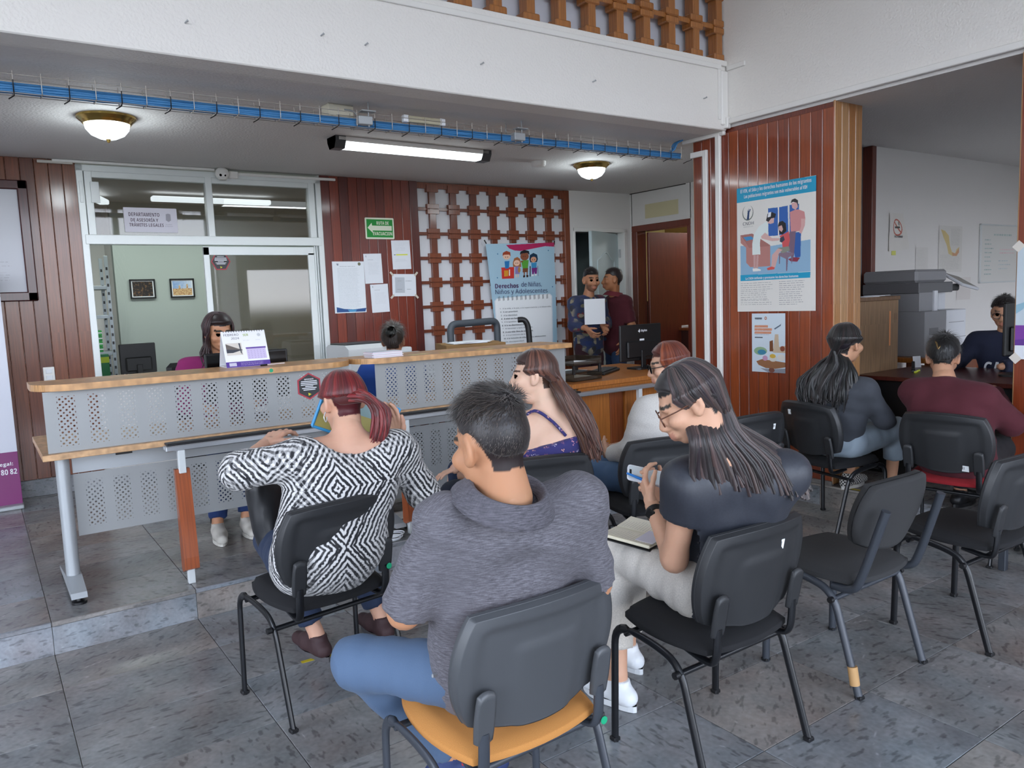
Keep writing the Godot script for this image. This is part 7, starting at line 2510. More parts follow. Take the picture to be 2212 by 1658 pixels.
# hair that hangs: locks run from the crown over the skull, then along guides given in world space
# guides: rows of points for the left edge, middle and right edge (seen along the face direction)
func long_hair(t: Node3D, h: Vector3, hb: Basis, s: float, c: Color, a0: float, a1: float, guides: Array, count: int, opt := {}) -> void:
	h -= t.position
	var r := RandomNumberGenerator.new()
	r.seed = opt.get("seed", 3)
	var th0: float = opt.get("thick", 0.012)
	var thick := func(e: Vector3) -> float:
		var l := cap_line(e, opt.get("front", 0.50), opt.get("side", 0.0), opt.get("nape", -0.7))
		return lerpf(-0.008, th0, smoothstep(-0.04, 0.10, l))
	var b := hair_cap(h, hb, s, thick)
	for i in b.c.size():
		b.c[i] = c * 0.85
	var part: float = opt.get("part", 0.0)
	var wave: float = opt.get("wave", 0.0)
	for i in count:
		var q := (i + r.randf()) / count
		var layer := 1.0 if i % 3 else 0.86
		var ph := lerpf(a0, a1, q)
		var x := sin(ph)
		var z := -cos(ph)
		var sk := Vector3(0.075, 0.089, 0.094) + Vector3.ONE * th0 * layer
		var o := Vector3(0, 0.03, 0.012)
		var pts := []
		for g in 5:
			var el: float = [1.45, 1.1, 0.7, 0.25, -0.1][g]
			var e := Vector3(x * cos(el), sin(el), z * cos(el))
			if g == 0:
				e = Vector3(part + 0.1 * x, 1.0, -0.35 + 0.8 * q * 0.3 + 0.12 * z).normalized()
			pts.append(h + hb * ((o + e * sk) * s))
		var m: int = guides[0].size()
		for g in m:
			var ga: Vector3 = guides[0][g] - t.position
			var gb: Vector3 = guides[1][g] - t.position
			var gc: Vector3 = guides[2][g] - t.position
			var p := ga.lerp(gb, q * 2.0) if q < 0.5 else gb.lerp(gc, q * 2.0 - 1.0)
			var lv: Vector3 = (h + Vector3(0, -0.2, 0) - p)
			p += lv.normalized() * (1.0 - layer) * 0.12
			var j: float = opt.get("jitter", 0.006) * (0.4 + g * 0.5)
			p += Vector3(r.randf_range(-j, j), r.randf_range(-j, j) * (1.0 if g < m - 1 else 3.0), r.randf_range(-j, j))
			if wave > 0.0:
				p += Vector3(sin(g * 2.1 + q * 30.0), 0.0, cos(g * 1.7 + q * 23.0)) * wave
			pts.append(p)
		pts = smooth_path(pts, 3)
		var rd := []
		var r0: float = opt.get("lock", 0.0095) * r.randf_range(0.7, 1.25)
		for g in pts.size():
			var f := float(g) / (pts.size() - 1)
			rd.append(r0 * (0.55 + 0.6 * sin(minf(f * 2.2, 1.57))) * (1.0 - smoothstep(0.8, 1.0, f) * opt.get("taper", 0.7)))
		var sh := r.randf()
		b.col = c.lerp(opt.get("light", c * 1.9), sh * sh * 0.8) * r.randf_range(0.8, 1.1)
		b.tube(pts, rd, 6, true, 0.55)
	obj("hair", b.mesh(), M.hair, t)

func V(x: float, y: float, z: float) -> Vector3:
	return Vector3(x, y, z)

func make_people() -> void:
	people_materials()
	var denim := cloth_mat("5a7292", 0.85, M.cloth, 14.0)
	var denim_dark := cloth_mat("253553", 0.85, M.cloth, 14.0)
	var denim_navy := cloth_mat("1b2334", 0.85, M.cloth, 14.0)
	var denim_light := cloth_mat("a9b9c6", 0.85, M.cloth, 12.0)
	var black_cloth := cloth_mat("1c1c20", 0.8)
	var h: Vector3
	var t: Node3D
	# 1 woman with red ponytail and patterned blouse
	h = V(1.20, 1.168, -2.95)
	var face := V(-0.08, -0.14, -1)
	var dm := cloth_mat("ffffff", 0.85, M.diamonds, 2.3)
	t = person("woman with red ponytail in black and white diamond blouse holding up a folder", V(1.07, 0, -2.95), {
		"pel": V(1.05, 0.58, -2.87), "chest": V(1.14, 0.87, -2.85), "neck": V(1.185, 1.045, -2.88), "head": h, "face": face,
		"shL": V(0.985, 0.975, -2.87), "shR": V(1.375, 0.955, -2.83), "elL": V(0.785, 0.94, -2.99), "elR": V(1.50, 0.755, -2.88), "wrL": V(0.935, 1.0, -3.15), "wrR": V(1.488, 0.955, -3.03),
		"hipL": V(0.96, 0.55, -2.92), "hipR": V(1.15, 0.55, -2.90), "knL": V(1.0, 0.54, -3.34), "knR": V(1.30, 0.54, -3.34), "anL": V(1.13, 0.10, -3.24), "anR": V(1.44, 0.10, -3.24), "toL": V(1.10, 0.038, -3.42), "toR": V(1.42, 0.038, -3.42)},
		{"w": 1.18, "skin": "d0a188", "bare": true, "cell": 0.013, "fat": 1.1, "scalp": lin("4a1418"),
		"hands": [["R", V(-0.1, 1, -0.35), V(-0.95, 0.1, 0.3), V(-0.25, 0.35, 0.9), 0.45], ["L", V(0.8, 0.35, -0.6), V(0, -1, 0), V(0.5, 0, 0.8), 0.5]],
		"top": {"mat": dm, "sleeves": [1.45, 1.42], "cuff": 0.036, "belly": 0.118, "loose": 0.013, "cell": 0.0115, "amp": 0.007, "carve": [[V(1.185, 1.085, -2.87), V(0.165, 0.125, 0.165)]], "balls": [[V(1.10, 0.62, -2.82), V(0.19, 0.15, 0.13)]]},
		"trousers": {"mat": denim_dark, "len": 0.86}, "shoe": [mat(hexc("3a2426"), 0.7), mat(hexc("4d4a4c"), 0.7)]})
	var hbs := head_basis(face)
	long_hair(t, h, hbs, 1.0, lin("4e1015"), 1.2, TAU - 1.2, [
		[V(1.17, 1.20, -2.86), V(1.24, 1.19, -2.82), V(1.27, 1.14, -2.80), V(1.26, 1.06, -2.79), V(1.245, 0.985, -2.80)],
		[V(1.22, 1.22, -2.85), V(1.25, 1.20, -2.80), V(1.30, 1.14, -2.785), V(1.295, 1.06, -2.78), V(1.275, 0.975, -2.79)],
		[V(1.25, 1.20, -2.87), V(1.26, 1.19, -2.82), V(1.33, 1.13, -2.81), V(1.325, 1.06, -2.80), V(1.30, 0.99, -2.81)]], 120, {"thick": 0.010, "lock": 0.0075, "jitter": 0.004, "light": lin("8a2222"), "side": 0.12, "front": 0.42, "nape": -0.55, "taper": 0.85})
	var e := MB.new()
	e.tube(smooth_path([h - t.position + hbs * V(-0.084, -0.035, 0.008), h - t.position + hbs * V(-0.09, -0.055, 0.0), h - t.position + hbs * V(-0.088, -0.075, 0.01), h - t.position + hbs * V(-0.085, -0.055, 0.018)], 4), 0.0022, 6)
	obj("earring", e.mesh(), M.rail, t)

	# 2 man in grey polo shirt on the ochre chair
	h = V(0.97, 1.212, -1.50)
	face = V(-0.12, -0.22, -1)
	t = person("man with short dark hair in a grey melange polo shirt and blue jeans", V(1.06, 0, -1.68), {
		"pel": V(1.07, 0.58, -1.72), "chest": V(1.04, 0.87, -1.59), "neck": V(0.988, 1.09, -1.475), "head": h, "face": face,
		"shL": V(0.868, 1.035, -1.57), "shR": V(1.20, 1.04, -1.47), "elL": V(0.805, 0.80, -1.67), "elR": V(1.30, 0.79, -1.53), "wrL": V(0.95, 0.72, -1.87), "wrR": V(1.14, 0.70, -1.80),
		"hipL": V(0.98, 0.56, -1.73), "hipR": V(1.17, 0.56, -1.73), "knL": V(0.80, 0.555, -1.98), "knR": V(1.28, 0.54, -2.08), "anL": V(1.12, 0.125, -2.07), "anR": V(1.34, 0.11, -2.14), "toL": V(1.30, 0.045, -2.02), "toR": V(1.36, 0.038, -2.32)},
		{"w": 0.95, "skin": "b98563", "cell": 0.013, "fine": 0.005, "neck_r": 0.062, "scalp": lin("241c18"),
		"top": {"mat": cloth_mat("7d7a82", 0.9, M.heather, 4.0), "sleeves": [0.98, 0.98], "loose": 0.013, "belly": 0.108, "cell": 0.0105, "amp": 0.010, "freq": 8.0, "along": V(0.35, 1, 0.2), "hem": -0.02},
		"trousers": {"mat": denim, "loose": 0.012, "cell": 0.012}, "shoe": [mat(hexc("26345e"), 0.7), mat(hexc("b9b9bd"), 0.6)]})
	hbs = head_basis(face)
	short_hair(t, h, hbs, 1.0, lin("1a1513"), 0.020, 0.0035, 9000, {"wave": 0.004, "long_len": 0.036, "short_len": 0.008, "light": lin("6e625a"), "nape": -0.70, "side": 0.02})
	collar(t, V(0.988, 1.088, -1.472), V(0.05, 0.9, 0.32), 0.072, cloth_mat("6f6c75", 0.9, M.heather, 4.0))
	for q in [[V(1.24, 0.075, -2.035), V(1.13, 0.11, -2.03)], [V(1.21, 0.088, -2.06), V(1.15, 0.05, -2.028)]]:
		obj("red_stripe", tubem(smooth_path([q[0] - t.position + V(0, 0, 0.02), q[0].lerp(q[1], 0.5) - t.position + V(0, 0.004, 0.035), q[1] - t.position + V(0, 0, 0.035)], 4), 0.005, 6), mat(hexc("b02a35"), 0.6), t)
	obj("belt_clip", box(V(0.05, 0.012, 0.008), 0.003), M.rail, t, V(0.905, 0.60, -1.69) - t.position)

	# 3 woman in black with white trousers, phone in hand
	h = V(1.80, 1.212, -1.645)
	face = V(-0.70, -0.50, -0.60)
	t = person("long-haired woman in black top and white trousers reading her phone", V(1.97, 0, -1.75), {
		"pel": V(2.0, 0.57, -1.75), "chest": V(1.945, 0.85, -1.64), "neck": V(1.87, 1.04, -1.58), "head": h, "face": face,
		"shL": V(1.80, 0.955, -1.66), "shR": V(2.05, 0.97, -1.49), "elL": V(1.815, 0.685, -1.735), "elR": V(2.12, 0.70, -1.74), "wrL": V(1.925, 0.805, -1.945), "wrR": V(2.055, 0.80, -2.0),
		"hipL": V(1.92, 0.545, -1.74), "hipR": V(2.09, 0.545, -1.72), "knL": V(1.975, 0.565, -2.20), "knR": V(2.02, 0.50, -2.16), "anL": V(1.885, 0.13, -2.10), "anR": V(2.12, 0.11, -2.30), "toL": V(1.868, 0.04, -2.26), "toR": V(2.12, 0.038, -2.46)},
		{"w": 0.98, "skin": "cfa084", "cell": 0.0125, "fine": 0.006, "scalp": lin("151213"),
		"hands": [["L", V(0.15, 0.75, -0.6), V(0.8, 0.1, 0.4), V(0.5, 0.5, 0.6), 0.75, 0.95], ["R", V(-0.6, 0.5, -0.35), V(-0.6, 0.5, 0.4), V(-0.2, 0.8, 0.5), 0.75, 0.95]],
		"top": {"mat": cloth_mat("33363f", 0.5, M.grain, 5.0), "sleeves": [0.42, 0.42], "loose": 0.022, "belly": 0.10, "cell": 0.011, "amp": 0.009, "freq": 8.0, "along": V(1, 0.1, 0.5)},
		"trousers": {"mat": cloth_mat("ddd6cc", 0.8, M.grain, 6.0), "len": 0.80, "ankle": 0.052, "cell": 0.012, "amp": 0.009}, "shoe": [mat(hexc("dfe1e3"), 0.5), mat(hexc("d5d7d8"), 0.6)]})
	hbs = head_basis(face)
	long_hair(t, h, hbs, 1.0, lin("231d1f"), 1.15, TAU - 1.15, [
		[V(1.735, 1.12, -1.585), V(1.745, 1.02, -1.60), V(1.755, 0.96, -1.60)],
		[V(1.90, 1.13, -1.535), V(1.965, 1.03, -1.455), V(2.0, 0.93, -1.425)],
		[V(1.945, 1.13, -1.60), V(2.09, 1.02, -1.50), V(2.14, 0.90, -1.455)]], 170, {"thick": 0.013, "lock": 0.0085, "light": lin("5c4a46"), "taper": 0.25, "side": 0.05, "jitter": 0.005, "part": -0.25})
	glasses(t, h, hbs, mat(hexc("5a3320"), 0.3))
	# watch
	var wv := (V(1.925, 0.805, -1.945) - V(1.815, 0.685, -1.735)).normalized()
	var wp := V(1.925, 0.805, -1.945) - wv * 0.045 - t.position
	obj("watch_strap", tubem([wp - wv * 0.011, wp + wv * 0.011], 0.0335, 16), M.black, t)
	var wf := obj("watch_face", box(V(0.012, 0.036, 0.03), 0.004), M.black_gloss, t, wp + V(-0.033, 0.004, 0.008))
	wf.rotation = V(0.5, 0.2, 0.0)

	# 4 woman in floral top with a child on her lap
	h = V(2.165, 1.185, -2.955)
	face = V(-0.74, -0.04, -0.66)
	t = person("woman with very long brown hair in a navy floral strap top, seen in profile", V(2.18, 0, -3.03), {
		"pel": V(2.19, 0.57, -2.98), "chest": V(2.215, 0.84, -2.92), "neck": V(2.205, 1.035, -2.915), "head": h, "face": face,
		"shL": V(2.06, 0.955, -2.985), "shR": V(2.355, 0.955, -2.86), "elL": V(1.985, 0.74, -3.10), "elR": V(2.42, 0.72, -2.99), "wrL": V(2.06, 0.66, -3.33), "wrR": V(2.26, 0.67, -3.28),
		"hipL": V(2.10, 0.55, -3.04), "hipR": V(2.28, 0.55, -3.0), "knL": V(1.945, 0.565, -3.37), "knR": V(2.36, 0.55, -3.42), "anL": V(1.96, 0.10, -3.45), "anR": V(2.38, 0.10, -3.5), "toL": V(1.93, 0.038, -3.62), "toR": V(2.40, 0.038, -3.68)},
		{"w": 1.08, "skin": "dcb49c", "bare": true, "cell": 0.013, "fine": 0.0042, "fat": 1.12, "eyes": true, "brow": lin("4a3024"), "lips": lin("b06a68"), "scalp": lin("3a241c"), "hands": [["L", V(0.2, -0.2, -1), V(0.6, 0, -0.3), V(0.2, 1, 0), 0.8]],
		"top": {"mat": cloth_mat("ffffff", 0.85, M.floral, 3.6), "sleeves": [0.0, 0.0], "straps": true, "loose": 0.010, "amp": 0.004, "cuts": [[V(2.2, 0.885, -2.93), V(-0.25, 1, 0.05)]]},
		"trousers": {"mat": denim_navy}, "shoe": [mat(hexc("c9c9cc"), 0.6), mat(hexc("dadada"), 0.6)]})
	hbs = head_basis(face)
	long_hair(t, h, hbs, 1.0, lin("3b2119"), 1.75, TAU - 1.2, [
		[V(2.20, 1.13, -2.83), V(2.23, 1.02, -2.79), V(2.285, 0.90, -2.765), V(2.32, 0.82, -2.76)],
		[V(2.245, 1.15, -2.83), V(2.29, 1.03, -2.775), V(2.33, 0.91, -2.745), V(2.355, 0.80, -2.74)],
		[V(2.28, 1.14, -2.875), V(2.345, 1.03, -2.80), V(2.385, 0.92, -2.765), V(2.40, 0.81, -2.755)]], 150, {"thick": 0.012, "lock": 0.0085, "light": lin("7a5040"), "side": 0.22, "front": 0.40, "taper": 0.6, "part": 0.2})
	obj("strap", tubem(smooth_path([V(2.09, 0.985, -2.96) - t.position, V(2.11, 1.03, -2.885) - t.position, V(2.165, 0.985, -2.835) - t.position, V(2.235, 0.905, -2.815) - t.position], 5), 0.008, 6), cloth_mat("ffffff", 0.85, M.floral, 3.6), t)
	h = V(2.10, 0.955, -3.29)
	face = V(-0.45, -0.1, -0.85)
	t = person("small dark-haired child with white hair clips on a lap", V(2.12, 0.58, -3.24), {
		"pel": V(2.14, 0.66, -3.20), "chest": V(2.11, 0.79, -3.21), "neck": V(2.10, 0.865, -3.23), "head": h, "face": face,
		"shL": V(2.03, 0.83, -3.27), "shR": V(2.19, 0.83, -3.18), "elL": V(1.975, 0.75, -3.32), "elR": V(2.20, 0.73, -3.27), "wrL": V(1.935, 0.71, -3.345), "wrR": V(2.16, 0.68, -3.35),
		"hipL": V(2.09, 0.66, -3.25), "hipR": V(2.19, 0.66, -3.22), "knL": V(2.02, 0.67, -3.46), "knR": V(2.17, 0.67, -3.46), "anL": V(2.0, 0.46, -3.53), "anR": V(2.17, 0.46, -3.53)},
		{"w": 0.62, "hs": 0.88, "skin": "d2a58c", "cell": 0.012, "fine": 0.007, "scalp": lin("1d1512"), "hands": [["L", V(-0.85, -0.25, -0.2), V(0, -1, 0), V(0.1, 0, -1), 0.3, 0.62]],
		"top": {"mat": cloth_mat("b9b3c6", 0.85), "sleeves": [1.8, 1.8], "cuff": 0.03, "amp": 0.004}, "trousers": {"mat": denim_dark, "ankle": 0.035}})
	short_hair(t, h, head_basis(face), 0.88, lin("20150f"), 0.016, 0.012, 1500, {"long_len": 0.03, "short_len": 0.02, "light": lin("4a342a"), "nape": -0.8})
	obj("hair_clip", box(V(0.014, 0.012, 0.010), 0.003), M.paper, t, h + V(-0.05, 0.108, 0.03) - t.position)
	obj("hair_clip", box(V(0.010, 0.010, 0.010), 0.003), M.paper, t, h + V(-0.078, 0.088, 0.02) - t.position)

	# 5 woman in white sweatshirt
	h = V(3.135, 1.155, -3.02)
	face = V(-0.80, -0.18, -0.58)
	t = person("woman with reddish hair and dark glasses in a white sweatshirt and blue jeans", V(2.98, 0, -3.05), {
		"pel": V(2.97, 0.57, -2.95), "chest": V(3.06, 0.82, -2.94), "neck": V(3.10, 1.015, -2.965), "head": h, "face": face,
		"shL": V(2.965, 0.925, -3.02), "shR": V(3.225, 0.925, -2.86), "elL": V(2.865, 0.705, -3.05), "elR": V(3.28, 0.70, -3.02), "wrL": V(2.885, 0.66, -3.245), "wrR": V(3.02, 0.67, -3.33),
		"hipL": V(2.875, 0.555, -3.02), "hipR": V(3.045, 0.555, -2.95), "knL": V(2.80, 0.555, -3.29), "knR": V(3.08, 0.575, -3.56), "anL": V(2.92, 0.11, -3.40), "anR": V(3.12, 0.11, -3.62), "toL": V(2.86, 0.038, -3.55), "toR": V(3.08, 0.038, -3.80)},
		{"w": 1.0, "skin": "d0a288", "cell": 0.0145, "fine": 0.006, "scalp": lin("4a2014"), "hands": [["L", V(0.35, 0.0, -1), V(0.7, 0.2, 0.1), V(0, 1, 0), 0.7], ["R", V(-0.8, -0.1, -0.3), V(0, -0.6, 0.6), V(-0.2, 0.7, 0.5), 0.7]],
		"top": {"mat": cloth_mat("dcd8d2", 0.9, M.grain, 6.0), "sleeves": [1.85, 1.85], "cuff": 0.034, "loose": 0.018, "amp": 0.011, "freq": 7.0},
		"trousers": {"mat": cloth_mat("5f80a8", 0.85, M.cloth, 14.0)}, "shoe": [mat(hexc("d5d5d5"), 0.6), mat(hexc("dddddd"), 0.6)]})
	hbs = head_basis(face)
	long_hair(t, h, hbs, 1.0, lin("5a2415"), 1.1, TAU - 1.1, [
		[V(3.06, 1.02, -3.03), V(2.98, 0.90, -3.07), V(2.93, 0.80, -3.10), V(2.91, 0.73, -3.11)],
		[V(3.16, 1.03, -2.92), V(3.15, 0.92, -2.87), V(3.15, 0.82, -2.85), V(3.15, 0.76, -2.85)],
		[V(3.22, 1.04, -3.0), V(3.24, 0.94, -2.96), V(3.25, 0.86, -2.95), V(3.25, 0.80, -2.95)]], 120, {"thick": 0.014, "lock": 0.010, "light": lin("8f4a2e"), "side": 0.1, "wave": 0.008})
	glasses(t, h, hbs, M.black, true)

	# 6 woman in grey top
	h = V(4.475, 1.188, -2.79)
	face = V(0.92, -0.05, 0.05)
	t = person("woman with wavy black hair in a dark grey top and light jeans beside the pier", V(4.5, 0, -2.88), {
		"pel": V(4.50, 0.57, -2.88), "chest": V(4.44, 0.83, -2.84), "neck": V(4.435, 1.03, -2.82), "head": h, "face": face,
		"shL": V(4.42, 0.92, -3.02), "shR": V(4.45, 0.92, -2.64), "elL": V(4.50, 0.70, -3.10), "elR": V(4.59, 0.72, -2.60), "wrL": V(4.76, 0.66, -2.95), "wrR": V(4.80, 0.67, -2.74),
		"hipL": V(4.51, 0.555, -2.97), "hipR": V(4.53, 0.555, -2.79), "knL": V(4.95, 0.60, -2.98), "knR": V(4.93, 0.60, -2.72), "anL": V(4.90, 0.265, -3.03), "anR": V(4.925, 0.265, -2.74), "toL": V(5.05, 0.195, -3.03), "toR": V(5.06, 0.195, -2.73)},
		{"w": 1.05, "skin": "c69678", "cell": 0.015, "fine": 0.007, "scalp": lin("0d0b0c"), "hands": [["R", V(0.8, -0.2, -0.4), V(0, -1, 0), V(0.2, 0, -1), 0.5]],
		"top": {"mat": cloth_mat("474b53", 0.9), "sleeves": [1.9, 1.9], "loose": 0.008, "hem": 0.05}, "trousers": {"mat": denim_light, "len": 0.62, "loose": 0.016},
		"shoe": [checker_mat(), mat(hexc("d9d7d2"), 0.6)]})
	hbs = head_basis(face)
	long_hair(t, h, hbs, 1.02, lin("110e0f"), 1.5, TAU - 1.25, [
		[V(4.40, 1.08, -2.92), V(4.34, 0.98, -3.0), V(4.31, 0.88, -3.02), V(4.30, 0.82, -3.0)],
		[V(4.37, 1.08, -2.82), V(4.315, 0.97, -2.85), V(4.295, 0.87, -2.85), V(4.29, 0.80, -2.84)],
		[V(4.42, 1.08, -2.71), V(4.39, 0.99, -2.68), V(4.375, 0.90, -2.68), V(4.37, 0.83, -2.70)]], 130, {"thick": 0.016, "lock": 0.011, "light": lin("2c2524"), "wave": 0.012, "jitter": 0.01, "side": 0.1})
	bag(V(4.86, 0.715, -2.84))

	# 7 person in dark red
	h = V(4.69, 1.105, -2.305)
	face = V(0.85, -0.45, -0.35)
	t = person("person in a dark red top with black pinned-up hair leaning towards the desk", V(4.58, 0, -2.2), {
		"pel": V(4.56, 0.57, -2.17), "chest": V(4.57, 0.83, -2.21), "neck": V(4.615, 0.99, -2.26), "head": h, "face": face,
		"shL": V(4.60, 0.90, -2.43), "shR": V(4.59, 0.90, -2.03), "elL": V(4.83, 0.78, -2.50), "elR": V(4.78, 0.74, -1.97), "wrL": V(5.05, 0.90, -2.42), "wrR": V(5.02, 0.90, -2.17),
		"hipL": V(4.58, 0.555, -2.27), "hipR": V(4.58, 0.555, -2.07), "knL": V(4.96, 0.58, -2.30), "knR": V(4.96, 0.58, -2.06), "anL": V(4.97, 0.265, -2.32), "anR": V(4.97, 0.265, -2.06), "toL": V(5.14, 0.195, -2.32), "toR": V(5.14, 0.195, -2.06)},
		{"w": 1.16, "skin": "b98a6e", "cell": 0.016, "fine": 0.008, "scalp": lin("0c0a0b"),
		"top": {"mat": cloth_mat("5a1f2b", 0.9), "sleeves": [1.9, 1.9], "loose": 0.015, "belly": 0.12}, "trousers": {"mat": black_cloth}, "shoe": [M.black, M.black]})
	short_hair(t, h, head_basis(face), 1.04, lin("0a0909"), 0.022, 0.014, 2500, {"long_len": 0.05, "short_len": 0.03, "light": lin("2a2422"), "nape": -0.85, "front": 0.4})
	hbs = head_basis(face)
	for k in 2:
		obj("hair_clip", tubem(smooth_path([h + hbs * V(-0.05 + 0.03 * k, 0.09 - 0.03 * k, 0.075) - t.position, h + hbs * V(-0.03 + 0.03 * k, 0.05, 0.115) - t.position, h + hbs * V(-0.02, 0.01, 0.118) - t.position], 3), 0.006, 6), mat(hexc("8a7048"), 0.2, 0.6), t)

	# 8 clerk in the right-hand room
	h = V(6.46, 1.30, -2.73)
	face = V(-0.9, -0.15, 0.25)
	t = person("clerk with round glasses in a navy sweatshirt behind the monitor at the right", V(6.5, FLOOR2, -2.7), {
		"pel": V(6.54, 0.74, -2.70), "chest": V(6.50, 1.0, -2.71), "neck": V(6.49, 1.16, -2.72), "head": h, "face": face,
		"shL": V(6.46, 1.09, -2.52), "shR": V(6.45, 1.08, -2.91), "elL": V(6.36, 0.93, -2.42), "elR": V(6.33, 0.94, -3.0), "wrL": V(6.12, 0.925, -2.6), "wrR": V(6.10, 0.925, -2.95),
		"hipL": V(6.50, 0.70, -2.62), "hipR": V(6.50, 0.70, -2.80), "knL": V(6.08, 0.66, -2.62), "knR": V(6.08, 0.66, -2.80), "anL": V(6.12, 0.27, -2.62), "anR": V(6.12, 0.27, -2.80)},
		{"w": 0.98, "skin": "c08f72", "cell": 0.017, "fine": 0.008, "scalp": lin("191310"), "eyes": true,
		"top": {"mat": cloth_mat("262c46", 0.9), "sleeves": [1.95, 1.95], "loose": 0.02}, "trousers": {"mat": black_cloth}})
	short_hair(t, h, head_basis(face), 1.0, lin("191310"), 0.016, 0.014, 1500, {"long_len": 0.04, "short_len": 0.03, "light": lin("40342c"), "nape": -0.8, "side": 0.1})
	glasses(t, h, head_basis(face), mat(hexc("2c2c30"), 0.3))
	var lt := lettering(t, "CA", 0.12, 0.10, Vector3.ZERO, M.paper)
	lt.rotation.y = -PI / 2 + 0.15
	lt.scale.z = 0.01
	lt.position = V(6.365, 0.88, -2.76) - t.position
	var oc := thing("clerk_chair", "office chair behind the interview desk under the clerk", "chair", V(6.56, FLOOR2, -2.7))
	bx("seat", V(-0.25, 0.40, -0.25), V(0.22, 0.47, 0.25), M.seat_black, oc, 0.02)
	bx("column", V(-0.03, 0.0, -0.03), V(0.03, 0.40, 0.03), M.black, oc, 0.004)
	bx("backrest", V(0.22, 0.50, -0.22), V(0.27, 0.85, 0.22), M.seat_black, oc, 0.02)

	# 9 receptionist
	h = V(1.338, 1.405, -5.35)
	face = V(0.10, -0.22, 1)
	t = person("receptionist with curly dark hair in a magenta top behind the left counter", V(1.33, FLOOR2, -5.42), {
		"pel": V(1.33, 0.72, -5.46), "chest": V(1.33, 1.08, -5.45), "neck": V(1.335, 1.265, -5.42), "head": h, "face": face,
		"shR": V(1.145, 1.175, -5.44), "shL": V(1.525, 1.175, -5.44), "elR": V(1.10, 0.95, -5.32), "elL": V(1.57, 0.95, -5.32), "wrR": V(1.22, 0.915, -5.09), "wrL": V(1.45, 0.915, -5.09),
		"hipR": V(1.24, 0.70, -5.42), "hipL": V(1.42, 0.70, -5.42), "knR": V(1.20, 0.67, -5.0), "knL": V(1.40, 0.67, -5.0), "anR": V(1.12, 0.265, -4.86), "anL": V(1.30, 0.265, -4.88), "toR": V(1.10, 0.195, -4.70), "toL": V(1.29, 0.195, -4.73)},
		{"w": 1.04, "skin": "c08a68", "cell": 0.016, "fine": 0.0045, "eyes": true, "lips": lin("a8305c"), "brow": lin("1c110c"), "scalp": lin("1c0d10"),
		"top": {"mat": cloth_mat("a12a72", 0.9), "sleeves": [1.3, 1.3], "loose": 0.010, "carve": [[V(1.335, 1.27, -5.38), V(0.09, 0.09, 0.09)]]}, "trousers": {"mat": cloth_mat("24407a", 0.85)}, "shoe": [mat(hexc("c9c4ba"), 0.7), mat(hexc("d2cec4"), 0.7)]})
	long_hair(t, h, head_basis(face), 1.03, lin("241014"), 1.0, TAU - 1.0, [
		[V(1.235, 1.36, -5.33), V(1.22, 1.28, -5.31), V(1.225, 1.21, -5.31)],
		[V(1.34, 1.33, -5.47), V(1.34, 1.25, -5.52), V(1.34, 1.18, -5.53)],
		[V(1.45, 1.37, -5.35), V(1.455, 1.30, -5.34), V(1.45, 1.24, -5.34)]].map(func(q): return [q[2], q[1], q[0]] if false else q), 130, {"thick": 0.016, "lock": 0.010, "light": lin("4a2424"), "wave": 0.016, "jitter": 0.012, "side": 0.15, "front": 0.42, "flip": true})
	var rc := thing("reception_chair", "black office chair under the receptionist", "chair", V(1.33, FLOOR2, -5.45))
	bx("seat", V(-0.24, 0.38, -0.24), V(0.24, 0.455, 0.24), M.seat_black, rc, 0.02)
	obj("column", tubem([V(0, 0.06, 0), V(0, 0.38, 0)], 0.03, 10), M.black, rc)
	bx("backrest", V(-0.27, 0.55, -0.28), V(0.25, 1.05, -0.22), M.black, rc, 0.03)
	for k in 5:
		obj("foot", tubem([V(0, 0.09, 0), V(0.28 * cos(k * 1.257 + 0.9), 0.05, 0.28 * sin(k * 1.257 + 0.9))], [0.026, 0.018], 8), M.black, rc)
		obj("castor", tubem([V(0.28 * cos(k * 1.257 + 0.9) - 0.012, 0.028, 0.28 * sin(k * 1.257 + 0.9)), V(0.28 * cos(k * 1.257 + 0.9) + 0.012, 0.028, 0.28 * sin(k * 1.257 + 0.9))], 0.028, 12), M.black, rc)

	# 10 clerk with her back turned behind the right counter
	h = V(2.665, 1.262, -5.46)
	face = V(0.55, -0.1, -0.8)
	t = person("clerk in a bright blue top with hair pinned up, back turned, behind the right counter", V(2.62, FLOOR2, -5.47), {
		"pel": V(2.60, 0.66, -5.45), "chest": V(2.61, 0.95, -5.44), "neck": V(2.645, 1.12, -5.44), "head": h, "face": face,
		"shL": V(2.45, 1.03, -5.50), "shR": V(2.80, 1.03, -5.36), "elL": V(2.42, 0.82, -5.60), "elR": V(2.92, 0.82, -5.45), "wrL": V(2.6, 0.80, -5.8), "wrR": V(2.9, 0.80, -5.7),
		"hipL": V(2.55, 0.63, -5.52), "hipR": V(2.70, 0.63, -5.45), "knL": V(2.70, 0.63, -5.86), "knR": V(2.86, 0.63, -5.80), "anL": V(2.70, 0.25, -5.86), "anR": V(2.86, 0.25, -5.8)},
		{"w": 1.05, "skin": "b98464", "cell": 0.017, "fine": 0.008, "scalp": lin("1a0f0b"), "top": {"mat": cloth_mat("1f4fa8", 0.85), "sleeves": [1.5, 1.5], "loose": 0.014}, "trousers": {"mat": black_cloth}})
	short_hair(t, h, head_basis(face), 1.04, lin("1c100b"), 0.016, 0.012, 2500, {"long_len": 0.06, "short_len": 0.05, "light": lin("4a3020"), "nape": -0.9, "side": 0.1})
	var bn := MB.new()
	bn.ellipsoid(h + head_basis(face) * V(0.0, 0.06, 0.10) - t.position, V(0.045, 0.05, 0.04), Basis(), 14, 10)
	for i in bn.c.size():
		bn.c[i] = lin("241610")
	obj("hair_bun", bn.mesh(), M.hair, t)
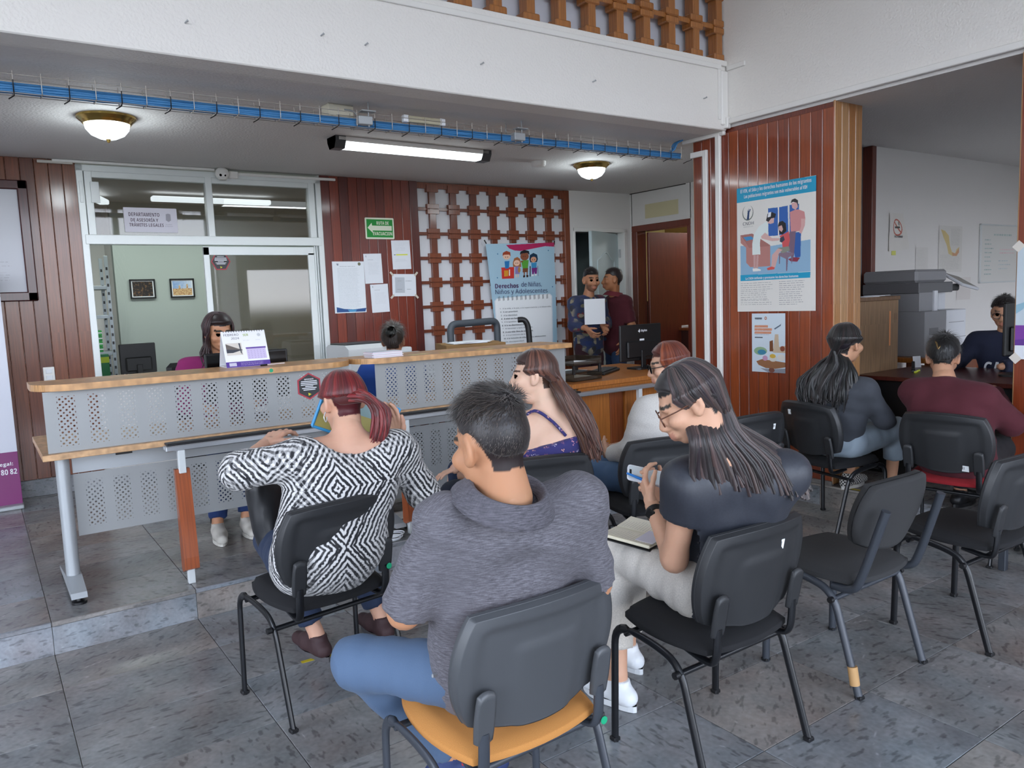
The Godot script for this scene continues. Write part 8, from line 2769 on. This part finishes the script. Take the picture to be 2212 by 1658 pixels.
	var cc := thing("clerk_stool", "office stool under the clerk in blue", "stool", V(2.6, FLOOR2, -5.45))
	bx("seat", V(-0.22, 0.32, -0.22), V(0.22, 0.39, 0.22), M.seat_black, cc, 0.02)
	obj("column", tubem([V(0, 0.0, 0), V(0, 0.32, 0)], 0.03, 10), M.black, cc)

	# 11 and 12 two men talking by the doors
	h = V(5.60, 1.722, -6.52)
	face = V(-0.30, -0.10, 0.95)
	t = person("standing man with moustache and colourful patterned shirt holding a white sheet by the door", V(5.60, FLOOR2, -6.58), {
		"pel": V(5.61, 1.06, -6.60), "chest": V(5.60, 1.38, -6.60), "neck": V(5.60, 1.56, -6.57), "head": h, "face": face,
		"shR": V(5.42, 1.48, -6.60), "shL": V(5.79, 1.48, -6.60), "elR": V(5.37, 1.24, -6.56), "elL": V(5.84, 1.24, -6.56), "wrR": V(5.385, 1.205, -6.36), "wrL": V(5.60, 1.215, -6.34),
		"hipR": V(5.52, 1.02, -6.60), "hipL": V(5.70, 1.02, -6.60), "knR": V(5.50, 0.60, -6.58), "knL": V(5.71, 0.60, -6.58), "anR": V(5.49, 0.25, -6.60), "anL": V(5.72, 0.25, -6.60), "toR": V(5.46, 0.195, -6.45), "toL": V(5.73, 0.195, -6.45)},
		{"w": 1.02, "hs": 1.06, "skin": "b07a5a", "cell": 0.018, "fine": 0.006, "eyes": true, "beard": 0.45, "scalp": lin("120d0b"), "hands": [["R", V(0.1, -0.6, 0.7), V(0.6, 0, 0.2), V(0.3, 0.6, 0.5), 0.8], ["L", V(-0.2, -0.5, 0.7), V(-0.6, 0, 0.2), V(-0.3, 0.6, 0.5), 0.8]],
		"top": {"mat": cloth_mat("c9c9c9", 0.85, M.collage, 2.2), "sleeves": [1.7, 1.7], "loose": 0.016, "hem": -0.05}, "trousers": {"mat": cloth_mat("3a1420", 0.85)}, "shoe": [M.black, M.black]})
	short_hair(t, h, head_basis(face), 1.06, lin("0f0b0a"), 0.014, 0.004, 1500, {"light": lin("2c2420"), "front": 0.45})
	var ps := obj("held_sheet", box(V(0.235, 0.27, 0.002), 0.0), M.paper)
	ps.position = V(5.45, 1.385, -6.30)
	ps.rotation.y = -0.35
	tag(ps, "white sheet of paper held by the man in the patterned shirt", "paper")
	h = V(5.895, 1.722, -6.50)
	face = V(-0.80, 0.0, -0.55)
	t = person("standing man in a dark red polo shirt and jeans, back turned, by the door", V(5.99, FLOOR2, -6.56), {
		"pel": V(6.0, 1.06, -6.58), "chest": V(6.0, 1.38, -6.56), "neck": V(5.945, 1.555, -6.53), "head": h, "face": face,
		"shL": V(5.98, 1.47, -6.40), "shR": V(6.06, 1.47, -6.72), "elL": V(6.01, 1.20, -6.33), "elR": V(6.08, 1.20, -6.80), "wrL": V(5.85, 1.055, -6.30), "wrR": V(5.88, 1.10, -6.8),
		"hipL": V(5.98, 1.02, -6.50), "hipR": V(6.03, 1.02, -6.67), "knL": V(5.95, 0.60, -6.50), "knR": V(6.03, 0.60, -6.68), "anL": V(5.97, 0.25, -6.50), "anR": V(6.05, 0.25, -6.68), "toL": V(5.85, 0.195, -6.55), "toR": V(5.93, 0.195, -6.75)},
		{"w": 1.06, "hs": 1.05, "skin": "a9714f", "cell": 0.018, "fine": 0.007, "scalp": lin("1c120d"), "hands": [["L", V(-0.45, -0.9, 0.1), V(-0.4, 0.2, -0.8), V(-0.6, -0.1, 0.5), 0.3]],
		"top": {"mat": cloth_mat("551523", 0.9), "sleeves": [0.85, 0.85], "loose": 0.018, "belly": 0.115, "hem": -0.04}, "trousers": {"mat": cloth_mat("2c4468", 0.85)}, "shoe": [M.black, M.black]})
	short_hair(t, h, head_basis(face), 1.05, lin("20150f"), 0.010, 0.004, 1200, {"light": lin("3c2c22")})
	obj("bracelet", tubem(smooth_path([V(5.862, 1.075, -6.272) - t.position, V(5.88, 1.07, -6.30) - t.position, V(5.864, 1.06, -6.33) - t.position], 4), 0.005, 6), M.paper, t)
	collar(t, V(5.945, 1.555, -6.53), V(0.15, 0.95, 0.12), 0.066, cloth_mat("7a2a34", 0.9))

	# 13 woman in the yellow room
	h = V(8.1, 1.637, -7.85)
	face = V(0.75, -0.15, 0.55)
	t = person("woman in a dark navy top with earrings in the yellow room beyond the wooden door", V(8.05, FLOOR2, -7.9), {
		"pel": V(8.03, 1.0, -7.92), "chest": V(8.04, 1.28, -7.91), "neck": V(8.07, 1.48, -7.89), "head": h, "face": face,
		"shL": V(8.15, 1.38, -8.05), "shR": V(7.93, 1.38, -7.76), "elL": V(8.22, 1.15, -8.0), "elR": V(8.0, 1.12, -7.68), "wrL": V(8.3, 1.1, -7.8), "wrR": V(8.15, 1.05, -7.55),
		"hipL": V(8.08, 0.96, -7.98), "hipR": V(7.98, 0.96, -7.86), "knL": V(8.08, 0.56, -7.98), "knR": V(7.98, 0.56, -7.86), "anL": V(8.08, 0.25, -7.98), "anR": V(7.98, 0.25, -7.86)},
		{"w": 1.05, "skin": "7e523c", "cell": 0.02, "fine": 0.009, "scalp": lin("0c0908"), "top": {"mat": cloth_mat("161a2c", 0.9), "sleeves": [1.5, 1.5], "loose": 0.014}, "trousers": {"mat": black_cloth}})
	short_hair(t, h, head_basis(face), 1.02, lin("0d0a09"), 0.014, 0.010, 800, {"long_len": 0.04, "short_len": 0.03, "nape": -0.8})
	bn = MB.new()
	bn.ellipsoid(h + head_basis(face) * V(0.0, -0.01, 0.125) - t.position, V(0.035, 0.04, 0.035), Basis(), 12, 8)
	for i in bn.c.size():
		bn.c[i] = lin("0d0a09")
	obj("hair_bun", bn.mesh(), M.hair, t)

func checker_mat() -> StandardMaterial3D:
	var im := Image.create(64, 64, false, Image.FORMAT_RGB8)
	for y in 64:
		for x in 64:
			im.set_pixel(x, y, hexc("d9d7d2") if (x / 8 + y / 8) % 2 else hexc("1c1c20"))
	var m := mat(Color.WHITE, 0.7)
	return tri_tex(m, ImageTexture.create_from_image(im), Vector3.ONE * 11.0, false)

func collar(t: Node3D, at: Vector3, axis: Vector3, r: float, m: Material) -> void:
	at -= t.position
	var up := axis.normalized()
	var fw := Vector3(0, 0, -1)
	fw = (fw - up * fw.dot(up)).normalized()
	var sd := fw.cross(up)
	var b := MB.new()
	var n := 40
	var prof := [[0.0, 0.008], [0.010, 0.032], [0.018, 0.034], [0.040, 0.0], [0.046, -0.016], [0.038, -0.012], [0.012, 0.012]]
	for i in n + 1:
		var a := lerpf(-2.55, 2.55, float(i) / n) + PI
		var dirn := fw * cos(a) + sd * sin(a)
		var flare := 1.0 + 0.5 * pow(absf(float(i) / n * 2.0 - 1.0), 3.0)
		for q in prof:
			b.vert(at + dirn * (r + q[0] * flare) + up * (q[1] - 0.006 * (flare - 1.0) * 3.0), Vector3.ZERO)
	var pn := prof.size()
	for i in n:
		for k in pn:
			var a0 := i * pn + k
			var a1 := i * pn + (k + 1) % pn
			b.ix.append_array(PackedInt32Array([a0, a1, a1 + pn, a0, a1 + pn, a0 + pn]))
	smooth_normals(b)
	obj("collar", b.mesh(), m, t)

func glasses(t: Node3D, h: Vector3, hb: Basis, m: Material, dark := false) -> void:
	h -= t.position
	for s in [-1.0, 1.0]:
		var ring := []
		for k in 21:
			var a := TAU * k / 20
			ring.append(h + hb * V(0.034 * s + 0.027 * cos(a), 0.0 + 0.023 * sin(a), -0.104 - 0.004 * cos(a) * s * 0.0))
		obj("lens_rim", tubem(ring, 0.0022, 6), m, t)
		obj("temple", tubem(smooth_path([h + hb * V(0.061 * s, 0.008, -0.103), h + hb * V(0.078 * s, 0.008, -0.05), h + hb * V(0.083 * s, 0.008, 0.01), h + hb * V(0.082 * s, -0.015, 0.03)], 4), 0.0024, 6), m, t)
		if dark:
			var b := MB.new()
			b.ellipsoid(h + hb * V(0.034 * s, 0, -0.104), V(0.026, 0.022, 0.002), hb, 14, 8)
			obj("lens", b.mesh(), M.black_gloss, t)
	obj("bridge", tubem([h + hb * V(-0.008, 0.006, -0.106), h + hb * V(0.008, 0.006, -0.106)], 0.0022, 6), m, t)

func bag(at: Vector3) -> void:
	var b := thing("small_handbag", "small shiny black handbag on the lap of the woman in light jeans", "bag", at, 0.3)
	var f := Field.new()
	f.k = 0.03
	f.bone(V(-0.06, 0, 0), V(0.06, 0, 0.02), 0.035, 0.04)
	f.bone(V(-0.04, -0.02, 0.03), V(0.06, -0.015, 0.04), 0.03, 0.03)
	var mb := MB.new()
	f.build(mb, 0.012, folds(0.008, 24.0, V(1, 0.3, 0), 2.0))
	obj("pouch", mb.mesh(), M.black_gloss, b)
	obj("purse_strap", tubem(smooth_path([V(-0.06, 0.03, 0), V(-0.08, 0.09, -0.03), V(-0.10, 0.12, -0.04)], 4), 0.006, 6), mat(hexc("7a2450"), 0.5), b)

# ---------------------------------------------------------------- things people hold, things on the floor
func make_small_things() -> void:
	# folder with blue edges held by the woman with the red ponytail
	var c := [V(1.13, 1.055, -3.13), V(1.44, 0.915, -3.11), V(1.525, 1.085, -3.10), V(1.20, 1.215, -3.12)]
	var fo := thing("plastic_folder", "translucent plastic folder with blue edges held up by the woman with the red ponytail", "folder", c[0])
	var o: Vector3 = c[0]
	var b := MB.new()
	var nn: Vector3 = (c[1] - c[0]).cross(c[3] - c[0]).normalized()
	for s in [0.0, 1.0]:
		var d: Vector3 = nn * 0.004 * float(s)
		if s > 0:
			b.quad(c[0] - o + d, c[1] - o + d, c[2] - o + d, c[3] - o + d)
		else:
			b.quad(c[1] - o + d, c[0] - o + d, c[3] - o + d, c[2] - o + d)
	obj("sleeve", b.mesh(), mat(hexc("a39a5c"), 0.3), fo)
	for k in 4:
		obj("blue_edge", tubem([c[k] - o + nn * 0.002, c[(k + 1) % 4] - o + nn * 0.002], 0.007 if k != 2 else 0.004, 6), mat(hexc("3f9ad2"), 0.35), fo)
	var bl := MB.new()
	bl.quad(c[3].lerp(c[0], 0.42) - o + nn * 0.0045, c[2].lerp(c[1], 0.42) - o + nn * 0.0045, c[2].lerp(c[1], 0.03) - o + nn * 0.0045, c[3].lerp(c[0], 0.03) - o + nn * 0.0045)
	obj("blue_sheet", bl.mesh(), mat(hexc("7f9a9c"), 0.4), fo)
	# phone, pen and notebook of the woman in black
	var ph := thing("mobile_phone", "mobile phone with a bright screen in the hands of the woman in black", "phone", V(1.962, 0.892, -2.005))
	ph.basis = Basis(V(0.78, -0.25, 0.57), V(-0.35, 0.5, -0.79).normalized(), V(-0.1, 0.83, 0.55).normalized()).orthonormalized()
	obj("case", slab(round_rect(0.145, 0.072, 0.012), -0.004, 0.004), M.paper, ph)
	obj("screen", slab(round_rect(0.136, 0.064, 0.009), 0.004, 0.0046), mat(hexc("d3dde0"), 0.15), ph)
	bx("camera_notch", V(-0.066, -0.012, 0.0046), V(-0.058, 0.012, 0.005), M.black, ph, 0.0)
	var pe := thing("blue_pen", "blue-capped pen in the hand of the woman in black", "pen", V(1.905, 0.90, -2.01))
	pe.basis = Basis(V(0.75, -0.42, 0.5).normalized(), Vector3.UP, V(0, 0, 1)).orthonormalized()
	obj("cap", tubem([V(-0.03, 0, 0), V(0.03, 0, 0)], [0.004, 0.0055], 8), mat(hexc("2f7fd0"), 0.3), pe)
	obj("barrel", tubem([V(0.03, 0, 0), V(0.11, 0, 0)], 0.004, 8), mat(hexc("cfd6dc"), 0.2), pe)
	var nb := thing("open_notebook", "open notebook with handwritten pages on the knees of the woman in black", "notebook", V(2.0, 0.648, -2.09), 0.15)
	nb.basis = Basis(Vector3.UP, 0.35) * Basis(Vector3.RIGHT, 0.10)
	var np := Pic.new(128, 170, hexc("ece6d2"))
	for k in 15:
		np.lines(90, 80 + k * 56, 800, 1, 20, 9, hexc("7c7a72"), 0.35)
	bx("cover", V(-0.13, -0.006, -0.105), V(0.13, -0.002, 0.105), M.black, nb, 0.001)
	for s in [-1.0, 1.0]:
		obj("page_block", box(V(0.124, 0.012, 0.20), 0.003), mat(hexc("e6dfc6"), 0.7), nb, V(0.063 * s, 0.004, 0)).rotation.z = 0.06 * s
		var pg := obj("page", sheet(0.12, 0.195, null, 0.001), np.mat(), nb, V(0.063 * s, 0.0105, 0))
		pg.basis = Basis(Vector3.FORWARD, -0.06 * s) * Basis(Vector3.RIGHT, -PI / 2)
	bx("loose_slip", V(-0.10, 0.0135, 0.03), V(0.02, 0.0145, 0.10), mat(hexc("d9d6e2"), 0.6), nb, 0.0)
	# phone of the woman in white
	var p2 := thing("dark_phone", "dark mobile phone in the hands of the woman in white", "phone", V(2.905, 0.672, -3.345))
	p2.basis = Basis(Vector3.UP, 0.6) * Basis(Vector3.RIGHT, -1.2)
	obj("case", slab(round_rect(0.075, 0.15, 0.012), -0.004, 0.004), M.black, p2)
	obj("screen", slab(round_rect(0.066, 0.138, 0.008), 0.004, 0.0046), M.black_gloss, p2)
	# black bag on the lap of the woman with the red ponytail
	var bg := thing("black_bag", "black leather bag hanging beside the knee of the woman with the red ponytail", "bag", V(0.935, 0.70, -3.27))
	var f := Field.new()
	f.k = 0.04
	f.bone(V(-0.01, 0.10, 0), V(0.03, -0.13, 0.01), 0.05, 0.07)
	f.bone(V(0.06, 0.08, -0.03), V(0.08, -0.12, -0.02), 0.05, 0.06)
	b = MB.new()
	f.build(b, 0.014, folds(0.012, 12.0, V(1, 0, 0), 4.0))
	obj("pouch", b.mesh(), cloth_mat("26272a", 0.45), bg)
	obj("shoulder_strap", tubem(smooth_path([V(0.0, 0.12, 0), V(0.03, 0.2, 0.05), V(0.08, 0.16, 0.0)], 5), 0.008, 6), M.black, bg)
	# yellow tape on the floor, cords at the step
	for k in 2:
		var ty := obj("floor_tape", box(V(0.075, 0.0012, 0.022), 0.0), mat(hexc("c9b21c"), 0.6))
		ty.position = V([1.085, 1.20][k], 0.0008, [-3.232, -3.215][k])
		ty.rotation.y = -0.05
		tag(ty, ["left strip of yellow floor tape under the front chair", "right strip of yellow floor tape under the front chair"][k], "tape", "yellow floor tape")
	var sp := obj("step_tape", box(V(0.03, 0.0012, 0.14), 0.0), mat(hexc("b8a424"), 0.6))
	sp.position = V(4.885, FLOOR2 + 0.0018, -2.97)
	tag(sp, "yellow warning tape on the edge of the right-hand step", "tape")
	var oc := thing("orange_cord", "orange extension cord on the platform at the foot of the right counter", "cord", V(2.2, FLOOR2, -4.25))
	obj("cord", tubem(smooth_path([V(-0.08, 0.008, -0.02), V(0.0, 0.007, 0.03), V(0.1, 0.007, 0.055), V(0.25, 0.007, 0.02), V(0.5, 0.007, -0.03)], 6), 0.0065, 8), mat(hexc("d9541e"), 0.5), oc)
	obj("plug", box(V(0.04, 0.018, 0.02), 0.004), M.black, oc, V(-0.09, 0.010, -0.025))
	var wc := thing("white_cable_coil", "coil of white cable on the platform behind the chair with the green dot", "cable", V(1.93, FLOOR2, -4.13))
	for k in 4:
		var ring := []
		for i in 25:
			var a := TAU * i / 24
			ring.append(V(0.06 * cos(a) + 0.008 * k, 0.006 + 0.009 * k, 0.045 * sin(a) + 0.006 * sin(k * 2.0)))
		obj("loop", tubem(ring, 0.0035, 6), M.paper, wc)
